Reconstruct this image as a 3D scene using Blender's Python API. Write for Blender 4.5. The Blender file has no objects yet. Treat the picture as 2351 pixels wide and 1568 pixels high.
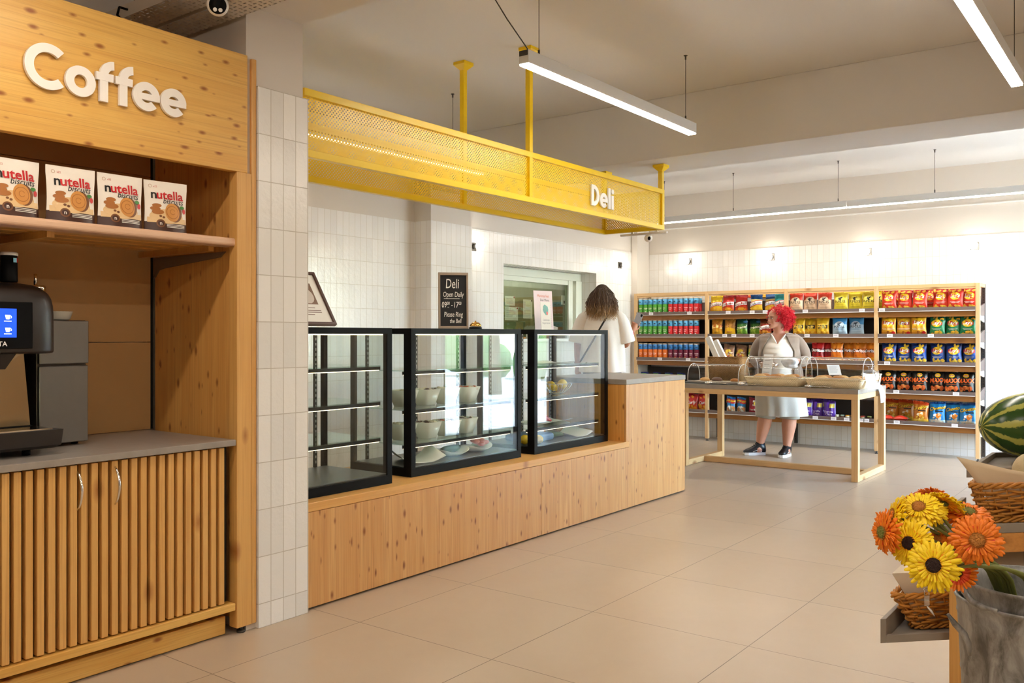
import bpy, bmesh, math, random
from mathutils import Vector, Matrix, noise as mnoise
R = random.Random(7)
SC = bpy.context.scene
COL = SC.collection
rad = math.radians

# ------------------------------------------------------------------ camera, world, exposure
YAW = 37.04
cam_d = bpy.data.cameras.new('camera')
cam = bpy.data.objects.new('camera', cam_d); COL.objects.link(cam)
cam.location = (0, 0, 1.4)
cam.rotation_euler = (rad(90), 0, rad(YAW))
cam_d.sensor_width = 36.0
cam_d.lens = 36.0 * 2019.6 / 2351.0
cam_d.shift_y = -(784.0 - 770.0) / 2351.0
cam_d.clip_start = 0.05; cam_d.clip_end = 200
SC.camera = cam
SC.view_settings.view_transform = 'Standard'
SC.view_settings.look = 'None'
SC.view_settings.gamma = 1.0
SC.view_settings.use_curve_mapping = False
SC.view_settings.exposure = 0.86
SC.cycles.transparent_max_bounces = 32
SC.cycles.max_bounces = 10
SC.cycles.diffuse_bounces = 6
SC.cycles.sample_clamp_indirect = 6.0
SC.cycles.caustics_reflective = False
SC.cycles.caustics_refractive = False

W = bpy.data.worlds.new('sky'); SC.world = W
W.use_nodes = True
wn = W.node_tree.nodes; wl = W.node_tree.links
wbg = wn['Background']
wsky = wn.new('ShaderNodeTexSky')
try:
    wsky.sky_type = 'NISHITA'; wsky.sun_disc = False
    wsky.sun_elevation = rad(52); wsky.sun_rotation = rad(200)
except Exception:
    pass
wl.new(wsky.outputs[0], wbg.inputs[0])
wbg.inputs[1].default_value = 6.0

sun_d = bpy.data.lights.new('sun', 'SUN'); sun = bpy.data.objects.new('sun', sun_d); COL.objects.link(sun)
sun_d.energy = 40.0; sun_d.angle = rad(0.6); sun_d.color = (1.0, 0.95, 0.86)
sun.location = (2, 18, 12); sun.rotation_euler = (rad(-28), rad(-14), 0)

LED = 34.0            # strength of the light strips
LEDC = (1.0, 0.915, 0.79)

# ------------------------------------------------------------------ helpers
def lin(c):
    return tuple(((v/255.0)/12.92 if v/255.0 <= 0.04045 else ((v/255.0+0.055)/1.055)**2.4) for v in c[:3]) + (1.0,)

def mat(name, c, rough=0.5, metal=0.0, spec=0.5, emit=0.0, ecol=None, bump=0.0, bscale=60, coat=0.0, var=0.0, vscale=8, alpha=1.0, sheen=0.0, sss=0.0):
    m = bpy.data.materials.new(name); m.use_nodes = True
    nt = m.node_tree; b = nt.nodes['Principled BSDF']
    col = lin(c)
    b.inputs['Base Color'].default_value = col
    b.inputs['Roughness'].default_value = rough
    b.inputs['Metallic'].default_value = metal
    b.inputs['Specular IOR Level'].default_value = spec
    b.inputs['Coat Weight'].default_value = coat
    b.inputs['Alpha'].default_value = alpha
    if sheen: b.inputs['Sheen Weight'].default_value = sheen
    if emit:
        b.inputs['Emission Color'].default_value = (ecol or col)[:3] + (1,)
        b.inputs['Emission Strength'].default_value = emit
    if bump or var:
        tc = nt.nodes.new('ShaderNodeTexCoord')
        if bump:
            n = nt.nodes.new('ShaderNodeTexNoise'); n.inputs['Scale'].default_value = bscale; n.inputs['Detail'].default_value = 4
            nt.links.new(tc.outputs['Object'], n.inputs['Vector'])
            bp = nt.nodes.new('ShaderNodeBump'); bp.inputs['Strength'].default_value = bump; bp.inputs['Distance'].default_value = 0.01
            nt.links.new(n.outputs[0], bp.inputs['Height']); nt.links.new(bp.outputs[0], b.inputs['Normal'])
        if var:
            n2 = nt.nodes.new('ShaderNodeTexNoise'); n2.inputs['Scale'].default_value = vscale; n2.inputs['Detail'].default_value = 5
            nt.links.new(tc.outputs['Object'], n2.inputs['Vector'])
            mx = nt.nodes.new('ShaderNodeMix'); mx.data_type = 'RGBA'
            mx.inputs[6].default_value = tuple(max(0, v*(1-var)) for v in col[:3]) + (1,)
            mx.inputs[7].default_value = tuple(min(1, v*(1+var)) for v in col[:3]) + (1,)
            nt.links.new(n2.outputs[0], mx.inputs[0]); nt.links.new(mx.outputs[2], b.inputs['Base Color'])
    return m

class N:                                    # tiny node-graph builder
    def __init__(s, m): s.nt = m.node_tree; s.b = s.nt.nodes.get('Principled BSDF')
    def n(s, t, **k):
        o = s.nt.nodes.new(t)
        for a, v in k.items(): setattr(o, a, v)
        return o
    def l(s, a, b): s.nt.links.new(a, b)
    def math(s, op, a, b=None, c=None):
        o = s.n('ShaderNodeMath', operation=op)
        for i, v in enumerate((a, b, c)):
            if v is None: continue
            if isinstance(v, (int, float)): o.inputs[i].default_value = v
            else: s.l(v, o.inputs[i])
        return o.outputs[0]
    def mix(s, f, a, b, blend='MIX'):
        o = s.n('ShaderNodeMix', data_type='RGBA', blend_type=blend)
        for i, v in ((0, f), (6, a), (7, b)):
            if isinstance(v, (int, float)): o.inputs[i].default_value = v
            elif isinstance(v, tuple): o.inputs[i].default_value = v
            else: s.l(v, o.inputs[i])
        return o.outputs[2]
    def obj(s): return s.n('ShaderNodeTexCoord').outputs['Object']
    def sep(s, v):
        o = s.n('ShaderNodeSeparateXYZ'); s.l(v, o.inputs[0]); return o.outputs
    def comb(s, x, y, z=0.0):
        o = s.n('ShaderNodeCombineXYZ')
        for i, v in enumerate((x, y, z)):
            if isinstance(v, (int, float)): o.inputs[i].default_value = v
            else: s.l(v, o.inputs[i])
        return o.outputs[0]
    def noise(s, v, scale, detail=4, rough=0.5, dist=0.0):
        o = s.n('ShaderNodeTexNoise'); s.l(v, o.inputs['Vector'])
        o.inputs['Scale'].default_value = scale; o.inputs['Detail'].default_value = detail
        o.inputs['Roughness'].default_value = rough; o.inputs['Distortion'].default_value = dist
        return o.outputs[0]
    def ramp(s, f, stops):
        o = s.n('ShaderNodeValToRGB'); s.l(f, o.inputs[0]); e = o.color_ramp.elements
        while len(e) < len(stops): e.new(0.5)
        for i, (p, c) in enumerate(stops):
            e[i].position = p; e[i].color = c if isinstance(c, tuple) else (c, c, c, 1)
        return o.outputs[0]
    def bump(s, h, st=0.3, d=0.01, nrm=None):
        o = s.n('ShaderNodeBump'); o.inputs['Strength'].default_value = st; o.inputs['Distance'].default_value = d
        s.l(h, o.inputs['Height'])
        if nrm is not None: s.l(nrm, o.inputs['Normal'])
        return o.outputs[0]

def pine(name, c1, c2, knot, grain='Z', strip='Y', sw=0.09, rough=0.42, knots=1.0, ks=11.0):
    m = mat(name, (200, 150, 90), rough); g = N(m)
    x, y, z = g.sep(g.obj()); ax = {'X': x, 'Y': y, 'Z': z}
    a = ax[grain]; b = ax[strip]; c = [ax[k] for k in 'XYZ' if k not in (grain, strip)][0]
    st = g.math('FLOOR', g.math('DIVIDE', b, sw))
    wn_ = g.n('ShaderNodeTexWhiteNoise', noise_dimensions='1D'); g.l(st, wn_.inputs['W']); rnd = wn_.outputs[0]
    off = g.math('MULTIPLY', rnd, 9.0)
    v = g.comb(g.math('MULTIPLY', g.math('ADD', a, off), 0.9), g.math('MULTIPLY', b, 14.0), g.math('MULTIPLY', c, 14.0))
    n1 = g.noise(v, 1.0, 6, 0.6, 1.2)
    v2 = g.comb(g.math('MULTIPLY', g.math('ADD', a, off), 2.0), g.math('MULTIPLY', b, 130.0), g.math('MULTIPLY', c, 130.0))
    n2 = g.noise(v2, 1.0, 3, 0.5, 0.3)
    base = g.mix(g.ramp(n1, [(0.32, 0.0), (0.68, 1.0)]), lin(c1), lin(c2))
    base = g.mix(g.math('MULTIPLY', g.ramp(n2, [(0.48, 0.0), (0.78, 1.0)]), 0.42), base, lin(knot), 'MIX')
    base = g.mix(g.math('MULTIPLY', rnd, 0.55), base, lin(c2))
    kv = g.comb(g.math('MULTIPLY', g.math('ADD', a, off), ks*0.55), g.math('MULTIPLY', b, ks*1.15), 0.0)
    vo = g.n('ShaderNodeTexVoronoi', voronoi_dimensions='2D'); g.l(kv, vo.inputs['Vector']); vo.inputs['Scale'].default_value = 1.0
    sc_ = g.sep(vo.outputs['Color'])
    gate = g.math('GREATER_THAN', sc_[0], 1.0-0.62*knots)
    kd = g.math('ADD', vo.outputs['Distance'], g.math('MULTIPLY', sc_[1], 0.13))
    kk = g.math('MULTIPLY', g.ramp(kd, [(0.06, 1.0), (0.10, 0.8), (0.20, 0.0)]), gate)
    base = g.mix(g.math('MULTIPLY', kk, 0.9), base, lin(knot))
    # strip joint line
    fr = g.math('FRACT', g.math('DIVIDE', b, sw))
    jl = g.math('LESS_THAN', fr, 0.02)
    base = g.mix(g.math('MULTIPLY', jl, 0.22), base, lin(knot))
    g.l(base, g.b.inputs['Base Color'])
    g.l(g.bump(n2, 0.08, 0.004), g.b.inputs['Normal'])
    return m

def tile_mat(name, c, tw, th, grout, rough=0.12, bumpy=0.5, gw=0.0022, var=0.10, offx=0.0, offz=0.0):
    m = mat(name, c, rough); g = N(m)
    x, y, z = g.sep(g.obj())
    u = g.math('ADD', g.math('ADD', x, y), offx)
    v = g.comb(u, g.math('ADD', z, offz), 0.0)
    b = g.n('ShaderNodeTexBrick'); b.offset = 0.0; b.squash = 1.0; g.l(v, b.inputs['Vector'])
    b.inputs['Scale'].default_value = 1.0; b.inputs['Mortar Size'].default_value = gw; b.inputs['Mortar Smooth'].default_value = 0.2
    b.inputs['Brick Width'].default_value = tw; b.inputs['Row Height'].default_value = th; b.inputs['Bias'].default_value = 0.0
    cc = lin(c)
    b.inputs['Color1'].default_value = tuple(q*(1-var) for q in cc[:3])+(1,)
    b.inputs['Color2'].default_value = tuple(min(1, q*(1+var*0.5)) for q in cc[:3])+(1,)
    b.inputs['Mortar'].default_value = lin(grout)
    g.l(b.outputs['Color'], g.b.inputs['Base Color'])
    w = g.noise(g.obj(), 26.0, 3, 0.55)
    w2 = g.noise(g.obj(), 90.0, 2, 0.5)
    h = g.math('ADD', g.math('MULTIPLY', w, 1.0), g.math('MULTIPLY', w2, 0.25))
    h = g.math('SUBTRACT', h, g.math('MULTIPLY', b.outputs['Fac'], 0.9))
    g.l(g.bump(h, bumpy, 0.006), g.b.inputs['Normal'])
    g.l(g.math('ADD', g.math('MULTIPLY', b.outputs['Fac'], 0.6), rough), g.b.inputs['Roughness'])
    return m

def glass_mat(name, tint=(235, 245, 242), refl=1.0, base=0.0):
    m = bpy.data.materials.new(name); m.use_nodes = True; nt = m.node_tree
    for o in list(nt.nodes): nt.nodes.remove(o)
    out = nt.nodes.new('ShaderNodeOutputMaterial'); tr = nt.nodes.new('ShaderNodeBsdfTransparent'); gl = nt.nodes.new('ShaderNodeBsdfGlossy')
    tr.inputs[0].default_value = lin(tint); gl.inputs['Roughness'].default_value = 0.0
    gl.inputs[0].default_value = (1, 1, 1, 1)
    lw = nt.nodes.new('ShaderNodeLayerWeight'); lw.inputs[0].default_value = 0.5
    pw = nt.nodes.new('ShaderNodeMath'); pw.operation = 'POWER'; pw.inputs[1].default_value = 5.0
    ma = nt.nodes.new('ShaderNodeMath'); ma.operation = 'MULTIPLY_ADD'; ma.inputs[1].default_value = 0.9; ma.inputs[2].default_value = 0.04*refl+base
    nt.links.new(lw.outputs['Facing'], pw.inputs[0])
    mx = nt.nodes.new('ShaderNodeMixShader')
    nt.links.new(pw.outputs[0], ma.inputs[0]); nt.links.new(ma.outputs[0], mx.inputs[0])
    nt.links.new(tr.outputs[0], mx.inputs[1]); nt.links.new(gl.outputs[0], mx.inputs[2]); nt.links.new(mx.outputs[0], out.inputs[0])
    return m

def weave_mat(name, c1, c2, s=220.0, rough=0.6):
    m = mat(name, c1, rough); g = N(m)
    x, y, z = g.sep(g.obj())
    u = g.math('MULTIPLY', g.math('ADD', x, y), s); w = g.math('MULTIPLY', z, s)
    a = g.math('MULTIPLY', g.math('SINE', u), g.math('SINE', w))
    f = g.math('MULTIPLY_ADD', a, 0.5, 0.5)
    n = g.noise(g.obj(), 30, 3)
    g.l(g.mix(g.math('MULTIPLY_ADD', n, 0.6, g.math('MULTIPLY', f, 0.55)), lin(c2), lin(c1)), g.b.inputs['Base Color'])
    g.l(g.bump(f, 0.9, 0.004), g.b.inputs['Normal'])
    return m

class MB:
    """collects shapes in one bmesh and links them as one mesh object"""
    def __init__(s): s.bm = bmesh.new()
    def mark(s): return len(s.bm.verts)
    def move(s, k, M):
        s.bm.verts.ensure_lookup_table()
        for v in list(s.bm.verts)[k:]: v.co = M @ v.co
        return s
    def poly(s, pts, m=0, sm=False):
        f = s.bm.faces.new([s.bm.verts.new(p) for p in pts]); f.material_index = m; f.smooth = sm; return f
    def box(s, x0, x1, y0, y1, z0, z1, b=0.0, m=0, seg=1):
        bm = s.bm
        c = [bm.verts.new(p) for p in ((x0,y0,z0),(x1,y0,z0),(x1,y1,z0),(x0,y1,z0),(x0,y0,z1),(x1,y0,z1),(x1,y1,z1),(x0,y1,z1))]
        fs = [bm.faces.new([c[i] for i in q]) for q in ((3,2,1,0),(4,5,6,7),(0,1,5,4),(1,2,6,5),(2,3,7,6),(3,0,4,7))]
        for f in fs: f.material_index = m
        if b > 0:
            es = list({e for f in fs for e in f.edges})
            r = bmesh.ops.bevel(bm, geom=es, offset=b, segments=seg, affect='EDGES', profile=0.5)
            for f in r['faces']: f.material_index = m
        return s
    def prism(s, pts, axis, a0, a1, m=0, sm=False):
        """polygon pts (2D) extruded along axis; remaining axes in XYZ order"""
        def P(p, a):
            q = list(p); q.insert('XYZ'.index(axis), a); return q
        va = [s.bm.verts.new(P(p, a0)) for p in pts]; vb = [s.bm.verts.new(P(p, a1)) for p in pts]
        n = len(pts)
        for i in range(n):
            f = s.bm.faces.new((va[i], va[(i+1) % n], vb[(i+1) % n], vb[i])); f.material_index = m; f.smooth = sm
        for q in (list(reversed(va)), vb):
            f = s.bm.faces.new(q); f.material_index = m
        return s
    def loft(s, rings, m=0, sm=True, cap=True, closed=True):
        bm = s.bm; vs = [[bm.verts.new(p) for p in r] for r in rings]; n = len(rings[0]); out = []
        for a, b in zip(vs, vs[1:]):
            for i in range(n if closed else n-1):
                j = (i+1) % n
                f = bm.faces.new((a[i], a[j], b[j], b[i])); f.material_index = m; f.smooth = sm; out.append(f)
        if cap:
            for q in (list(reversed(vs[0])), vs[-1]):
                f = bm.faces.new(q); f.material_index = m; f.smooth = sm
        return out
    def tube(s, pts, r, n=8, m=0, cap=True, flat=1.0):
        pts = [Vector(p) for p in pts]; rings = []; up = None
        for i, p in enumerate(pts):
            t = (pts[min(i+1, len(pts)-1)] - pts[max(i-1, 0)]).normalized()
            if up is None:
                up = Vector((0, 0, 1)) if abs(t.z) < 0.9 else Vector((1, 0, 0))
            a = t.cross(up)
            if a.length < 1e-6: a = t.cross(Vector((0, 1, 0)))
            a.normalize(); b = a.cross(t).normalized(); up = b
            rr = r[i] if isinstance(r, (list, tuple)) else r
            rings.append([p + (a*math.cos(2*math.pi*k/n) + b*(math.sin(2*math.pi*k/n)*flat))*rr for k in range(n)])
        s.loft(rings, m, True, cap); return s
    def lathe(s, prof, c=(0, 0), n=24, m=0, cap=True, sm=True):
        s.loft([[(c[0]+r*math.cos(2*math.pi*k/n), c[1]+r*math.sin(2*math.pi*k/n), z) for k in range(n)] for r, z in prof], m, sm, cap); return s
    def cyl(s, p, q, r, n=16, m=0): s.tube([p, q], r, n, m); return s
    def ell(s, c, rx, ry, rz, nu=16, nv=10, m=0, M=None):
        rings = []
        for j in range(nv+1):
            t = math.pi*(0.02+0.96*j/nv)
            ring = []
            for k in range(nu):
                a = 2*math.pi*k/nu
                p = Vector((rx*math.sin(t)*math.cos(a), ry*math.sin(t)*math.sin(a), -rz*math.cos(t)))
                if M is not None: p = M @ p
                ring.append(p + Vector(c))
            rings.append(ring)
        s.loft(rings, m, True, True); return s
    def add2d(s, vp, O, U, V, Nn=None, depth=0.0, fn=None, m=0):
        """flat mesh (verts2d, polys) placed at O on axes U,V; depth extrudes along Nn; fn maps (u,v)->3D"""
        verts, polys = vp
        if fn: P = [Vector(fn(x, y)) for x, y in verts]
        else:
            O = Vector(O); U = Vector(U); V = Vector(V); P = [O + U*x + V*y for x, y in verts]
        if Nn is not None and depth:
            Nn = Vector(Nn); F = [s.bm.verts.new(p + Nn*depth) for p in P]; B = [s.bm.verts.new(p) for p in P]
            cnt = {}
            for q in polys:
                for a, b in zip(q, q[1:]+q[:1]):
                    cnt[(a, b)] = 1
            for q in polys:
                try: f = s.bm.faces.new([F[i] for i in q]); f.material_index = m
                except ValueError: continue
                for a, b in zip(q, q[1:]+q[:1]):
                    if (b, a) not in cnt:
                        try: f = s.bm.faces.new((F[b], F[a], B[a], B[b])); f.material_index = m
                        except ValueError: pass
        else:
            F = [s.bm.verts.new(p) for p in P]
            for q in polys:
                try: f = s.bm.faces.new([F[i] for i in q]); f.material_index = m
                except ValueError: pass
        return s
    def text(s, t, size, O, U, V, Nn=None, depth=0.0, m=0, bold=0.0, align='CENTER', fn=None, shear=0.0, sx=1.0):
        vs, ps = text2d(t, size, bold, align, shear)
        if sx != 1.0: vs = [(x*sx, y) for x, y in vs]
        return s.add2d((vs, ps), O, U, V, Nn, depth, fn, m)
    def build(s, name, mats, parent=None, loc=None):
        me = bpy.data.meshes.new(name); s.bm.normal_update(); s.bm.to_mesh(me); s.bm.free()
        for q in (mats if isinstance(mats, (list, tuple)) else [mats]): me.materials.append(q)
        o = bpy.data.objects.new(name, me); COL.objects.link(o)
        if parent is not None: o.parent = parent
        if loc is not None: o.location = loc
        return o

_tc = {}
def text2d(t, size, bold, align, shear):
    k = (t, size, bold, align, shear)
    if k in _tc: return _tc[k]
    cu = bpy.data.curves.new('lettering_curve', 'FONT'); cu.body = t; cu.size = size; cu.offset = bold*size
    cu.align_x = align; cu.align_y = 'CENTER'; cu.resolution_u = 3; cu.shear = shear
    o = bpy.data.objects.new('lettering_curve', cu); COL.objects.link(o)
    dg = bpy.context.evaluated_depsgraph_get(); e = o.evaluated_get(dg); me = e.to_mesh()
    vs = [(v.co.x, v.co.y) for v in me.vertices]; ps = [list(p.vertices) for p in me.polygons]
    e.to_mesh_clear(); bpy.data.objects.remove(o); bpy.data.curves.remove(cu)
    _tc[k] = (vs, ps); return _tc[k]

def disc2d(rx, ry, cx=0, cy=0, n=20, rot=0.0, rings=2, wob=0.0, seed=0):
    r = random.Random(seed); vs = [(cx, cy)]; ps = []
    ph = [1+wob*(r.random()-0.5) for _ in range(n)]
    for q in range(1, rings+1):
        for k in range(n):
            a = 2*math.pi*k/n; x = rx*q/rings*math.cos(a)*ph[k]; y = ry*q/rings*math.sin(a)*ph[k]
            vs.append((cx+x*math.cos(rot)-y*math.sin(rot), cy+x*math.sin(rot)+y*math.cos(rot)))
    for k in range(n): ps.append([0, 1+k, 1+(k+1) % n])
    for q in range(1, rings):
        for k in range(n):
            a = 1+(q-1)*n; b = 1+q*n; j = (k+1) % n
            ps.append([a+k, b+k, b+j, a+j])
    return vs, ps

def band2d(pts_lo, pts_hi):
    n = len(pts_lo); return list(pts_lo)+list(pts_hi), [[i, i+1, n+i+1, n+i] for i in range(n-1)]

def rect2d(x0, x1, y0, y1, n=4):
    xs = [x0+(x1-x0)*i/n for i in range(n+1)]
    return band2d([(x, y0) for x in xs], [(x, y1) for x in xs])

def tag(o, label, cat, group=None, kind=None):
    o['label'] = label; o['category'] = cat
    if group: o['group'] = group
    if kind: o['kind'] = kind
    return o
def thing(name, label, cat, loc=(0, 0, 0), rz=0.0, group=None):
    o = bpy.data.objects.new(name, None); COL.objects.link(o); o.empty_display_size = 0.1
    o.location = loc; o.rotation_euler = (0, 0, rz)
    return tag(o, label, cat, group)
def struct(name, mb, m):
    o = mb.build(name, m); o['kind'] = 'structure'; return o
def dup(root, loc, rz=None, label=None, group=None, rot=None, scale=None):
    r = root.copy(); COL.objects.link(r); r.location = loc
    if rz is not None: r.rotation_euler = (root.rotation_euler[0], root.rotation_euler[1], rz)
    if rot is not None: r.rotation_euler = rot
    if scale is not None: r.scale = scale
    if label: r['label'] = label
    if group: r['group'] = group
    for ch in list(root.children):
        c = ch.copy(); COL.objects.link(c); c.parent = r
        for g_ in list(ch.children):
            d = g_.copy(); COL.objects.link(d); d.parent = c
    return r
def part(name, mb, m, parent, label=None):
    o = mb.build(name, m, parent)
    if label: o['label'] = label
    return o
FW = Vector((-math.sin(rad(YAW)), math.cos(rad(YAW)), 0)); RT = Vector((math.cos(rad(YAW)), math.sin(rad(YAW)), 0))
def cpt(px, py, dep):
    """point of the place seen at photo pixel (px,py) at this distance along the view"""
    return FW*dep + RT*((px-1175.5)/2019.6*dep) + Vector((0, 0, 1.4+(770-py)/2019.6*dep))
def xy(px, y):
    v = FW*2019.6 + RT*(px-1175.5); return v.x*y/v.y

# ------------------------------------------------------------------ materials
M = {}
M['plaster'] = mat('plaster', (214, 206, 196), 0.85, bump=0.05, bscale=25)
M['ceil'] = mat('ceiling_paint', (212, 208, 203), 0.9, bump=0.04, bscale=12)
M['tile'] = tile_mat('white_tile', (236, 230, 220), 0.075, 0.225, (196, 188, 176), 0.10, 0.35)
M['tile_wall'] = tile_mat('white_tile_wall', (232, 227, 218), 0.075, 0.225, (200, 193, 182), 0.12, 0.3, var=0.05)
M['orange'] = pine('pine_orange', (232, 190, 104), (214, 160, 76), (140, 74, 24), 'Y', 'Z', 0.16, 0.40, 1.0, 12.5)
M['orange_v'] = pine('pine_orange_upright', (224, 172, 98), (206, 146, 74), (128, 66, 22), 'Z', 'X', 0.085, 0.42, 1.0, 11.0)
M['orange_bar'] = pine('pine_bar', (226, 178, 104), (212, 158, 84), (150, 88, 34), 'Z', 'Y', 0.3, 0.42, 0.5, 4.0)
M['counter_v'] = pine('pine_counter', (222, 174, 112), (204, 148, 86), (128, 66, 24), 'Z', 'Y', 0.055, 0.38, 1.0, 11.0)
M['counter_h'] = pine('pine_ledge', (232, 182, 108), (216, 160, 86), (150, 84, 34), 'Y', 'X', 0.12, 0.38, 0.5, 4.0)
M['pale_z'] = pine('pine_pale_upright', (222, 188, 140), (206, 168, 116), (150, 96, 50), 'Z', 'X', 0.3, 0.5, 0.6, 5.0)
M['pale_x'] = pine('pine_pale_across', (222, 188, 140), (206, 168, 116), (150, 96, 50), 'X', 'Z', 0.3, 0.5, 0.6, 5.0)
M['pale_y'] = pine('pine_pale_deep', (222, 188, 140), (206, 168, 116), (150, 96, 50), 'Y', 'Z', 0.3, 0.5, 0.6, 5.0)
M['beamwood'] = pine('shelf_apron_wood', (152, 98, 38), (130, 80, 28), (104, 60, 22), 'X', 'Z', 0.3, 0.5, 0.4, 4.0)  # brown wood, darkened in colour for the shade under the shelf lips
M['lam'] = mat('grey_laminate', (138, 126, 116), 0.45, var=0.10, vscale=14)
M['lamshelf'] = mat('shelf_laminate', (106, 90, 84), 0.5, var=0.06, vscale=20)
M['lamtop'] = mat('concrete_worktop', (150, 140, 130), 0.35, var=0.16, vscale=22, bump=0.03, bscale=120)
M['backpanel'] = mat('brown_panel', (196, 156, 104), 0.55, var=0.05, vscale=6)
M['black'] = mat('black_metal', (10, 9, 10), 0.5, spec=0.12)
M['blackmatt'] = mat('black_matt', (14, 13, 12), 0.6)
M['darkbrown'] = mat('dark_plastic', (38, 32, 29), 0.38, bump=0.04, bscale=300)
M['yellow'] = mat('yellow_paint', (234, 196, 6), 0.32)
M['chrome'] = mat('chrome', (225, 222, 216), 0.08, 1.0)
M['steel'] = mat('brushed_steel', (132, 130, 127), 0.38, 0.8, var=0.05, vscale=30)
M['warmsteel'] = mat('bronze_steel', (196, 176, 142), 0.18, 1.0)
M['darkmetal'] = mat('grey_metal', (84, 80, 76), 0.4, 0.8)
M['white'] = mat('white_paint', (238, 236, 232), 0.45)
M['paper'] = mat('paper', (240, 238, 232), 0.7)
M['cream'] = mat('cream_cloth', (228, 206, 172), 0.8, bump=0.06, bscale=40, var=0.04)
M['glass'] = glass_mat('clear_glass', (245, 248, 247), 0.9, 0.0)
M['shelfglass'] = glass_mat('shelf_glass', (228, 240, 236), 1.2, 0.02)
M['acrylic'] = glass_mat('acrylic', (247, 247, 246), 0.8, 0.0)
M['acr_edge'] = mat('acrylic_edge', (232, 228, 222), 0.15, alpha=0.75)
M['bagclear'] = glass_mat('clear_bag', (240, 240, 240), 1.6, 0.22)
M['led'] = mat('led_diffuser', (255, 250, 240), 0.5, emit=LED, ecol=LEDC)
M['ledcase'] = mat('led_strip_small', (255, 240, 210), 0.5, emit=1.6, ecol=(1, 0.82, 0.58))
M['lampbody'] = mat('white_aluminium', (226, 226, 224), 0.4)
M['bulb'] = mat('lamp_bulb', (255, 248, 230), 0.4, emit=16.0, ecol=(1, 0.92, 0.78))
M['wicker'] = mat('wicker', (188, 124, 46), 0.45, var=0.36, vscale=34)
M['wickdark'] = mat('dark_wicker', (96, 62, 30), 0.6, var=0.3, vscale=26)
M['rattan'] = weave_mat('rattan_weave', (172, 124, 62), (92, 58, 24), 330)
M['palerattan'] = weave_mat('pale_rattan_weave', (250, 234, 198), (228, 204, 158), 330)
M['galv'] = mat('galvanised_zinc', (158, 158, 155), 0.45, 0.45); g = N(M['galv'])
x, y, z = g.sep(g.obj())
gn = g.noise(g.comb(g.math('MULTIPLY', x, 22.0), g.math('MULTIPLY', y, 22.0), g.math('MULTIPLY', z, 9.0)), 1.0, 6, 0.65, 0.8); gs = g.noise(g.obj(), 140.0, 2)
g.l(g.mix(g.math('MULTIPLY', gs, 0.25), g.ramp(gn, [(0.36, lin((104, 102, 98))), (0.5, lin((150, 149, 146))), (0.66, lin((186, 186, 184)))]), lin((120, 116, 110))), g.b.inputs['Base Color'])
g.l(g.math('MULTIPLY_ADD', gn, 0.4, 0.25), g.b.inputs['Roughness'])
M['skin1'] = mat('fair_skin', (200, 144, 118), 0.5)
M['skin2'] = mat('tan_skin', (176, 116, 86), 0.5)
M['ceramic'] = mat('white_ceramic', (236, 236, 226), 0.25)
M['bread'] = mat('bread_crust', (186, 124, 62), 0.7, var=0.25, vscale=30, bump=0.3, bscale=50)
M['bread2'] = mat('pale_bread', (222, 176, 112), 0.7, var=0.2, vscale=30, bump=0.3, bscale=50)
M['lemon'] = mat('lemon_peel', (242, 200, 28), 0.4, bump=0.15, bscale=150)
M['plasticbag'] = mat('white_plastic_film', (236, 238, 242), 0.3, alpha=0.82)
# ------------------------------------------------------------------ the setting
M['tile_col'] = tile_mat('column_tile', (236, 233, 228), 0.075, 0.225, (192, 184, 172), 0.10, 0.45, offx=0.05, offz=0.11)
M['tile_deli'] = tile_mat('deli_tile', (235, 233, 230), 0.075, 0.225, (206, 199, 188), 0.12, 0.30, var=0.05, offz=0.143)
M['tile_kit'] = tile_mat('kitchen_tile', (196, 200, 196), 0.16, 0.22, (150, 154, 152), 0.2, 0.1, offz=0.05)
mf = mat('floor_tile', (196, 176, 150), 0.32); g = N(mf)
x, y, z = g.sep(g.obj())
v = g.comb(g.math('ADD', x, 3.18), g.math('ADD', y, -2.98), 0.0)
b = g.n('ShaderNodeTexBrick'); b.offset = 0.0; g.l(v, b.inputs['Vector'])
for k_, q in (('Scale', 1.0), ('Mortar Size', 0.0022), ('Mortar Smooth', 0.1), ('Brick Width', 0.8215), ('Row Height', 0.8235), ('Bias', 0.0)): b.inputs[k_].default_value = q
b.inputs['Color1'].default_value = lin((192, 173, 150)); b.inputs['Color2'].default_value = lin((186, 167, 144)); b.inputs['Mortar'].default_value = lin((96, 78, 58))
n1 = g.noise(g.obj(), 1.6, 6, 0.6, 0.6); n2 = g.noise(g.obj(), 14, 5, 0.6)
c = g.mix(g.math('MULTIPLY', g.ramp(n1, [(0.35, 0.0), (0.7, 1.0)]), 0.35), b.outputs['Color'], lin((176, 154, 130)), 'MIX')
c = g.mix(g.math('MULTIPLY', n2, 0.06), c, lin((150, 126, 100)))
g.l(c, g.b.inputs['Base Color'])
g.l(g.math('MULTIPLY_ADD', n2, 0.06, 0.27), g.b.inputs['Roughness'])
g.l(g.bump(g.math('SUBTRACT', g.math('MULTIPLY', n2, 0.05), b.outputs['Fac']), 0.12, 0.004), g.b.inputs['Normal'])

XR, YB = 3.6, 11.3
m = MB(); m.box(-8.9, XR+0.2, -6.2, 8.1, -0.2, 0.0); m.box(-8.9, 0.43, 8.1, YB+0.25, -0.2, 0.0); m.box(-8.9, -6.5, YB+0.25, 12.6, -0.2, 0.0); struct('floor', m, mf)
m = MB(); m.box(-8.9, XR+0.2, -6.2, 8.1, 3.375, 3.6); m.box(-8.9, 0.43, 8.1, YB+0.25, 3.375, 3.6); struct('ceiling', m, M['ceil'])
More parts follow.
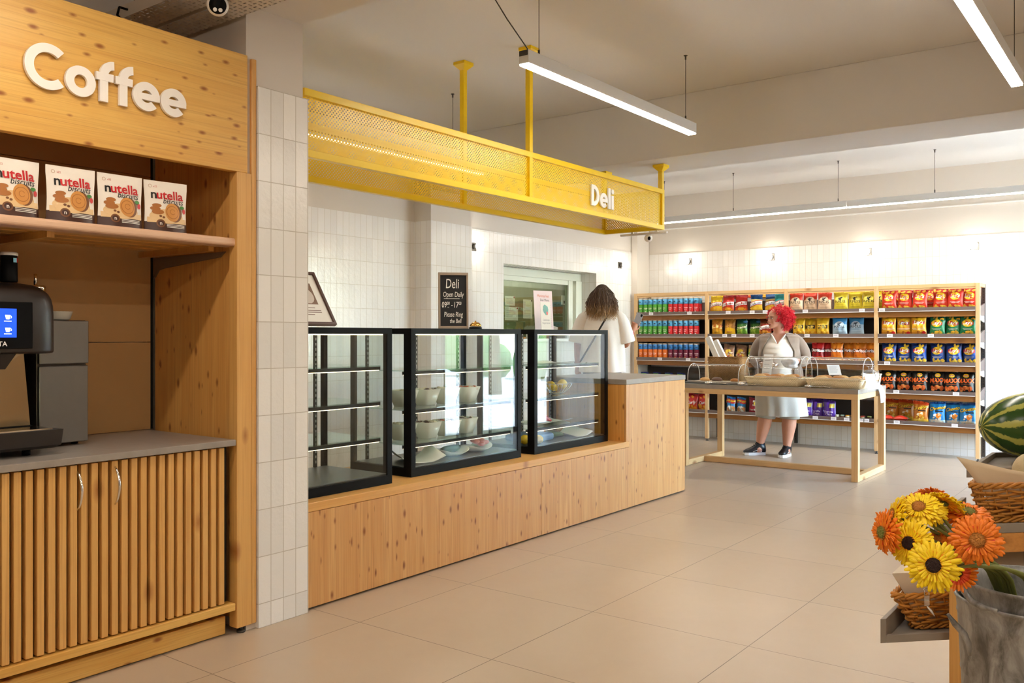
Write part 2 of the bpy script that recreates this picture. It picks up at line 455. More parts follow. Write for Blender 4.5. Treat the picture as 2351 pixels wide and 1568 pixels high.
# deli-side wall: three runs with a pilaster, tile to 2.557 m and plaster above
XW = -6.15
m = MB(); m.box(-6.5, -6.20, 2.7, 6.56, 2.557, 3.375); m.box(-6.5, -5.97, 6.56, 7.18, 2.557, 3.375); m.box(-6.5, XW-0.01, 7.18, YB, 2.57, 3.375)
struct('wall_left', m, M['plaster'])
m = MB(); m.box(-6.5, -6.19, 2.7, 6.55, 0, 2.557); m.box(-6.5, -5.96, 6.55, 7.19, 0, 2.557)
m.box(-6.5, XW, 7.19, 7.99, 0, 2.57); m.box(-6.5, XW, 10.01, YB, 0, 2.57)
m.box(-6.5, XW, 7.99, 10.01, 2.225, 2.57); m.box(-6.5, XW, 7.99, 10.01, 0, 1.32)
struct('wall_left_tiled', m, M['tile_deli'])
m = MB(); m.box(-6.5, 0.43, YB+0.012, YB+0.25, 2.557, 3.375)
struct('wall_back', m, M['plaster'])
m = MB(); m.box(-6.5, 0.32, YB, YB+0.25, 0, 2.557); struct('wall_back_tiled', m, M['tile_deli'])
# corner pier
m = MB(); m.box(XW, -6.056, 10.955, YB, 0, 3.375, 0.002); struct('column_corner', m, M['plaster'])
m = MB(); m.box(-6.05, 0.30, YB-0.015, YB+0.02, 2.90, 2.915); struct('trim_glow_line', m, M['white'])  # white ledge standing in for a bright line of lamp glow
# coffee wall and column
m = MB(); m.box(-4.7, -3.52, 2.57, 2.91, 0, 3.375); struct('column_plaster', m, M['plaster'])
m = MB(); m.box(-4.05, -3.495, 2.622, 2.926, 0, 2.592, 0.002); struct('column_tiled', m, M['tile_col'])
m = MB(); m.box(-4.62, -4.42, -6.2, 2.57, 0, 3.375); struct('wall_coffee', m, M['plaster'])
m = MB(); m.box(-6.5, -4.7, 2.57, 2.7, 0, 3.375); struct('wall_deli_end', m, M['plaster'])
m = MB(); m.box(-8.9, XR+0.2, -6.4, -6.2, 0, 3.375); struct('wall_front', m, M['plaster'])
# right side: solid wall near the camera, glazed towards the entrance
m = MB(); m.box(XR, XR+0.2, -6.2, 8.1, 0, 3.375); m.box(0.43, XR, 7.95, 8.1, 0, 3.375); m.box(0.31, 0.43, 7.95, YB, 2.72, 3.375)
for ya, yb in ((7.95, 8.65), (9.15, 9.45), (10.4, 10.7), (11.22, YB)): m.box(0.31, 0.43, ya, yb, 0, 2.72)
struct('wall_right', m, M['plaster'])
# beams
m = MB(); m.box(-6.2, XR, 6.585, 7.19, 2.872, 3.375, 0.004); struct('beam_1', m, M['ceil'])
m = MB(); m.box(-4.6, XR, 2.55, 2.91, 2.968, 3.375, 0.004); struct('beam_2', m, M['ceil'])

# entrance glazing on the back wall and on the right wall
def glazing(name, horiz, a0, a1, w, n, z1):
    fr = MB()
    def bx(p0, p1, z0, zz, d=0.04):
        if horiz: fr.box(p0, p1, w-d, w+d, z0, zz)
        else: fr.box(w-d, w+d, p0, p1, z0, zz)
    bx(a0, a1, z1-0.06, z1); bx(a0, a1, 0.0, 0.07)
    for i in range(n+1):
        q = a0+(a1-a0)*i/n; q = min(max(q, a0+0.03), a1-0.03); bx(q-0.03, q+0.03, 0.07, z1-0.06)
    bx(a0, a1, 2.15, 2.20, 0.035)
    f = struct(name, fr, mat(name+'_frame', (70, 72, 74), 0.4, 0.3))
    gl = MB()
    if horiz: gl.box(a0, a1, w-0.004, w+0.004, 0.07, z1-0.06)
    else: gl.box(w-0.004, w+0.004, a0, a1, 0.07, z1-0.06)
    gl.build('pane', M['glass'], f)
glazing('window_1', False, 8.65, 9.15, 0.37, 1, 2.72)
glazing('window_2', False, 9.45, 10.4, 0.37, 1, 2.72)
glazing('window_4', False, 10.7, 11.22, 0.37, 1, 2.72)

# outdoors, seen through the entrance and mirrored in the display cases
m = MB(); m.box(-14, 30, YB+0.26, 45, -0.25, -0.05); m.box(0.44, 30, 8.11, YB+0.26, -0.25, -0.05)
struct('pavement', m, mat('pavement_stone', (196, 190, 180), 0.8, var=0.12, vscale=3))
def tree(x, y, h, seed):
    r = random.Random(seed)
    t = thing('street_tree', 'leafy tree standing outside beyond the entrance glass', 'tree', (x, y, -0.05), 0, 'trees outside the entrance')
    k = MB(); k.tube([(0, 0, 0), (0.05, 0.03, h*0.3), (0, 0.1, h*0.62)], [0.17, 0.12, 0.07], 8); part('trunk', k, mat('bark', (92, 74, 56), 0.9), t)
    k = MB()
    for _ in range(700):
        a = r.uniform(0, 6.28); q = r.random()**0.5; zz = r.uniform(-1, 1)
        s_ = math.sqrt(max(0, 1-zz*zz)); c0 = Vector((s_*math.cos(a)*q*h*0.32, s_*math.sin(a)*q*h*0.32, h*0.66+zz*h*0.27*q))
        d1 = Vector((r.uniform(-1, 1), r.uniform(-1, 1), r.uniform(-1, 1))).normalized(); d2 = d1.orthogonal().normalized(); w_ = r.uniform(0.12, 0.24)
        k.poly([c0-d1*w_, c0+d2*w_*0.5, c0+d1*w_, c0-d2*w_*0.5])
    part('crown', k, mat('leaves', (84, 128, 52), 0.6, var=0.3, vscale=2), t)
for i, (tx, ty, th) in enumerate(((2.6, 18, 5.2), (6.0, 17, 5.6), (9.4, 20, 6.0), (-0.6, 19, 5.0))): tree(tx, ty, th, i)
m = MB()
for i in range(60):
    a = R.uniform(-8, 16); m.ell((a, 24+R.uniform(-0.3, 0.3), R.uniform(0.3, 1.0)), 0.7, 0.5, R.uniform(0.5, 0.9), 8, 6)
o = m.build('hedge', mat('hedge_leaves', (70, 104, 46), 0.8, bump=0.8, bscale=12, var=0.3)); tag(o, 'clipped green hedge along the far side of the pavement', 'hedge', None, 'stuff')

# kitchen behind the serving window
m = MB(); m.box(-7.6, -7.4, 7.2, 12.4, 0, 3.0); m.box(-7.6, -6.5, 12.4, 12.6, 0, 3.0); m.box(-7.6, -6.5, 7.0, 7.2, 0, 3.0); m.box(-6.5, -6.4, YB+0.26, 12.4, 0, 3.0)
struct('wall_kitchen', m, M['tile_kit'])
m = MB(); m.box(-7.395, -7.36, 7.2, 12.4, 0.0, 2.08); struct('trim_kitchen_panel', m, mat('green_panel', (134, 140, 104), 0.35, 0.1, var=0.25, vscale=2))
m = MB(); m.box(-7.6, -6.4, 7.0, 12.6, 3.0, 3.05); struct('ceiling_kitchen', m, M['ceil'])
# serving window: painted frame set back in the wall, sill, fixed pane
fr = MB()
X0, WA, WB, WT = -6.42, 7.992, 10.008, 2.223
fr.box(X0-0.03, X0+0.03, WA, WB, WT-0.10, WT, 0.004); fr.box(X0-0.03, X0+0.03, WB-0.30, WB-0.20, 1.32, WT-0.10, 0.004); fr.box(X0-0.05, X0+0.05, WB-0.15, WB, 1.32, WT-0.10, 0.004)
fr.box(X0-0.03, X0+0.03, WA, WA+0.06, 1.32, WT-0.10, 0.004); fr.box(X0-0.02, X0+0.02, WA+0.06, WB-0.30, WT-0.16, WT-0.10, 0.003)
w3 = struct('window_3', fr, mat('window_frame_paint', (222, 228, 216), 0.4))
gl = MB(); gl.box(X0-0.003, X0+0.003, WA+0.06, WB-0.30, 1.34, WT-0.16); part('pane', gl, glass_mat('kitchen_glass', (214, 224, 210), 1.4, 0.03), w3)
sl = MB(); sl.box(-6.50, XW+0.05, WA+0.003, WB-0.003, 1.322, 1.36, 0.003); part('window_sill', sl, M['white'], w3)
# staff platform behind the deli counter
m = MB(); m.box(XW+0.005, -4.25, 7.3, 8.4, 0.0, 0.22, 0.005); struct('floor_platform', m, M['lam'])

# ------------------------------------------------------------------ lamps
def strip_lamp(label, cat, loc, L, rz, rods, group=None, zc=3.375):
    """linear lamp of length L along local x, its underside at local z 0"""
    t = thing('pendant_strip_lamp', label, cat, loc, rz, group)
    k = MB(); k.box(0, L, -0.032, 0.032, 0.004, 0.075, 0.002); part('housing', k, M['lampbody'], t)
    k = MB(); k.box(0.004, L-0.004, -0.028, 0.028, -0.004, 0.004); part('diffuser', k, M['led'], t, 'glowing white diffuser')
    for q in rods:
        k = MB(); h = zc-loc[2]-0.0005
        k.tube([(q, 0, 0.11), (q, 0, h-0.03)], 0.0022, 6); k.tube([(q, 0, 0.075), (q, 0, 0.11)], 0.006, 8); k.tube([(q, 0, h-0.03), (q, 0, h-0.004)], 0.006, 8); k.tube([(q, 0, h-0.004), (q, 0, h)], 0.014, 10)
        part('suspension_wire', k, M['darkmetal'], t)
    return t
P2 = rad(90)
t = strip_lamp('white linear pendant lamp hanging in front of the yellow canopy', 'lamp', (-2.76, 3.76, 2.838), 2.04, P2, (0.14, 1.93))
k = MB(); k.tube([(0.06, 0.0, 0.075), (-0.12, 0.02, 0.21), (-0.33, 0.02, 0.36), (-0.60, 0.03, 0.535)], 0.0035, 6); part('power_cable', k, M['darkmetal'], t)
k = MB(); k.box(-0.003, -0.0006, -0.028, 0.028, 0.045, 0.073); part('rating_sticker', k, M['darkmetal'], t)
strip_lamp('white linear pendant lamp at the upper right corner of the room', 'lamp', (-0.73, 3.76, 2.838), 2.04, P2, (0.14, 1.93))
strip_lamp('white linear pendant lamp behind the perforated yellow canopy', 'lamp', (-4.72, 3.55, 2.838), 2.04, P2, (0.14, 1.9))
for xx in (-2.76, -0.73, 1.3):
    for yy in (-0.15, -3.6):
        strip_lamp('white linear pendant lamp over the front part of the shop', 'lamp', (xx, yy, 2.838), 2.04, P2, (0.14, 1.9), 'lamps over the front part of the shop')
strip_lamp('white linear pendant lamp over the front of the shop by the right wall', 'lamp', (1.3, 3.76, 2.838), 2.04, P2, (0.14, 1.93))
strip_lamp('long white linear pendant lamp above the left half of the crisp shelves', 'lamp', (-5.35, 10.17, 2.838), 2.395, 0, (0.12, 1.05, 2.3))
strip_lamp('long white linear pendant lamp above the right half of the crisp shelves', 'lamp', (-2.945, 10.17, 2.838), 2.395, 0, (0.9, 2.3))
strip_lamp('long white linear pendant lamp beyond the right end of the crisp shelves', 'lamp', (-0.545, 10.17, 2.838), 0.8, 0, (0.3, 0.7))

def sconce(label, loc, rz, group):
    t = thing('wall_lamp', label, 'wall lamp', loc, rz, group)     # local -y points out of the wall
    k = MB(); k.box(-0.045, 0.045, -0.012, 0, -0.045, 0.045, 0.002); k.tube([(0, -0.012, 0), (0, -0.055, 0)], 0.03, 14); part('wall_bracket', k, M['darkmetal'], t)
    k = MB(); k.ell((0, -0.10, 0), 0.05, 0.05, 0.05, 16, 10); part('bulb', k, M['bulb'], t, 'glowing round bulb')
    return t
for xx, lb in ((-5.43, 'small glowing wall lamp over the tube crisps, nearest the corner'), (-4.25, 'small glowing wall lamp above the second shelf bay from the corner'),
               (-3.03, 'small glowing wall lamp above the third shelf bay from the corner'), (-1.85, 'small glowing wall lamp above the right end of the crisp shelves')):
    sconce(lb, (xx, YB-0.001, 2.43), 0, 'wall lamps on the back wall')
sconce('small glowing wall lamp left of the serving window', (XW+0.001, 7.44, 2.372), P2, 'wall lamps on the deli wall')
sconce('small glowing wall lamp above the woman in white, near the corner', (XW+0.001, 10.62, 2.372), P2, 'wall lamps on the deli wall')

# ------------------------------------------------------------------ yellow canopy over the deli
mp = mat('perforated_yellow_sheet', (232, 192, 4), 0.3); g = N(mp)
x, y, z = g.sep(g.obj())
uu = g.math('ADD', x, y); p = 0.0222
a = g.math('DIVIDE', g.math('ADD', uu, z), p); b_ = g.math('DIVIDE', g.math('SUBTRACT', uu, z), p)
fa = g.math('SUBTRACT', g.math('FRACT', g.math('ADD', a, 500.0)), 0.5); fb = g.math('SUBTRACT', g.math('FRACT', g.math('ADD', b_, 500.0)), 0.5)
dd = g.math('ADD', g.math('MULTIPLY', fa, fa), g.math('MULTIPLY', fb, fb))
g.l(g.math('GREATER_THAN', dd, 0.075), g.b.inputs['Alpha'])
FX, BX, Y0, Y1, Z0, Z1 = -3.55, -4.12, 2.93, 6.87, 2.312, 2.66
t = thing('canopy', 'yellow perforated metal canopy with Deli lettering hung over the glass cases', 'canopy', (0, 0, 0))
def bar(x0, x1, y0, y1, z0, z1):
    k = MB(); k.box(x0, x1, y0, y1, z0, z1, 0.0015); return k
w = 0.038
for X in (FX, BX):
    part('rail', bar(X-w/2, X+w/2, Y0, Y1, Z1-w, Z1), M['yellow'], t); part('rail', bar(X-w/2, X+w/2, Y0, Y1, Z0, Z0+w), M['yellow'], t)
    for yy in (4.90 if X == FX else 4.875, Y1-w/2):
        part('upright', bar(X-w/2, X+w/2, yy-w/2, yy+w/2, Z0+w, Z1-w), M['yellow'], t)
part('rail', bar(BX+w/2, FX-w/2, Y1-w, Y1, Z1-w, Z1), M['yellow'], t); part('rail', bar(BX+w/2, FX-w/2, Y1-w, Y1, Z0, Z0+w), M['yellow'], t)
for X, ya, yb in ((FX, Y0, 4.88), (FX, 4.92, Y1-w), (BX, Y0, 4.856), (BX, 4.894, Y1-w)):
    k = MB(); k.box(X-0.001, X+0.001, ya, yb, Z0+w-0.004, Z1-w+0.004); part('mesh_panel', k, mp, t)
k = MB(); k.box(BX+w/2, FX-w/2, Y1-w/2-0.001, Y1-w/2+0.001, Z0+w-0.004, Z1-w+0.004); part('mesh_panel', k, mp, t)
for X, yy, zt in ((FX, 4.90, 3.3745), (BX, 4.875, 3.3745), (FX, Y1-0.03, 2.8715), (BX, Y1-0.03, 2.8715)):
    k = MB(); k.box(X-w/2, X+w/2, yy-w/2, yy+w/2, Z1, zt-0.055, 0.0015)
    r0 = [(X-w/2, yy-w/2), (X+w/2, yy-w/2), (X+w/2, yy+w/2), (X-w/2, yy+w/2)]; q = 0.052
    r1 = [(X-q, yy-q), (X+q, yy-q), (X+q, yy+q), (X-q, yy+q)]
    k.loft([[(a_, c_, zt-0.055) for a_, c_ in r0], [(a_, c_, zt-0.02) for a_, c_ in r1], [(a_, c_, zt) for a_, c_ in r1]], 0, False)
    part('hanger_post', k, M['yellow'], t)

# geometric sans letters drawn as strokes: (outline verts, polys) on a baseline, y up
def arc2d(cx, cy, r1, r2, a0, a1, n=36):
    lo = [(cx+r1*math.cos(rad(a0+(a1-a0)*i/n)), cy+r1*math.sin(rad(a0+(a1-a0)*i/n))) for i in range(n+1)]
    hi = [(cx+r2*math.cos(rad(a0+(a1-a0)*i/n)), cy+r2*math.sin(rad(a0+(a1-a0)*i/n))) for i in range(n+1)]
    return band2d(lo, hi)
def letter(ch, xc, h, w_):
    """list of (verts, polys); h cap height, w_ stroke; xc = centre"""
    xh = h*0.685; r = xh/2
    if ch == 'C': return [arc2d(xc+0.01*h, h/2, h/2-w_, h/2+0.0, 48, 312)]
    if ch == 'o': return [arc2d(xc, r, r-w_, r, 0, 360)]
    if ch == 'e':
        return [arc2d(xc, r, r-w_, r, 0, 318), band2d([(xc-r+w_*0.6, r-w_*0.42), (xc+r-0.001, r-w_*0.42)], [(xc-r+w_*0.6, r+w_*0.36), (xc+r-0.001, r+w_*0.36)])]
    if ch == 'f':
        rr = h*0.36
        return [band2d([(xc-w_/2, 0), (xc+w_/2, 0)], [(xc-w_/2, h-rr), (xc+w_/2, h-rr)]), arc2d(xc-w_/2+rr, h-rr, rr-w_, rr, 180, 92, 12),
                band2d([(xc-w_*0.96, xh-w_*0.92), (xc+w_*1.16, xh-w_*0.92)], [(xc-w_*0.96, xh), (xc+w_*1.16, xh)])]
    if ch == 'D':
        return [band2d([(xc-h*0.36, 0), (xc-h*0.36+w_, 0)], [(xc-h*0.36, h), (xc-h*0.36+w_, h)]), arc2d(xc-h*0.36+w_*0.9, h/2, h/2-w_, h/2, -90, 90)]
    if ch == 'l': return [band2d([(xc-w_/2, 0), (xc+w_/2, 0)], [(xc-w_/2, h*1.02), (xc+w_/2, h*1.02)])]
    if ch == 'i': return [band2d([(xc-w_/2, 0), (xc+w_/2, 0)], [(xc-w_/2, xh), (xc+w_/2, xh)]), disc2d(w_*0.62, w_*0.62, xc, xh+w_*1.0, 16, 0, 1)]
def sign_letter(ch, yc, h, w_, X, zb, depth, mt, parent):
    k = MB()
    for i, s_ in enumerate(letter(ch, yc, h, w_)):
        k.add2d(s_, (X+0.0004*i, 0, zb), (0, 1, 0), (0, 0, 1), (1, 0, 0), depth)
    part('letter', k, mt, parent)
mlet = mat('sign_letter_white', (240, 232, 222), 0.5)
for ch, yc in (('D', 5.742), ('e', 5.862), ('l', 5.945), ('i', 5.995)):
    sign_letter(ch, yc, 0.158 if ch != 'e' else 0.165, 0.031, FX+w/2-0.012, 2.388, 0.012, M['white'], t)
# white strip light inside the canopy
k = thing('strip_light', 'thin warm strip light inside the yellow canopy', 'strip light', (0, 0, 0))
q = MB(); q.box(BX+0.05, BX+0.09, 3.05, 5.0, 2.576, 2.59); part('housing', q, M['lampbody'], k)
q = MB(); q.box(BX+0.055, BX+0.085, 3.05, 5.0, 2.570, 2.5759); part('diffuser', q, M['ledcase'], k)
for yy in (3.3, 4.6):
    q = MB(); q.tube([(BX+0.0015, yy, 2.583), (BX+0.05, yy, 2.583)], 0.006, 6); part('bracket', q, M['lampbody'], k)
# camera under the end of the canopy
t = thing('security_camera', 'small white dome security camera under the end of the yellow canopy', 'camera', (-3.70, 6.86, 2.311))
k = MB(); k.box(-0.26, 0.2, -0.012, 0.012, -0.03, -0.012, 0.003); k.box(-0.15, -0.13, -0.01, 0.01, -0.012, 0.0); k.box(0.09, 0.11, -0.01, 0.01, -0.012, 0.0); part('mounting_bar', k, M['white'], t)
k = MB(); k.ell((0.02, -0.005, -0.062), 0.036, 0.036, 0.034, 16, 10); part('dome', k, M['white'], t)
k = MB(); k.ell((0.04, -0.028, -0.066), 0.014, 0.014, 0.017, 12, 8); part('lens', k, M['black'], t)

# perforated cable trays and sensor camera over the coffee corner
mt_ = mat('slotted_steel_tray', (214, 206, 192), 0.5, 0.3); g = N(mt_)
x, y, z = g.sep(g.obj())
ix = g.math('FLOOR', g.math('DIVIDE', x, 0.036)); iy = g.math('FLOOR', g.math('DIVIDE', y, 0.028))
par = g.math('MODULO', g.math('ABSOLUTE', g.math('ADD', ix, iy)), 2.0)
fx = g.math('ABSOLUTE', g.math('SUBTRACT', g.math('FRACT', g.math('DIVIDE', g.math('ADD', x, 10.0), 0.036)), 0.5)); fy = g.math('ABSOLUTE', g.math('SUBTRACT', g.math('FRACT', g.math('DIVIDE', g.math('ADD', y, 10.0), 0.028)), 0.5))
h1 = g.math('MULTIPLY', g.math('LESS_THAN', fx, 0.36), g.math('LESS_THAN', fy, 0.16)); h2 = g.math('MULTIPLY', g.math('LESS_THAN', fx, 0.13), g.math('LESS_THAN', fy, 0.40))
hole = g.math('ADD', g.math('MULTIPLY', h1, par), g.math('MULTIPLY', h2, g.math('SUBTRACT', 1.0, par)))
g.l(g.math('SUBTRACT', 1.0, hole), g.b.inputs['Alpha'])
for ya, yb, lb in ((2.385, 2.535, 'slotted steel cable tray over the coffee sign, nearer the tiled column'), (2.21, 2.36, 'slotted steel cable tray over the coffee sign, with a round sensor below')):
    t = thing('cable_tray', lb, 'cable tray', (0, 0, 0))
    k = MB(); k.box(-4.40, -0.6, ya, yb, 2.90, 2.9015); part('tray_bottom', k, mt_, t)
    for yy in (ya, yb-0.0015):
        k = MB(); k.box(-4.40, -0.6, yy, yy+0.0015, 2.9015, 2.96); part('tray_side', k, mat('tray_side_steel', (206, 198, 184), 0.5, 0.3), t)
    for xx in (-4.0, -2.6, -1.0):
        k = MB(); k.tube([(xx, (ya+yb)/2, 2.9015), (xx, (ya+yb)/2, 3.3745)], 0.004, 6); part('hanger_rod', k, M['darkmetal'], t)
k = MB(); k.tube([(-3.93, 2.17, 2.93), (-3.93, 2.16, 2.89), (-3.91, 2.175, 2.865), (-3.88, 2.19, 2.862)], 0.006, 8); k.tube([(-3.93, 2.17, 2.93), (-3.93, 2.2095, 2.93)], 0.006, 8)
tag(k.build('cable_hook', M['black']), 'small black cable hook beside the steel tray over the coffee sign', 'hook')
t = thing('ceiling_sensor', 'round white sensor with a black face under the steel cable tray', 'sensor', (-3.30, 2.265, 2.8995))
k = MB(); k.tube([(0, 0, -0.045), (0, 0, 0)], 0.012, 10); k.ell((0, 0, -0.075), 0.046, 0.046, 0.046, 20, 12); part('shell', k, M['white'], t)
dirv = (Vector((0, 0, 1.4))-Vector((-3.30, 2.265, 2.825))).normalized(); qM = dirv.to_track_quat('Z', 'Y').to_matrix().to_4x4()
def facing(kb, q0): kb.move(q0, Matrix.Translation((0, 0, -0.075)) @ qM)
k = MB(); q0 = k.mark(); k.lathe([(0.036, 0.030), (0.036, 0.047), (0.001, 0.050)], n=24); facing(k, q0); part('face', k, M['black'], t)
k = MB(); q0 = k.mark()
for sx in (-0.011, 0.011): k.lathe([(0.0085, 0.047), (0.0085, 0.053), (0.001, 0.054)], (sx, -0.018), 14)
facing(k, q0); part('button', k, M['white'], t)
# ------------------------------------------------------------------ coffee corner
FXC = -3.5                                     # front plane of the coffee unit
t = thing('coffee_cabinet', 'tall pine coffee cabinet with Coffee sign board above an open niche', 'cabinet', (0, 0, 0))
k = MB(); k.box(-3.54, FXC, 0.5, 2.565, 2.166, 2.722, 0.002); part('sign_board', k, M['orange'], t)
for ch, yc in (('C', 1.634), ('o', 1.762), ('f', 1.857), ('f', 1.940), ('e', 2.043), ('e', 2.169)):
    sign_letter(ch, yc, 0.178 if ch != 'f' else 0.171, 0.0345, FXC+0.006, 2.351, 0.014, mlet, t)
k = MB(); k.box(-4.235, -3.56, 2.532, 2.566, 0.06, 2.70, 0.001); part('side_panel', k, M['orange_v'], t)
k = MB(); k.box(-3.56, FXC, 2.506, 2.588, 0.03, 2.166, 0.002); part('front_post', k, M['orange_bar'], t)
k = MB(); k.box(-3.555, FXC-0.004, 2.591, 2.618, 0.03, 2.715, 0.002); part('front_post', k, M['orange_bar'], t)
k = MB(); k.tube([(-3.525, 2.545, 0.0), (-3.525, 2.545, 0.010)], 0.020, 14); k.tube([(-3.525, 2.545, 0.010), (-3.525, 2.545, 0.03)], 0.008, 10); part('levelling_foot', k, M['darkmetal'], t)
k = MB()
for z0, z1 in ((0.915, 1.364), (1.367, 1.843), (1.846, 2.22), (2.223, 2.70)): k.box(-4.275, -4.25, 0.5, 2.515, z0, z1)
part('back_panel', k, M['backpanel'], t)
k = MB(); k.box(-4.28, -4.255, 2.515, 2.531, 0.915, 2.70); part('corner_gap', k, M['blackmatt'], t)
k = MB(); k.box(-4.28, -3.56, 0.5, 2.53, 2.70, 2.715); part('top_panel', k, M['orange_v'], t)
# grey duct under the shelf on the side panel
k = MB(); k.prism([(-4.235, 1.70), (-4.235, 1.80), (-3.62, 1.80), (-3.66, 1.775), (-4.13, 1.745), (-4.19, 1.735), (-4.225, 1.70)], 'Y', 2.522, 2.5315); part('cable_duct', k, mat('duct_plastic', (120, 104, 84), 0.5), t)
# shelf: four boards along the niche with a rounded front board
k = MB(); k.box(-3.62, FXC-0.015, 0.5, 2.534, 1.818, 1.856, 0.012, seg=3); part('shelf_front_board', k, pine('shelf_lit_pine', (226, 190, 160), (216, 176, 144), (190, 140, 104), 'Y', 'X', 0.2, 0.4, 0.3), t)  # pale pinkish tone puts the light on the front edge into the wood
for i in range(4):
    k = MB(); k.box(-3.745-0.135*i, -3.63-0.135*i, 0.5, 2.530, 1.826, 1.854, 0.004); part('shelf_board', k, M['counter_h'], t)
for q in (0.9, 1.7, 2.44):
    k = MB(); k.box(-4.235, -3.63, q, q+0.03, 1.796, 1.8255); part('shelf_bearer', k, M['orange_bar'], t)
# base unit
k = MB(); k.box(-4.235, -3.56, 0.5, 2.49, 0.15, 0.882); part('carcass', k, M['blackmatt'], t)
k = MB(); k.box(-3.60, FXC, 0.5, 2.498, 0.117, 0.151, 0.002); part('bottom_rail', k, M['orange'], t)
k = MB(); k.box(-3.58, FXC-0.045, 0.5, 2.475, 0.006, 0.088, 0.002); part('plinth_board', k, M['orange'], t)
def slat_door(y0, n, hy):
    d = MB(); d.box(-3.556, -3.548, y0-0.008, y0+n*0.0427+0.002, 0.155, 0.884); dd_ = part('door', d, M['blackmatt'], t)
    for i in range(n):
        s_ = MB(); a = y0+i*0.0427
        s_.box(-3.5475, -3.515, a, a+0.027, 0.158, 0.880, 0.0012)
        part('slat', s_, M['orange_bar'], dd_)
    h = MB(); pts = []
    for i in range(13):
        u = i/12; pts.append((-3.512+0.034*math.sin(math.pi*u)**0.7, hy+0.0, 0.70+0.155*u))
    h.tube(pts, [0.0032+0.0026*math.sin(math.pi*i/12) for i in range(13)], 10); part('handle', h, M['chrome'], dd_, 'curved chrome handle')
slat_door(1.866, 14, 1.921); slat_door(1.866-0.598, 14, 1.765); slat_door(1.866-1.196, 14, 1.1)
t = MB(); t.box(-4.245, FXC+0.004, 0.5, 2.498, 0.886, 0.914, 0.002)
tag(t.build('worktop', M['lamtop']), 'grey concrete-look worktop in the coffee niche under the machine', 'worktop')

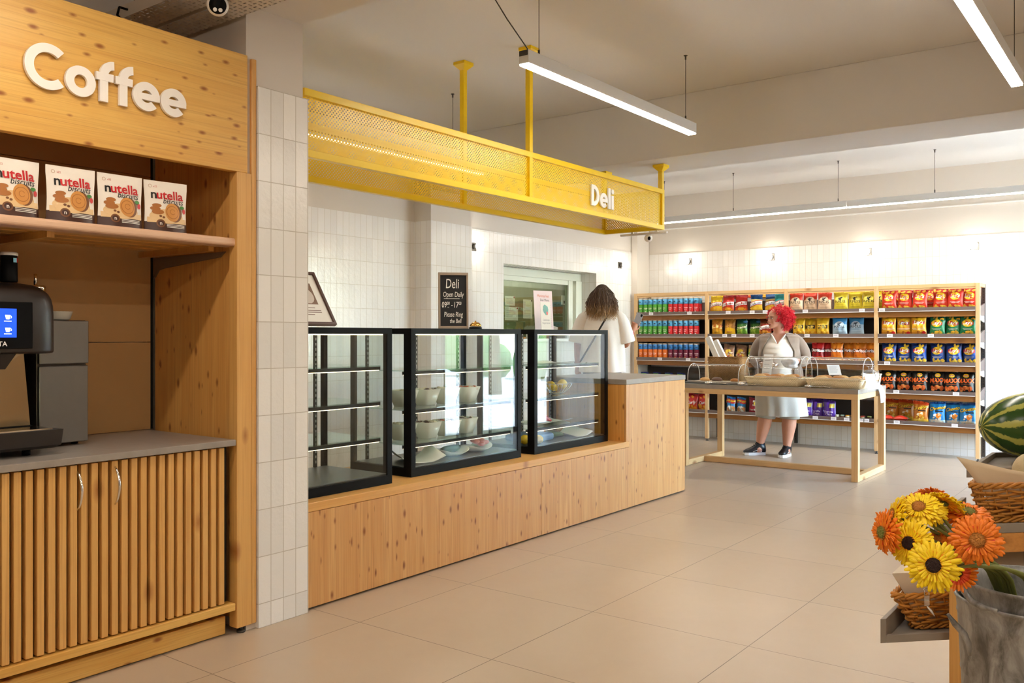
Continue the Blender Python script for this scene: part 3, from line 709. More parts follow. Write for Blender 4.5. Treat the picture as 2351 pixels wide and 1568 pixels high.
# biscuit pouches
mpw = mat('pouch_white', (240, 230, 216), 0.32); mpb = mat('pouch_brown', (66, 34, 20), 0.35); mpr = mat('print_red', (196, 30, 34), 0.4); mpk = mat('print_black', (24, 18, 16), 0.4)
mpc = mat('print_cream', (226, 190, 138), 0.4); mpg = mat('print_biscuit', (206, 140, 66), 0.45); mpd = mat('print_biscuit_dark', (170, 104, 42), 0.45); mph = mat('print_hazel', (120, 72, 34), 0.45); mgr = mat('print_green', (66, 128, 52), 0.45)
def pouch(loc, rz, label, seed):
    r = random.Random(seed); w_, h = 0.197, 0.222; nx, nz = 18, 22
    def yf(u, v, sgn):
        d = 0.038*(1-v)**0.8*(1-abs(u)**2.2)**0.75 if v < 0.93 else 0.0
        d = max(d, 0.0012) + (0.0022*mnoise.noise(Vector((u*3+seed, v*4, sgn*3.0))) if 0.04 < v < 0.9 and abs(u) < 0.9 else 0)
        return -d if sgn > 0 else d
    def xw(u, v): return u*w_/2*(1-0.05*math.sin(math.pi*min(1, v*1.15)))
    o = MB()
    for sgn in (1, -1):
        G = [[o.bm.verts.new((xw(-1+2*i/nx, j/nz), yf(-1+2*i/nx, j/nz, sgn), h*j/nz)) for i in range(nx+1)] for j in range(nz+1)]
        for j in range(nz):
            for i in range(nx):
                q = (G[j][i], G[j][i+1], G[j+1][i+1], G[j+1][i]) if sgn > 0 else (G[j][i], G[j+1][i], G[j+1][i+1], G[j][i+1])
                f = o.bm.faces.new(q); f.smooth = True; f.material_index = 1 if j < nz*0.16 else 0
    bmesh.ops.remove_doubles(o.bm, verts=o.bm.verts, dist=0.0004)
    b_ = o.build('biscuit_pouch', [mpw, mpb]); b_.location = loc; b_.rotation_euler = (0, 0, rz); tag(b_, label, 'pouch', 'biscuit pouches on the coffee shelf')
    def F(e): return lambda x, z_: (x, yf(x/(w_/2), z_/h, 1)-e, z_)
    p = MB()
    p.add2d(rect2d(-0.088, 0.088, 0.037, 0.06, 10), 0, (1, 0, 0), (0, 0, 1), fn=F(0.0010), m=3)
    p.add2d(disc2d(0.075, 0.032, -0.005, 0.066, 24), 0, (1, 0, 0), (0, 0, 1), fn=F(0.0012), m=3)
    for cx, cy, a in ((-0.045, 0.084, 0.026), (-0.055, 0.098, 0.022), (-0.048, 0.112, 0.02)): p.add2d(disc2d(a, a*0.45, cx, cy, 18), 0, (1, 0, 0), (0, 0, 1), fn=F(0.0016), m=5)
    p.add2d(disc2d(0.036, 0.042, 0.030, 0.085, 28), 0, (1, 0, 0), (0, 0, 1), fn=F(0.0017), m=6)
    p.add2d(disc2d(0.034, 0.041, 0.020, 0.086, 28), 0, (1, 0, 0), (0, 0, 1), fn=F(0.0021), m=4)
    p.add2d(arc2d(0.020, 0.086, 0.026, 0.029, 0, 360, 26), 0, (1, 0, 0), (0, 0, 1), fn=F(0.0024), m=5)
    p.add2d(arc2d(0.020, 0.088, 0.010, 0.0125, 20, 330, 18), 0, (1, 0, 0), (0, 0, 1), fn=F(0.0025), m=5)
    for cx, cy in ((-0.035, 0.066), (-0.022, 0.061)): p.add2d(disc2d(0.006, 0.005, cx, cy, 12), 0, (1, 0, 0), (0, 0, 1), fn=F(0.0022), m=6)
    p.add2d(disc2d(0.012, 0.008, 0.068, 0.112, 12), 0, (1, 0, 0), (0, 0, 1), fn=F(0.0022), m=7); p.add2d(disc2d(0.008, 0.012, 0.077, 0.096, 12), 0, (1, 0, 0), (0, 0, 1), fn=F(0.0022), m=0)
    p.add2d(disc2d(0.019, 0.018, -0.035, 0.034, 20), 0, (1, 0, 0), (0, 0, 1), fn=F(0.0016), m=6); p.add2d(disc2d(0.013, 0.012, -0.035, 0.034, 20), 0, (1, 0, 0), (0, 0, 1), fn=F(0.0019), m=8)
    p.text('n', 0.022, 0, 0, 0, m=2, bold=0.02, fn=lambda x, z_: F(0.0024)(x-0.035, z_+0.034))
    for q in range(3): p.add2d(rect2d(-0.010, 0.078, 0.018+0.006*q, 0.0205+0.006*q, 6), 0, 0, 0, fn=F(0.0018), m=2)
    p.text('n', 0.054, 0, 0, 0, m=1, bold=0.022, fn=lambda x, z_: F(0.0018)(x*1.05-0.0585, z_+0.160))
    p.text('utella', 0.054, 0, 0, 0, m=0, bold=0.022, fn=lambda x, z_: F(0.0018)(x*1.05+0.0135, z_+0.160))
    p.text('biscuits', 0.034, 0, 0, 0, m=1, bold=0.004, shear=0.28, fn=lambda x, z_: F(0.0018)(x*0.95+0.026, z_+0.134))
    p.text('x22', 0.011, 0, 0, 0, m=0, fn=lambda x, z_: F(0.0014)(x-0.050, z_+0.196)); p.add2d(arc2d(-0.072, 0.197, 0.006, 0.0072, 0, 360, 16), 0, 0, 0, fn=F(0.0014), m=5)
    part('front_print', p, [mpr, mpk, mpw, mpc, mpg, mpd, mph, mgr, mpb], b_)
for i, (yy, lb) in enumerate(((1.547, 'white biscuit pouch cut by the left frame edge on the coffee shelf'), (1.768, 'white biscuit pouch, second from the left on the coffee shelf'),
                   (1.976, 'white biscuit pouch, third from the left on the coffee shelf'), (2.187, 'white biscuit pouch nearest the pine side panel on the coffee shelf'))):
    pouch((-3.575, yy, 1.8575), rad(90)+(0.05, -0.03, -0.02, -0.10)[i], lb, i*13.7)

# stainless milk cooler behind the machine
t = thing('milk_cooler', 'small stainless steel milk cooler beside the coffee machine', 'milk cooler', (0, 0, 0.9145))
k = MB(); k.box(-4.22, -3.905, 1.785, 2.0, 0.012, 0.553, 0.003); part('body', k, M['darkmetal'], t)
k = MB(); k.box(-3.904, -3.882, 1.787, 1.998, 0.016, 0.352, 0.003); part('door', k, M['steel'], t)
k = MB(); k.box(-3.904, -3.880, 1.787, 2.0, 0.362, 0.551, 0.003); part('upper_drawer', k, M['steel'], t)
for yy in (1.81, 1.97):
    k = MB(); k.tube([(-3.95, yy, 0), (-3.95, yy, 0.0125)], 0.015, 10); part('foot', k, M['black'], t)
# fluted white dish
k = MB(); prof = []
n = 48; rings = []
for r_, z_ in ((0.044, 0.0), (0.050, 0.004), (0.060, 0.036), (0.063, 0.038), (0.059, 0.036), (0.049, 0.006), (0.002, 0.005)):
    rings.append([((r_*(1+(0.022*math.cos(24*2*math.pi*i/n) if z_ > 0.003 and z_ < 0.037 else 0)))*math.cos(2*math.pi*i/n), (r_*(1+(0.022*math.cos(24*2*math.pi*i/n) if z_ > 0.003 and z_ < 0.037 else 0)))*math.sin(2*math.pi*i/n), z_) for i in range(n)])
k.loft(rings, 0, True, True)
o = k.build('ramekin', M['ceramic'], None, (-3.95, 1.895, 1.468)); tag(o, 'white fluted dish on top of the stainless milk cooler', 'dish')

# bean-to-cup machine: hood with screen, steel front, spout, drip tray
t = thing('coffee_machine', 'black and steel coffee machine with blue touch screen', 'coffee machine', (0, 0, 0.9145))
def zz(v): return v-0.9145
k = MB()
pr_ = [(-4.15, zz(1.33)), (-3.70, zz(1.325)), (-3.665, zz(1.328)), (-3.655, zz(1.335)), (-3.656, zz(1.42)), (-3.658, zz(1.50)), (-3.664, zz(1.54)), (-3.680, zz(1.572)), (-3.706, zz(1.594)), (-3.745, zz(1.609)), (-3.80, zz(1.615)), (-4.15, zz(1.615))]
rings = []
for i in range(25):
    u = i/24; y_ = 1.225+0.53*u; e = 1-abs(2*u-1)**8
    sc_ = 0.90+0.10*e
    rings.append([(-3.95+(x_+3.95)*sc_, y_, zz(1.33)+(z_-zz(1.33))*sc_) for x_, z_ in pr_])
k.loft(rings, 0, True, True); o = part('hood', k, M['darkbrown'], t)
bv = o.modifiers.new('edge', 'BEVEL'); bv.width = 0.008; bv.segments = 2; bv.limit_method = 'ANGLE'
k = MB(); k.box(-3.6545, -3.650, 1.27, 1.655, zz(1.348), zz(1.532), 0.002); fp = part('front_panel', k, M['black'], t)
ms = mat('screen_blue', (20, 60, 190), 0.3, emit=0.9, ecol=(0.01, 0.07, 0.75, 1)); mw = mat('screen_white', (240, 244, 255), 0.3, emit=1.2, ecol=(0.9, 0.93, 1, 1))
k = MB(); k.box(-3.6499, -3.6485, 1.30, 1.592, zz(1.392), zz(1.505)); sc_o = part('touch_screen', k, ms, fp, 'lit blue screen')
k = MB()
for i in range(5):
    for j in range(2):
        yc = 1.335+0.056*i; zc_ = zz(1.472-0.050*j); X = -3.648
        k.add2d(band2d([(-0.006, -0.009), (0.006, -0.009)], [(-0.010, 0.008), (0.010, 0.008)]), (X, yc, zc_), (0, 1, 0), (0, 0, 1))
        k.add2d(arc2d(0.010, 0.0, 0.003, 0.0052, -90, 90, 8), (X, yc, zc_), (0, 1, 0), (0, 0, 1))
        k.add2d(rect2d(-0.014, 0.014, -0.0175, -0.0145, 1), (X, yc, zc_), (0, 1, 0), (0, 0, 1))
for i in range(6): k.add2d(disc2d(0.0035, 0.0035, 1.31+0.022*i+0.09, zz(1.4975), 10, 0, 1), (-3.648, 0, 0), (0, 1, 0), (0, 0, 1))
part('screen_icon', k, mw, fp)
k = MB(); k.text('NECTA', 0.026, (-3.6496, 1.515, zz(1.366)), (0, 1, 0), (0, 0, 1), bold=0.015, align='CENTER'); k.text('KALEA', 0.017, (-3.6496, 1.47, zz(1.517)), (0, 1, 0), (0, 0, 1), bold=0.01)
part('lettering', k, M['white'], fp)
k = MB(); k.loft([[(-4.12, 1.26, z_) , (-3.80, 1.26, z_), (-3.80+dx, 1.70+dy, z_), (-4.12, 1.70+dy, z_)] for z_, dx, dy in ((zz(1.02), 0.0, 0.012), (zz(1.33), 0.012, -0.02))], 0, False); part('body', k, M['warmsteel'], t)
k = MB(); k.box(-3.7995, -3.787, 1.30, 1.585, zz(1.035), zz(1.22), 0.002); part('waste_door', k, M['steel'], t)
k = MB(); k.box(-3.82, -3.796, 1.26, 1.716, zz(1.0), zz(1.028), 0.003); part('trim_strip', k, M['black'], t)
k = MB(); k.loft([[(-3.86, 1.40, z_), (-3.69-dx, 1.40, z_), (-3.69-dx, 1.60-dy, z_), (-3.86, 1.60-dy, z_)] for z_, dx, dy in ((zz(1.265), 0.03, 0.02), (zz(1.328), 0.0, -0.01))], 0, False); part('spout_housing', k, M['darkbrown'], t)
k = MB(); k.box(-3.81, -3.73, 1.44, 1.545, zz(1.215), zz(1.264), 0.006); part('spout', k, M['black'], t)
k = MB(); k.loft([[(-4.12, 1.24, z_), (-3.64+dx, 1.24, z_), (-3.64+dx, 1.762+dy, z_), (-4.12, 1.74, z_)] for z_, dx, dy in ((zz(0.942), -0.02, -0.018), (zz(0.955), 0.0, 0.0), (zz(1.018), 0.006, 0.006))], 0, False); o = part('drip_tray', k, M['darkbrown'], t)
k = MB()
for i in range(16): k.box(-3.80+0.010*i, -3.795+0.010*i, 1.27, 1.73, zz(1.0185), zz(1.024))
part('drip_grid', k, M['chrome'], t)
for yy in (1.34, 1.66):
    for xx in (-4.05, -3.72):
        k = MB(); k.tube([(xx, yy, 0), (xx, yy, 0.028)], 0.016, 12); part('foot', k, M['black'], t)
# bean hopper on the hood
hg = glass_mat('smoked_hopper', (196, 180, 172), 1.2, 0.05)
k = MB(); k.loft([[(-4.02+a, 1.30+a, z_), (-3.76-a, 1.30+a, z_), (-3.76-a, 1.566-a, z_), (-4.02+a, 1.566-a, z_)] for z_, a in ((zz(1.616), 0.02), (zz(1.66), 0.004), (zz(1.785), 0.0))], 0, False); part('bean_hopper', k, hg, t)
k = MB(); k.box(-4.025, -3.755, 1.296, 1.571, zz(1.785), zz(1.81), 0.008); part('hopper_lid', k, M['black'], t)
k = MB(); k.box(-3.782, -3.768, 1.46, 1.54, zz(1.625), zz(1.64), 0.003); part('hopper_latch', k, M['chrome'], t)
# things on the hood
t = thing('takeaway_cup', 'black takeaway cup with a white lid on top of the coffee machine', 'cup', (-3.80, 1.628, 1.617))
k = MB(); k.lathe([(0.031, 0.0), (0.033, 0.005), (0.031, 0.108), (0.0, 0.108)], n=24); part('cup_body', k, M['black'], t)
k = MB(); k.lathe([(0.034, 0.1085), (0.034, 0.118), (0.029, 0.122), (0.0, 0.122)], n=24); part('lid', k, M['white'], t)
k = MB()
for a0, a1, m_ in ((0.1, 0.6, 0), (0.6, 1.0, 1)):
    for i in range(4):
        p0 = a0+(a1-a0)*i/4; p1 = a0+(a1-a0)*(i+1)/4
        k.poly([(0.0333*math.cos(p0), 0.0333*math.sin(p0), 0.08), (0.0333*math.cos(p1), 0.0333*math.sin(p1), 0.08), (0.0328*math.cos(p1), 0.0328*math.sin(p1), 0.098), (0.0328*math.cos(p0), 0.0328*math.sin(p0), 0.098)], m_)
part('label', k, [mat('label_blue', (120, 190, 220), 0.4), mat('label_red', (200, 50, 50), 0.4)], t)
t = thing('sugar_dispenser', 'glass sugar dispenser with chrome pouring top beside the coffee machine hood', 'sugar dispenser', (-3.90, 1.79, 1.468))
k = MB(); k.lathe([(0.030, 0.0), (0.034, 0.004), (0.032, 0.10), (0.026, 0.115), (0.0, 0.115)], n=20); part('glass_jar', k, M['shelfglass'], t)
k = MB(); k.lathe([(0.028, 0.002), (0.030, 0.055), (0.0, 0.055)], n=20); part('sugar', k, M['white'], t)
k = MB(); k.lathe([(0.029, 0.1155), (0.030, 0.14), (0.026, 0.146), (0.0, 0.147)], n=20); k.tube([(0.0, -0.012, 0.147), (0.0, -0.012, 0.195)], 0.007, 10); part('chrome_top', k, M['chrome'], t)

# ------------------------------------------------------------------ deli counter
ZL = 0.545
t = thing('deli_counter', 'low pine deli counter carrying the three glass display cases', 'counter', (0, 0, 0))
k = MB(); k.box(-3.54, -3.52, 2.932, 5.003, 0.012, ZL-0.047, 0.001); part('front_panel', k, M['counter_v'], t)
k = MB(); k.box(-3.54, -3.52, 5.006, 6.235, 0.012, ZL-0.047, 0.001); part('front_panel', k, M['counter_v'], t)
k = MB(); k.box(-4.30, -3.518, 2.932, 6.235, ZL-0.045, ZL, 0.002); part('ledge_board', k, M['counter_h'], t)
k = MB(); k.box(-4.28, -3.56, 2.94, 6.22, 0.0, ZL-0.046); part('carcass', k, M['blackmatt'], t)
t = thing('tall_counter', 'tall pine counter with a grey top at the end of the glass cases', 'counter', (0, 0, 0))
k = MB(); k.box(-3.54, -3.522, 6.238, 7.247, 0.012, 1.003, 0.001); part('front_panel', k, M['counter_v'], t)
k = MB(); k.box(-3.54, -3.522, 6.19, 6.2375, ZL+0.001, 1.003, 0.001); part('front_panel', k, M['counter_v'], t)
k = MB(); k.box(-4.33, -3.541, 6.19, 6.205, ZL+0.001, 1.003); part('side_panel', k, pine('pine_side', (226, 166, 88), (206, 142, 66), (130, 72, 24), 'Z', 'X', 0.07, 0.4, 0.8), t)
k = MB(); k.box(-4.33, -3.541, 7.235, 7.247, 0.012, 1.003); part('side_panel', k, M['orange_v'], t)
k = MB(); k.box(-4.33, -4.315, 6.206, 7.234, 0.012, 1.003); part('back_panel', k, M['orange_v'], t)
k = MB(); k.box(-4.36, -3.518, 6.186, 7.252, 1.004, 1.045, 0.002); part('countertop', k, M['lamtop'], t)

ZT = 1.443
def case(label, X, y0, y1, xb, shelves, lit=True):
    """glass display case: frame of black bars, glass panes, three glass shelves on slotted posts"""
    t = thing('display_case', label, 'display case', (0, 0, 0), 0, 'glass display cases on the deli counter')
    z0 = ZL+0.0005; e = 0.038
    bars = ((xb, X, y0, y1, z0, z0+0.05), (X-0.012, X, y0, y1, ZT-0.034, ZT), (xb, xb+0.03, y0, y1, ZT-0.034, ZT),
            (X-0.010, X, y0, y0+e, z0+0.05, ZT-0.034), (X-0.010, X, y1-e, y1, z0+0.05, ZT-0.034),
            (xb, xb+0.03, y0, y0+0.03, z0+0.05, ZT-0.034), (xb, xb+0.03, y1-0.03, y1, z0+0.05, ZT-0.034),
            (xb+0.03, X-0.012, y0, y0+0.012, ZT-0.034, ZT), (xb+0.03, X-0.012, y1-0.012, y1, ZT-0.034, ZT),
            (X-0.062, X-0.010, y0, y0+0.010, z0+0.05, ZT-0.034), (X-0.062, X-0.010, y1-0.010, y1, z0+0.05, ZT-0.034))
    for i, q in enumerate(bars):
        k = MB(); k.box(*q); part('base_frame' if i == 0 else 'frame_bar', k, M['black'], t)
    k = MB(); k.box(X-0.007, X-0.003, y0+e, y1-e, z0+0.05, ZT-0.034); part('front_glass', k, M['glass'], t)
    for ya in (y0+0.003, y1-0.007):
        k = MB(); k.box(xb+0.03, X-0.062, ya, ya+0.004, z0+0.05, ZT-0.034); part('side_glass', k, M['glass'], t)
    k = MB(); k.box(xb+0.03, X-0.012, y0+0.012, y1-0.012, ZT-0.007, ZT-0.002); part('top_glass', k, M['glass'], t)
    k = MB(); k.box(xb+0.03, X-0.03, y0+0.014, y1-0.014, z0+0.0505, z0+0.056); part('deck_plate', k, M['steel'], t)
    for ya in (y0+0.10, (y0+y1)/2, y1-0.115):
        k = MB(); k.box(xb+0.031, xb+0.043, ya, ya+0.022, z0+0.057, ZT-0.036)
        for j in range(26): k.box(xb+0.0432, xb+0.0445, ya+0.008, ya+0.014, z0+0.08+0.031*j, z0+0.096+0.031*j, 0, 1)
        part('slotted_post', k, [M['darkmetal'], M['white']], t)
    for zs in shelves:
        k = MB(); k.box(xb+0.046, X-0.075, y0+0.02, y1-0.02, zs-0.007, zs); s_ = part('shelf', k, M['shelfglass'], t)
        k = MB(); k.box(X-0.095, X-0.075, y0+0.02, y1-0.02, zs-0.026, zs-0.0072); part('shelf_edge', k, M['blackmatt'], s_)
        k = MB(); k.box(X-0.093, X-0.080, y0+0.025, y1-0.025, zs-0.0305, zs-0.0262); part('shelf_light', k, M['ledcase'], s_)
    k = MB(); k.box(X-0.06, X-0.045, y0+0.03, y1-0.03, ZT-0.041, ZT-0.0345); part('top_light', k, M['ledcase'], t)
    return t
CB = -4.20
case('empty glass display case next to the tiled column', -3.615, 2.965, 3.640, CB, (1.226, 1.02, 0.81))
case('middle glass display case with white bowls of salad', -3.668, 3.855, 4.966, CB, (1.186, 0.947, 0.736))
case('right-hand glass display case with lemons, next to the tall counter', -3.668, 5.128, 6.148, CB, (1.182, 0.942, 0.724))

# bowls in the middle case
def bowl_mesh(w_, h, d):
    k = MB(); r0 = w_*0.30; r1 = w_*0.5
    def sq(r, z_, p=4): 
        out = []
        for i in range(24):
            a = 2*math.pi*i/24; c_, s_ = math.cos(a), math.sin(a)
            out.append((r*abs(c_)**(2/p)*(1 if c_ > 0 else -1), r*abs(s_)**(2/p)*(1 if s_ > 0 else -1), z_))
        return out
    k.loft([sq(r0, 0), sq(r0*1.05, 0.004), sq(r1, h), sq(r1*0.95, h), sq(r1*0.86, h*0.72)], 0, True, True); return k
def bowl(label, loc, w_, h, food, seed):
    t = thing('salad_bowl', label, 'bowl', loc, R.uniform(-0.15, 0.15), 'white bowls in the display case')
    part('bowl_body', bowl_mesh(w_, h, 0), M['ceramic'], t)
    r = random.Random(seed); k = MB()
    for _ in range(46):
        a = r.uniform(0, 6.28); q = w_*0.40*math.sqrt(r.random())
        k.ell((q*math.cos(a), q*math.sin(a), h*0.80+r.uniform(0, 0.02)), r.uniform(0.008, 0.02), r.uniform(0.008, 0.02), 0.009, 7, 5, r.randrange(len(food)))
    part('salad', k, food, t)
fw = mat('salad_pale', (226, 214, 188), 0.6); fr_ = mat('salad_red', (186, 92, 58), 0.5); fo = mat('salad_orange', (210, 128, 66), 0.5); fg = mat('salad_green', (92, 124, 56), 0.5); fd = mat('salad_dark', (88, 58, 44), 0.5)
ZS2, ZS3 = 0.9475, 0.7365
spec = [((-3.93, 4.06, ZS2), [fw], 'square white bowl of pale salad on the middle shelf, at the left end'), ((-3.90, 4.235, ZS2), [fw, fd], 'square white bowl of pale salad on the middle shelf, second from left'),
        ((-3.88, 4.41, ZS2), [fw], 'square white bowl with a serving spoon on the middle shelf'), ((-3.86, 4.60, ZS2), [fr_, fo, fw], 'square white bowl heaped with reddish salad on the middle shelf'),
        ((-3.93, 4.05, ZS3), [fw], 'square white bowl on the lower shelf, at the left end'), ((-3.88, 4.225, ZS3), [fd, fw], 'square white bowl of dark-flecked salad on the lower shelf, second from left'),
        ((-3.86, 4.40, ZS3), [fd, fw, fr_], 'square white bowl of reddish-brown salad on the lower shelf'), ((-3.88, 4.60, ZS3), [fw, fw, fd], 'square white bowl of pale salad at the right end of the lower shelf')]
for i, (p, f_, lb) in enumerate(spec): bowl(lb, p, 0.165, 0.105, f_, i)
k = MB(); k.tube([(-3.89, 4.42, ZS2+0.100), (-3.87, 4.39, ZS2+0.13), (-3.86, 4.37, ZS2+0.215)], [0.016, 0.007, 0.004], 8, flat=0.35)
tag(k.build('serving_spoon', M['ceramic']), 'white serving spoon standing in a salad bowl', 'spoon')
ZD = ZL+0.0575
def boat(label, loc, food, rz):
    t = thing('serving_dish', label, 'dish', loc, rz); k = MB(); rings = []
    for r_, z_ in ((0.05, 0.0), (0.055, 0.003), (0.105, 0.04), (0.100, 0.041), (0.05, 0.008)):
        rings.append([(r_*1.25*math.cos(2*math.pi*i/24), r_*math.sin(2*math.pi*i/24), z_+(0.014*math.cos(4*math.pi*i/24) if z_ > 0.03 else 0)) for i in range(24)])
    k.loft(rings, 0, True, True); part('dish_body', k, M['ceramic'], t); food(t)
def zuc(t):
    k = MB(); k.tube([(-0.09, 0.01, 0.038), (-0.06, 0.0, 0.043), (0.03, 0.005, 0.046), (0.085, 0.015, 0.05)], [0.013, 0.024, 0.026, 0.012], 12); part('cucumber', k, mat('cucumber', (44, 70, 34), 0.4, var=0.3, vscale=40), t)
def ham(t):
    k = MB(); r = random.Random(5)
    for _ in range(9): k.ell((r.uniform(-0.06, 0.06), r.uniform(-0.04, 0.04), 0.045+r.uniform(0, 0.03)), r.uniform(0.02, 0.04), r.uniform(0.02, 0.035), 0.017, 10, 6)
    part('sliced_ham', k, mat('ham', (200, 110, 96), 0.45, var=0.25, vscale=40), t)
boat('white oval dish holding a cucumber at the bottom of the middle case', (-3.84, 4.42, ZD), zuc, 1.45); boat('white oval dish of pink ham at the bottom of the middle case', (-3.86, 4.70, ZD), ham, 1.6)
def sheet(name, label, cat, loc, w_, d, rz, curl, mt, seed=0):
    k = MB(); n = 10; r = random.Random(seed); G = []
    for i in range(n+1):
        row = []
        for j in range(n+1):
            u, v_ = i/n-0.5, j/n-0.5
            zq = 0.002+curl*max(0, abs(u)-0.12)**1.6*2.6*(0.7+0.6*v_)+0.006*abs(mnoise.noise(Vector((u*4+seed, v_*4, seed))))
            row.append(k.bm.verts.new((u*w_, v_*d, zq)))
        G.append(row)
    for i in range(n):
        for j in range(n):
            f = k.bm.faces.new((G[i][j], G[i+1][j], G[i+1][j+1], G[i][j+1])); f.smooth = True
    o = k.build(name, mt, None, loc); o.rotation_euler = (0, 0, rz)
    sd = o.modifiers.new('thickness', 'SOLIDIFY'); sd.thickness = 0.0012; sd.offset = 1
    return tag(o, label, cat)
sheet('wrapping_paper', 'curled sheet of white paper at the bottom of the middle case', 'paper', (-3.86, 4.10, ZD), 0.30, 0.26, 1.2, 0.16, M['paper'], 3)
sheet('wrapping_paper', 'curled sheet of white paper at the bottom of the right case', 'paper', (-3.86, 5.86, ZD), 0.34, 0.26, 1.6, 0.12, M['paper'], 8)
sheet('wrapping_paper', 'white paper sheet on the lower shelf of the right case', 'paper', (-3.92, 5.62, 0.7245), 0.24, 0.42, 0.0, 0.03, M['paper'], 5)
sheet('folded_cloth', 'folded pale cloth on the top shelf of the right case', 'cloth', (-3.92, 5.66, 1.1825), 0.24, 0.36, 0.0, 0.02, M['paper'], 6)
def lemon(label, loc, s_=1.0, rz=0.0, g_='lemons in the wire bowl'):
    k = MB(); k.lathe([(0.003, -0.047), (0.009, -0.042), (0.022, -0.034), (0.032, -0.015), (0.034, 0.004), (0.030, 0.020), (0.018, 0.034), (0.008, 0.041), (0.003, 0.046)], n=18)
    k.move(0, Matrix.Rotation(rz, 4, 'Z') @ Matrix.Rotation(rad(90), 4, 'X')); k.bm.transform(Matrix.Scale(s_, 4))
    tag(k.build('lemon', M['lemon'], None, loc), label, 'lemon', g_)
t = thing('wire_bowl', 'chrome wire bowl of lemons in the right display case', 'wire bowl', (-3.90, 5.75, 0.9425))
k = MB()
for i in range(22):
    a = 2*math.pi*i/22; k.tube([(q*math.cos(a), q*math.sin(a), z_) for q, z_ in ((0.04, 0.002), (0.07, 0.012), (0.105, 0.045), (0.125, 0.078))], 0.0016, 5)
part('wires', k, M['chrome'], t)
for r_, z_ in ((0.126, 0.08), (0.04, 0.003)):
    k = MB(); k.tube([(r_*math.cos(2*math.pi*i/32), r_*math.sin(2*math.pi*i/32), z_) for i in range(33)], 0.003, 6); part('ring', k, M['chrome'], t)
lemon('lemon on the right in the wire bowl', (-3.87, 5.79, 1.015), 1.15, 0.6); lemon('lemon on the left in the wire bowl', (-3.92, 5.69, 1.008), 1.05, 2.0); lemon('lemon at the bottom of the wire bowl', (-3.93, 5.765, 0.985), 0.8, 1.2)
lemon('lemon lying left at the bottom of the right case', (-3.80, 5.19, ZD+0.036), 1.05, 0.3, 'lemons at the bottom of the right case'); lemon('lemon lying by the frame at the bottom of the right case', (-3.735, 5.27, ZD+0.034), 1.0, 1.3, 'lemons at the bottom of the right case')
k = MB(); k.tube([(-3.93, 5.42, 0.752), (-3.90, 5.47, 0.768), (-3.86, 5.53, 0.772), (-3.83, 5.575, 0.745)], [0.012, 0.026, 0.024, 0.008], 12)
tag(k.build('red_pepper', mat('red_pepper', (206, 40, 46), 0.25)), 'red pepper on the lower shelf of the right display case', 'pepper')
k = MB(); k.box(-4.05, -3.80, 5.27, 5.58, ZD, ZD+0.055, 0.02, seg=2)
tag(k.build('food_tray', mat('tray_blue', (72, 118, 168), 0.4)), 'blue tray at the bottom of the right display case', 'tray')
k = MB(); k.tube([(-3.95, 5.60, ZD+0.028), (-3.88, 5.64, ZD+0.03), (-3.80, 5.70, ZD+0.028)], [0.012, 0.026, 0.012], 12)
tag(k.build('cucumber', mat('cucumber_green', (66, 112, 62), 0.35)), 'green cucumber at the bottom of the right display case', 'cucumber')

# chalkboard, bell, picture and menu cards standing on the cases
ch = thing('chalkboard', 'framed chalkboard with white hand lettering on the middle display case', 'chalkboard', (-4.03, 4.66, ZT+0.004), rad(48)); ch.scale = (0.74, 1, 1)
AX = Matrix.Rotation(rad(-3), 4, 'X')
def lean(mb): mb.move(0, AX); return mb
k = MB(); k.box(-0.128, 0.128, -0.006, 0.004, 0.015, 0.378); part('slate', lean(k), mat('slate', (26, 26, 28), 0.7, var=0.3, vscale=9), ch)
for q in ((-0.142, 0.142, 0.0, 0.018), (-0.142, 0.142, 0.374, 0.392), (-0.142, -0.124, 0.018, 0.374), (0.124, 0.142, 0.018, 0.374)):
    k = MB(); k.box(q[0], q[1], -0.018, 0.008, q[2], q[3], 0.001); part('frame_bar', lean(k), mat('grey_wood', (164, 146, 128), 0.6), ch)
k = MB()
for s_, sz, cx, cz, sh in (('Deli', 0.095, -0.01, 0.312, 0.1), ('Open Daily', 0.052, 0.0, 0.238, 0.1), ('09', 0.058, -0.087, 0.165, 0.1), ('00', 0.032, -0.048, 0.176, 0.1), ('-', 0.05, -0.013, 0.165, 0), ('17', 0.058, 0.024, 0.165, 0.1), ('00', 0.032, 0.063, 0.176, 0.1), ('Please Ring', 0.048, 0.0, 0.098, 0.1), ('the Bell', 0.044, 0.02, 0.052, 0.1)):
    k.text(s_, sz, (cx, -0.0068, cz), (1, 0, 0), (0, 0, 1), bold=0.004, shear=sh, sx=0.82)
k.add2d(rect2d(-0.055, -0.04, 0.148, 0.151, 1), (0.0, -0.0068, 0), (1, 0, 0), (0, 0, 1)); k.add2d(rect2d(-0.09, 0.06, 0.208, 0.211, 1), (0.0, -0.0068, 0), (1, 0, 0), (0, 0, 1))
part('chalk_lettering', lean(k), mat('chalk', (244, 242, 236), 0.8), ch)
t = thing('service_bell', 'brass service bell in front of the chalkboard', 'bell', (-3.90, 4.745, ZT+0.0005))
k = MB(); k.lathe([(0.045, 0), (0.046, 0.012), (0.04, 0.015), (0.0, 0.015)], n=20); part('base', k, M['black'], t)
k = MB(); k.lathe([(0.042, 0.017), (0.040, 0.030), (0.026, 0.045), (0.006, 0.050), (0.006, 0.058), (0.0, 0.059)], n=20); part('dome', k, mat('brass', (226, 180, 96), 0.15, 1.0), t)
pf = thing('picture_frame', 'brown framed photo print leaning back on the case beside the column', 'picture frame', (-3.67, 3.115, ZT+0.010), rad(90))
AX = Matrix.Rotation(rad(-33), 4, 'X')
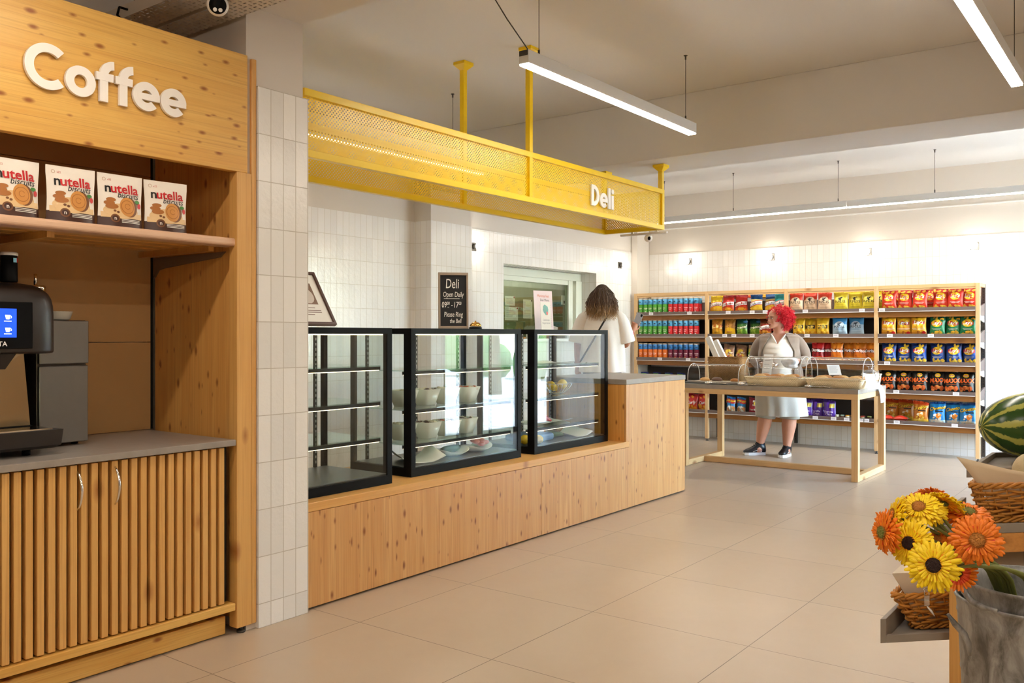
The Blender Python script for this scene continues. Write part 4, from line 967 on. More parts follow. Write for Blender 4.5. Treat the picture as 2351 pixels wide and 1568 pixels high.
k = MB(); k.box(-0.135, 0.135, -0.004, 0.004, 0.01, 0.34); part('mount_board', lean(k), M['paper'], pf)
for q in ((-0.148, 0.148, 0.0, 0.016), (-0.148, 0.148, 0.334, 0.35), (-0.148, -0.132, 0.016, 0.334), (0.132, 0.148, 0.016, 0.334)):
    k = MB(); k.box(q[0], q[1], -0.014, 0.008, q[2], q[3], 0.001); part('frame_bar', lean(k), mat('dark_brown_wood', (70, 36, 24), 0.45), pf)
k = MB(); k.add2d(rect2d(-0.10, 0.085, 0.135, 0.275, 1), (0, -0.0046, 0), (1, 0, 0), (0, 0, 1)); k.add2d(disc2d(0.045, 0.05, 0.03, 0.19, 14), (0, -0.005, 0), (1, 0, 0), (0, 0, 1), m=1); k.add2d(disc2d(0.02, 0.024, 0.035, 0.25, 12), (0, -0.0052, 0), (1, 0, 0), (0, 0, 1), m=2)
part('photo_print', lean(k), [mat('print_sepia', (122, 92, 74), 0.4), mat('print_pale', (206, 196, 186), 0.4), mat('print_skin', (186, 136, 104), 0.4)], pf)
k = MB()
for z_, ww in ((0.112, 0.05), (0.095, 0.085), (0.083, 0.085), (0.068, 0.03)): k.add2d(rect2d(-ww, ww, z_-0.0025, z_+0.0025, 1), (0, -0.0046, 0), (1, 0, 0), (0, 0, 1))
part('caption', lean(k), mat('caption_ink', (150, 130, 124), 0.6), pf)
k = MB(); k.prism([(0.05, 0.0), (0.19, 0.0), (0.178, 0.06), (0.075, 0.06)], 'X', -0.01, 0.01); part('easel_back', k, M['darkbrown'], pf)

def card(label, loc, w_, h, rz, lines, tilt=-4, paper='paper'):
    global AX
    AX = Matrix.Rotation(rad(tilt), 4, 'X')
    t = thing('menu_card', label, 'card', loc, rz)
    k = MB(); k.box(-w_/2, w_/2, -0.0015, 0.0015, 0, h); part('card_sheet', lean(k), M[paper], t)
    for (kind_, args, c_) in lines:
        k = MB()
        if kind_ == 't': s_, sz, cx, cz, bd = args; k.text(s_, sz, (cx, -0.0022, cz), (1, 0, 0), (0, 0, 1), bold=bd, sx=0.9)
        elif kind_ == 'r': x0, x1, z0_, z1_, n_ = args; [k.add2d(rect2d(x0, x1, z0_+(z1_-z0_)*i/n_, z0_+(z1_-z0_)*i/n_+0.0022, 1), (0, -0.0022, 0), (1, 0, 0), (0, 0, 1)) for i in range(n_)]
        else: rx, ry, cx, cz = args; k.add2d(disc2d(rx, ry, cx, cz, 20, 0, 2, 0.3, 4), (0, -0.0022 if kind_ == 'd' else -0.0025, 0), (1, 0, 0), (0, 0, 1))
        part('print', lean(k), c_, t)
    k = MB(); k.box(-w_/2, w_/2, 0.0, 0.06, 0, 0.002); part('stand_foot', k, M['acrylic'], t)
    return t
m_or = mat('ink_coral', (226, 130, 106), 0.6); m_gy = mat('ink_grey', (150, 150, 156), 0.6); m_dk = mat('ink_dark', (80, 76, 78), 0.6); m_tq = mat('ink_turquoise', (132, 186, 178), 0.6); m_pk = mat('ink_pink', (236, 130, 126), 0.6)
M['pinkpaper'] = mat('pink_paper', (238, 222, 226), 0.6)
card('tall pale menu card with coral heading on the right display case', (-3.98, 5.70, ZT+0.0005), 0.205, 0.31, rad(80), [('t', ('Minimarket', 0.032, 0.0, 0.268, 0.0), m_or), ('t', ('Deli Menu', 0.026, 0.015, 0.236, 0.0), m_dk), ('r', (0.07, 0.082, 0.03, 0.21, 12), m_gy), ('r', (-0.06, 0.04, 0.03, 0.19, 9), M['pinkpaper'])], -4, 'pinkpaper')
card('small white card with a turquoise heart in front of the menu card', (-3.88, 5.583, ZT+0.0005), 0.105, 0.215, rad(78), [('d', (0.030, 0.038, 0.0, 0.155), m_tq), ('e', (0.010, 0.013, 0.014, 0.128), m_pk), ('t', ('Celebrate', 0.02, 0.0, 0.075, 0.005), m_gy), ('t', ('Experience', 0.02, 0.0, 0.052, 0.005), m_gy)])

# things seen through and at the serving window
def wall_paper(label, dark, px0, px1, py0, py1):
    X = -7.359; v0, v1 = (FW*2019.6+RT*(p-1175.5) for p in (px0, px1)); y0, y1 = v0.y*X/v0.x, v1.y*X/v1.x; sc = X/v0.x
    z1, z0 = 1.4+(770-py0)*sc, 1.4+(770-py1)*sc; w_, h = y1-y0, z1-z0
    k = MB(); k.box(X, X+0.002, y0, y1, z0, z1); o = k.build('pinned_note', M['paper']); tag(o, label, 'note')
    q = MB(); q.ell((X+0.004, y1-0.02, z1-0.015), 0.006, 0.014, 0.014, 10, 6); part('magnet', q, m_dk if dark else mat('magnet_red', (176, 60, 54), 0.5), o)
    for i in range(4):
        q = MB(); q.box(X+0.0021, X+0.0026, y0+0.03, y0+w_*0.8, z0+h*(0.25+0.15*i), z0+h*(0.25+0.15*i)+0.004); part('writing', q, m_gy, o)
wall_paper('white note with a red magnet, upper left behind the serving window', False, 1159, 1182, 679, 701); wall_paper('larger white note with a red magnet, lower left behind the serving window', False, 1159, 1189, 704, 735)
wall_paper('white note with a dark magnet behind the serving window beside the menu card', True, 1201, 1222, 687, 731)
k = MB(); k.box(-7.359, -7.335, 10.97, 11.07, 1.86, 2.0, 0.004); o = k.build('wall_dispenser', M['white']); tag(o, 'small white wall dispenser at the back of the kitchen', 'dispenser'); q = MB(); q.box(-7.3345, -7.332, 11.0, 11.04, 1.88, 1.92); part('outlet', q, M['black'], o)
for i, (yy, ww, lb) in enumerate(((8.10, 0.10, 'small white packet at the left end of the window sill'), (8.24, 0.12, 'white folded packet on the window sill beside the bread ring'), (8.72, 0.14, 'white paper bundle on the window sill right of the menu card'))):
    k = MB(); k.box(-0.05, 0.05, -ww/2, ww/2, 0, 0.075, 0.012, seg=2); tag(k.build('packet', M['paper'], None, (-6.27, yy, 1.3605)), lb, 'packet', 'packets on the window sill')
t = thing('cake_stand', 'low brown stand with a wire hoop on the window sill', 'stand', (-6.27, 8.45, 1.3605)); k = MB(); k.lathe([(0.075, 0.0), (0.08, 0.02), (0.0, 0.022)], n=20); part('wooden_base', k, M['wicker'], t)
k = MB(); k.tube([(0, 0.06*math.cos(a), 0.022+0.10*math.sin(a)) for a in [math.pi*i/16 for i in range(17)]], 0.003, 6); part('wire_hoop', k, M['darkmetal'], t)
t = thing('bread_basket', 'small brown basket with paper on the window sill beside the woman in white', 'basket', (-6.26, 9.08, 1.3605)); k = MB(); k.lathe([(0.07, 0), (0.075, 0.004), (0.115, 0.10), (0.108, 0.10), (0.068, 0.01)], n=24); part('basket_body', k, M['rattan'], t)
k = MB()
for i in range(4): k.poly([(-0.06, -0.09+0.05*i, 0.06), (0.05, -0.06+0.05*i, 0.06), (0.05, -0.04+0.05*i, 0.14), (-0.03, -0.07+0.05*i, 0.17)])
part('paper_lining', k, M['paper'], t)
# added lamp, out of view, that brightens the kitchen
strip_lamp('added unseen linear lamp lighting the kitchen behind the serving window', 'lamp', (-6.95, 9.0, 2.75), 1.6, P2, (0.2, 1.4), None, 2.9999)
# ------------------------------------------------------------------ crisp shelves on the back wall
M['shadepanel'] = mat('shaded_back_panel', (52, 44, 40), 0.6)  # dark colour paints in the deep shade behind the bags
YF = 10.90                                     # front plane of the posts
PX = [-6.056, -4.985, -3.915, -2.832, -1.755]   # post centres
SZ = [1.722, 1.420, 1.098, 0.766, 0.411]       # top of each shelf lip
rk = thing('shelf_rack', 'long wooden shelf rack of crisps and tube snacks along the back wall', 'shelf', (0, 0, 0))
for i, xx in enumerate(PX):
    k = MB(); k.box(xx-0.022, xx+0.022, YF, YF+0.045, 0.03, 1.985, 0.002); part('front_post', k, M['pale_z'], rk)
    xr = xx if i else -6.035
    k = MB(); k.box(xr-0.018, xr+0.018, YB-0.04, YB-0.004, 0.012, 1.985)
    for j in range(60): k.box(xr-0.004, xr+0.004, YB-0.0408, YB-0.0402, 0.06+0.031*j, 0.078+0.031*j, 0, 1)
    part('rear_post', k, [M['darkmetal'], M['blackmatt']], rk)
    k = MB(); k.box(xr-0.018, xr+0.018, YF+0.046, YB-0.042, 1.945, 1.985, 0.001); part('top_bar', k, M['pale_y'], rk)
    k = MB(); k.tube([(xx, YF+0.022, 0), (xx, YF+0.022, 0.008)], 0.020, 12); k.tube([(xx, YF+0.022, 0.008), (xx, YF+0.022, 0.03)], 0.007, 8); part('levelling_foot', k, M['darkmetal'], rk)
tags = [[(1495, 0), (1583, 0), (1495, 9), (1515, 2), (1580, 2), (1640, 9), (1672, 0), (1727, 0), (1757, 0), (1664, 1), (1685, 1), (1727, 1)],
        [(1849, 0), (1979, 0), (1853, 1), (1919, 1), (2025, 0), (2043, 1), (2137, 1), (2037, 2), (2058, 3), (2195, 3), (2059, 4), (2192, 4), (1872, 4), (1914, 4), (1944, 4), (1978, 4), (1989, 4)]]
tagm = mat('price_tag', (244, 240, 244), 0.5); inkm = mat('tag_ink', (150, 140, 144), 0.6)
for b_ in range(4):
    x0, x1 = PX[b_]+0.0225, PX[b_+1]-0.0225
    k = MB(); k.box(x0, x1, YF+0.005, YF+0.03, 1.945, 1.985, 0.001); part('top_rail', k, M['pale_x'], rk)
    k = MB(); k.box(x0, x1, YF+0.012, YF+0.022, 1.925, 1.9445); part('top_rail', k, M['pale_x'], rk)
    for s_, zl in enumerate(SZ):
        k = MB(); k.box(max(x0, -6.04), x1, YF+0.01, YB-0.042, zl-0.046, zl-0.028); sh = part('shelf_board', k, M['lamshelf'], rk)
        k = MB(); k.box(x0, x1, YF-0.014, YF+0.008, zl-0.044, zl, 0.001); part('lip', k, M['lamshelf'], sh)
        k = MB(); k.box(x0, x1, YF-0.017, YF-0.0145, zl-0.046, zl-0.039); part('lip_strip', k, M['white'], sh)
        k = MB(); k.box(x0, x1, YF+0.012, YF+0.032, zl-0.108, zl-0.047, 0.001); part('apron', k, M['beamwood'], sh)
        k = MB(); k.box(max(x0, -6.04), x1, YB-0.060, YB-0.0425, zl-0.0275, zl+(0.13 if s_ == 0 else 0.19)); part('back_panel', k, M['lamshelf'] if s_ == 0 else M['shadepanel'], sh)
        for lst in tags:
            for px_, q in lst:
                xx = xy(px_, YF-0.015)
                if q == s_ and x0 < xx < x1:
                    k = MB(); k.box(xx-0.032, xx+0.032, YF-0.0195, YF-0.0172, zl-0.040, zl-0.004)
                    for w_ in range(2): k.box(xx-0.024, xx+0.02, YF-0.0199, YF-0.0196, zl-0.018-0.011*w_, zl-0.014-0.011*w_, 0, 1)
                    part('price_tag', k, [tagm, inkm], sh)
for zl in SZ:                                   # end boards on the right side of the rack
    k = MB(); k.prism([(YF+0.046, zl-0.10), (YB-0.045, zl-0.10), (YB-0.045, zl+0.045), (YF+0.046, zl-0.004)], 'X', PX[4]-0.002, PX[4]+0.016); part('end_board', k, M['lamshelf'], rk)
    k = MB(); k.prism([(YF+0.046, zl-0.135), (YB-0.045, zl-0.175), (YB-0.045, zl-0.102), (YF+0.046, zl-0.102)], 'X', PX[4]-0.002, PX[4]+0.012); part('end_bracket', k, M['white'], rk)

# ---- tubes
pm = {}
def pmat(c):
    if c not in pm: pm[c] = mat('print_%d_%d_%d' % c, c, 0.34)
    return pm[c]
WH, BK, RD, YL, OR = (244, 240, 236), (22, 20, 22), (206, 34, 40), (246, 200, 34), (236, 112, 28)
tubes = {}
def tube_proto(name, low, blue, txtc, foot):
    k = MB(); r = 0.0365; h = 0.205
    prof = [(r, 0.0), (r, 0.025), (r, 0.135), (r, h)]
    rings = [[(q*math.cos(2*math.pi*i/20), q*math.sin(2*math.pi*i/20), z_) for i in range(20)] for q, z_ in prof]
    k.loft(rings[:2], 1, True, True); k.loft(rings[1:3], 0, True, False); k.loft(rings[2:], 2, True, True)
    o = k.build('snack_tube', [pmat(low), pmat(foot), pmat(blue)])
    k = MB(); k.lathe([(r+0.0012, h+0.0005), (r+0.0012, h+0.010), (r-0.004, h+0.013), (0.001, h+0.013)], n=20); part('lid', k, mat('tube_lid', (240, 226, 210), 0.4), o)
    def F(x, z_): a = x/(r+0.0006); return ((r+0.0006)*math.sin(a), -(r+0.0006)*math.cos(a), z_)
    k = MB()
    k.add2d(rect2d(-0.012, 0.018, 0.163, 0.178, 4), 0, 0, 0, fn=F, m=0)
    k.text('Pringles', 0.020, 0, 0, 0, fn=lambda x, z_: F(x*0.95, z_+0.083), m=1, bold=0.02)
    k.add2d(rect2d(-0.02, 0.02, 0.060, 0.064, 4), 0, 0, 0, fn=F, m=1); k.add2d(disc2d(0.012, 0.012, 0.0, 0.028, 12), 0, 0, 0, fn=F, m=2)
    part('front_print', k, [pmat((40, 60, 90)), pmat(txtc), pmat(foot if foot != low else WH)], o)
    return o
TB = (92, 174, 222)
tube_spec = {'green': ((78, 160, 52), TB, (250, 226, 220), (78, 160, 52)), 'red': ((208, 36, 42), TB, (255, 240, 236), (208, 36, 42)),
             'orange': ((224, 112, 30), (56, 130, 200), (250, 226, 220), (240, 140, 30)), 'maroon': ((112, 20, 52), (44, 120, 192), (240, 220, 224), (196, 112, 50))}
rows_ = ('top', 'second', 'third')
GX = [1469, 1481.5, 1494, 1506.5, 1519.5, 1532.5]; HX = [1547.5, 1560, 1573, 1586, 1599.5, 1612]
for ri in range(3):
    for colr, xs in ((('green', GX), ('red', HX)) if ri < 2 else (('orange', GX), ('maroon', HX))):
        for i, px_ in enumerate(xs):
            yy = YF+0.058; loc = (-5.994+0.0752*i if colr in ('green', 'orange') else -5.534+0.0765*i, yy, SZ[ri]-0.0272)
            if ri < 2: lb = '%s and blue snack tube on the %s shelf, %s from the left' % (colr, rows_[ri], ('first', 'second', 'third', 'fourth', 'fifth', 'sixth')[i] + ' ' + colr + ' one')
            else: lb = '%s and blue snack tube on the third shelf, %s from the left' % (colr, ('first', 'second', 'third', 'fourth', 'fifth', 'sixth')[i] + ' ' + colr + ' one')
            rz = R.uniform(-0.5, 0.3)
            key = colr
            if key not in tubes:
                tubes[key] = tube_proto(colr, *tube_spec[colr]); o = tubes[key]; o.location = loc; o.rotation_euler = (0, 0, rz); tag(o, lb, 'snack tube', 'snack tubes in the left shelf bay')
            else: dup(tubes[key], loc, rz, lb)
            if ri == 0: dup(tubes[key], (loc[0], yy+0.08, loc[2]), rz, '%s and blue snack tube in the back row of the top shelf' % colr, '%s snack tubes in the back row of the top shelf' % colr)

# ---- crisp bags
def bag_shape(w_, h, d, seed):
    nx, nz = 16, 20; r = random.Random(seed)
    tw = [r.uniform(-1, 1) for _ in range(6)]
    def yf(u, v):
        e = max(0.0, 1-abs(u)**2.4)**0.7*max(0.0, math.sin(math.pi*min(1, max(0, (v-0.05)/0.9))))**0.62
        q = d/2*e
        q += 0.004*e*mnoise.noise(Vector((u*2.2+seed*3.1, v*3.0, seed)))*2.6 + 0.0028*e*math.sin(9*u+7*v*tw[0]+tw[1]*5) + 0.003*e*mnoise.noise(Vector((u*6+seed, v*7.0, seed*2.0)))
        if v > 0.82: q += 0.004*math.sin(7*u+tw[2]*4)*(v-0.82)/0.18
        return -q
    def P(u, v, s_):
        xx = u*w_/2*(0.91+0.09*abs(2*v-1)**2+0.012*math.sin(7*v+tw[1]*3))+tw[3]*0.004*math.sin(3*v)
        zq = v*h + 0.012*tw[4]*u*v*v + 0.008*tw[0]*u*u*v*v
        y_ = yf(u, v)
        if s_ < 0: y_ = -y_+0.001+0.006*tw[5]*(v > 0.9)*0
        return (xx, y_-0.0005*s_, zq)
    return yf, P, nx, nz
bagcache = {}
SHP = {}
def chips(p, F, cols, n, seed, zlo=0.012, zhi=0.07, w_=0.08, s_=0.017, m=0):
    r = random.Random(seed)
    for _ in range(n):
        a = s_*r.uniform(0.75, 1.3)
        p.add2d(disc2d(a*1.25, a*0.8, r.uniform(-w_, w_), r.uniform(zlo, zhi), 12, r.uniform(0, 3.1), 1, 0.25, seed+_), 0, 0, 0, fn=F(0.0016+0.00022*_), m=m+_ % cols)
def make_bag(kind, seed):
    w_, h, d, cols, cut, pr_mats, draw = BAGS[kind]; w_ *= 0.945; h *= 1.03; d *= 0.90
    yf, P, nx, nz = bag_shape(w_, h, d, seed)
    k = MB()
    for s_ in (1, -1):
        G = [[k.bm.verts.new(P(-1+2*i/nx, j/nz, s_)) for i in range(nx+1)] for j in range(nz+1)]
        for j in range(nz):
            for i in range(nx):
                q = (G[j][i], G[j][i+1], G[j+1][i+1], G[j+1][i]) if s_ > 0 else (G[j][i], G[j+1][i], G[j+1][i+1], G[j][i+1])
                f = k.bm.faces.new(q); f.smooth = True
                v = (j+0.5)/nz; f.material_index = sum(1 for c_ in cut if v > c_)
    bmesh.ops.remove_doubles(k.bm, verts=k.bm.verts, dist=0.0012)
    o = k.build('crisp_bag', [pmat(c_) for c_ in cols])
    def F(e): return lambda x, z_: (x, yf(max(-1, min(1, x/(w_/2))), max(0, min(1, z_/h)))-e-0.0012, z_)
    p = MB(); draw(p, F, h, w_); part('front_print', p, [pmat(c_) for c_ in pr_mats], o)
    return o
def oval_logo(p, F, zc, s_, txt='Lay\'s'):
    p.add2d(disc2d(0.058*s_, 0.046*s_, 0, zc, 24), 0, 0, 0, fn=F(0.002), m=0)
    lo = [(-0.062*s_+0.0124*s_*i, zc-0.018*s_+0.010*s_*math.sin(i*0.62)) for i in range(11)]; hi = [(x, z_+0.034*s_) for x, z_ in lo]
    p.add2d(band2d(lo, hi), 0, 0, 0, fn=F(0.0026), m=1)
    p.text(txt, 0.056*s_, 0, 0, 0, fn=lambda x, z_: F(0.0034)(x*0.92, z_+zc), m=2, bold=0.03, shear=0.2)
def d_lays(chipn):
    def f(p, F, h, w_):
        oval_logo(p, F, h*0.62, 0.95)
        p.add2d(rect2d(-0.05, 0.05, h*0.335, h*0.35, 6), 0, 0, 0, fn=F(0.002), m=2); p.add2d(rect2d(-0.04, 0.04, h*0.29, h*0.303, 6), 0, 0, 0, fn=F(0.002), m=2)
        chips(p, F, 2, chipn, int(h*1000)+chipn, 0.016, 0.052, w_*0.40, 0.017, 3)
        chips(p, F, 2, 4, 3+chipn, h*0.83, h*0.90, w_*0.38, 0.014, 3)
    return f
def d_gold(p, F, h, w_):
    oval_logo(p, F, h*0.66, 1.05)
    p.add2d(rect2d(-0.07, 0.07, h*0.36, h*0.375, 6), 0, 0, 0, fn=F(0.002), m=2); p.add2d(rect2d(-0.06, 0.06, h*0.31, h*0.32, 6), 0, 0, 0, fn=F(0.002), m=2)
    chips(p, F, 2, 7, 9, 0.016, 0.05, w_*0.38, 0.015, 3); p.add2d(disc2d(0.02, 0.018, 0.055, 0.035, 14), 0, 0, 0, fn=F(0.0036), m=1)
def d_maxx(p, F, h, w_):
    p.add2d(disc2d(0.030, 0.022, 0, h*0.80, 20), 0, 0, 0, fn=F(0.002), m=0); p.add2d(rect2d(-0.026, 0.026, h*0.785, h*0.83, 4), 0, 0, 0, fn=F(0.0026), m=1); p.text("Lay's", 0.020, 0, 0, 0, fn=lambda x, z_: F(0.0032)(x, z_+h*0.808), m=2, bold=0.02)
    p.text('MAXX', 0.066, 0, 0, 0, fn=lambda x, z_: F(0.0024)(x*0.86, z_+h*0.56+x*0.06), m=3, bold=0.045)
    p.add2d(rect2d(-0.05, 0.05, h*0.40, h*0.415, 5), 0, 0, 0, fn=F(0.002), m=4); chips(p, F, 2, 11, 4, 0.02, 0.075, w_*0.36, 0.018, 4)
def d_cheetos(p, F, h, w_):
    p.text('Cheetos', 0.052, 0, 0, 0, fn=lambda x, z_: F(0.0020)(x*0.92+0.003, z_+h*0.705+x*0.22), m=1, bold=0.045, shear=0.2)
    p.text('Cheetos', 0.052, 0, 0, 0, fn=lambda x, z_: F(0.0030)(x*0.92, z_+h*0.71+x*0.22), m=0, bold=0.02, shear=0.2)
    p.add2d(rect2d(-0.02, 0.06, h*0.55, h*0.60, 5), 0, 0, 0, fn=F(0.002), m=1)
    chips(p, F, 2, 9, 6, h*0.30, h*0.45, w_*0.24, 0.016, 3); chips(p, F, 1, 14, 8, 0.016, 0.07, w_*0.38, 0.014, 2)
def d_doritos(p, F, h, w_):
    p.add2d(band2d([(-0.085, h*0.52), (0.0, h*0.50), (0.085, h*0.53)], [(-0.085, h*0.70), (0.0, h*0.66), (0.085, h*0.62)]), 0, 0, 0, fn=F(0.0018), m=1)
    p.text('Doritos', 0.050, 0, 0, 0, fn=lambda x, z_: F(0.0028)(x*0.95, z_+h*0.585-x*0.05), m=0, bold=0.035)
    p.add2d(band2d([(-0.04, h*0.33), (0.04, h*0.46)], [(-0.045, h*0.36), (0.045, h*0.50)]), 0, 0, 0, fn=F(0.002), m=1)
    chips(p, F, 2, 7, 2, 0.016, 0.06, w_*0.36, 0.02, 2)
def d_pipers(p, F, h, w_):
    p.add2d(disc2d(0.055, 0.042, 0, h*0.58, 20), 0, 0, 0, fn=F(0.0016), m=1)
    p.text('PIPERS', 0.045, 0, 0, 0, fn=lambda x, z_: F(0.0026)(x*0.98, z_+h*0.46), m=0, bold=0.006)
    p.add2d(disc2d(0.020, 0.012, 0.004, h*0.65, 12, 0.3, 1, 0.7, 2), 0, 0, 0, fn=F(0.0026), m=0); p.add2d(disc2d(0.012, 0.016, -0.004, h*0.585, 12, 0.8, 1, 0.7, 5), 0, 0, 0, fn=F(0.0026), m=0)
    p.add2d(rect2d(-0.045, 0.045, h*0.33, h*0.342, 5), 0, 0, 0, fn=F(0.002), m=2); p.add2d(rect2d(-0.055, 0.055, h*0.20, h*0.21, 5), 0, 0, 0, fn=F(0.002), m=2)
def d_crunch(p, F, h, w_):
    for e, zz_, mm in ((0.0018, 0.058, 1), (0.0024, 0.044, 0)):
        lo = [(-0.078+0.0156*i, h*0.40-zz_/2+0.026*i/10+0.010*math.sin(i*0.31)) for i in range(11)]; hi = [(x, z_+zz_) for x, z_ in lo]; p.add2d(band2d(lo, hi), 0, 0, 0, fn=F(e), m=mm)
    p.text('Crunchips', 0.041, 0, 0, 0, fn=lambda x, z_: F(0.0034)(x*0.86, z_+h*0.46+x*0.16), m=2, bold=0.012)
    chips(p, F, 2, 12, 12, 0.016, 0.070, w_*0.38, 0.018, 3)
def d_plain(p, F, h, w_):
    lo = [(-0.07+0.014*i, h*0.42+0.016*math.sin(i*0.35)) for i in range(11)]; p.add2d(band2d(lo, [(x, z_+0.04) for x, z_ in lo]), 0, 0, 0, fn=F(0.002), m=0)
    p.add2d(rect2d(-0.035, 0.035, h*0.21, h*0.245, 5), 0, 0, 0, fn=F(0.002), m=1); chips(p, F, 2, 12, 17, h*0.56, h*0.84, w_*0.36, 0.019, 2)
def d_chio(p, F, h, w_):
    p.text('Oriental', 0.044, 0, 0, 0, fn=lambda x, z_: F(0.0028)(x*0.9, z_+h*0.47+x*0.2), m=0, bold=0.03, shear=0.2); chips(p, F, 2, 14, 21, 0.016, h*0.33, w_*0.36, 0.020, 1)
    p.add2d(disc2d(0.03, 0.016, 0.05, h*0.82, 12), 0, 0, 0, fn=F(0.002), m=3)
def d_tort(p, F, h, w_):
    p.add2d(rect2d(-0.058, 0.058, h*0.40, h*0.60, 8), 0, 0, 0, fn=F(0.002), m=0); p.text('Tortilla', 0.032, 0, 0, 0, fn=lambda x, z_: F(0.0030)(x*0.98, z_+h*0.535), m=1, bold=0.012); p.text('Chips', 0.032, 0, 0, 0, fn=lambda x, z_: F(0.0030)(x*0.98, z_+h*0.445), m=1, bold=0.012)
    chips(p, F, 2, 7, 31, 0.02, 0.06, w_*0.36, 0.02, 2)
def d_purple(p, F, h, w_):
    p.add2d(rect2d(0.005, 0.065, h*0.56, h*0.80, 6), 0, 0, 0, fn=F(0.002), m=1); p.add2d(disc2d(0.022, 0.02, 0.035, h*0.67, 12), 0, 0, 0, fn=F(0.0028), m=2)
    p.text('Tortilla', 0.036, 0, 0, 0, fn=lambda x, z_: F(0.0026)(x-0.008, z_+h*0.34), m=0, bold=0.02); p.text('Chips', 0.036, 0, 0, 0, fn=lambda x, z_: F(0.0026)(x-0.005, z_+h*0.20), m=0, bold=0.02)
def d_curly(p, F, h, w_):
    p.text('Curly', 0.058, 0, 0, 0, fn=lambda x, z_: F(0.0026)(x*0.95, z_+h*0.46+x*0.1), m=0, bold=0.03, shear=0.2); chips(p, F, 2, 14, 40, 0.016, h*0.34, w_*0.38, 0.018, 1); chips(p, F, 1, 3, 41, h*0.72, h*0.84, w_*0.35, 0.013, 2)
def d_pop(p, F, h, w_):
    lo = [(-0.064+0.0128*i, h*0.60+0.008*math.sin(i*0.6)) for i in range(11)]; p.add2d(band2d(lo, [(x, z_+0.055) for x, z_ in lo]), 0, 0, 0, fn=F(0.002), m=0); p.add2d(band2d([(x, z_+0.02) for x, z_ in lo], [(x, z_+0.040) for x, z_ in lo]), 0, 0, 0, fn=F(0.0026), m=1)
    chips(p, F, 2, 14, 50, 0.016, h*0.42, w_*0.32, 0.017, 2)
def d_mar(p, F, h, w_):
    p.add2d(rect2d(-0.004, 0.055, h*0.50, h*0.84, 5), 0, 0, 0, fn=F(0.002), m=0); p.add2d(disc2d(0.017, 0.022, 0.025, h*0.66, 12), 0, 0, 0, fn=F(0.0028), m=1); p.text('Tortilla', 0.028, 0, 0, 0, fn=lambda x, z_: F(0.0026)(x, z_+h*0.26), m=0, bold=0.02)
def d_mini(p, F, h, w_):
    p.add2d(rect2d(-0.05, 0.045, h*0.22, h*0.62, 6), 0, 0, 0, fn=F(0.002), m=0); chips(p, F, 2, 6, 55, 0.02, h*0.3, w_*0.3, 0.012, 1); p.add2d(rect2d(-0.05, 0.03, h*0.80, h*0.86, 5), 0, 0, 0, fn=F(0.002), m=3)
def d_tan(p, F, h, w_):
    p.add2d(disc2d(0.035, 0.02, 0.0, h*0.60, 14), 0, 0, 0, fn=F(0.002), m=0); chips(p, F, 3, 18, 60, 0.02, h*0.52, w_*0.36, 0.014, 1)
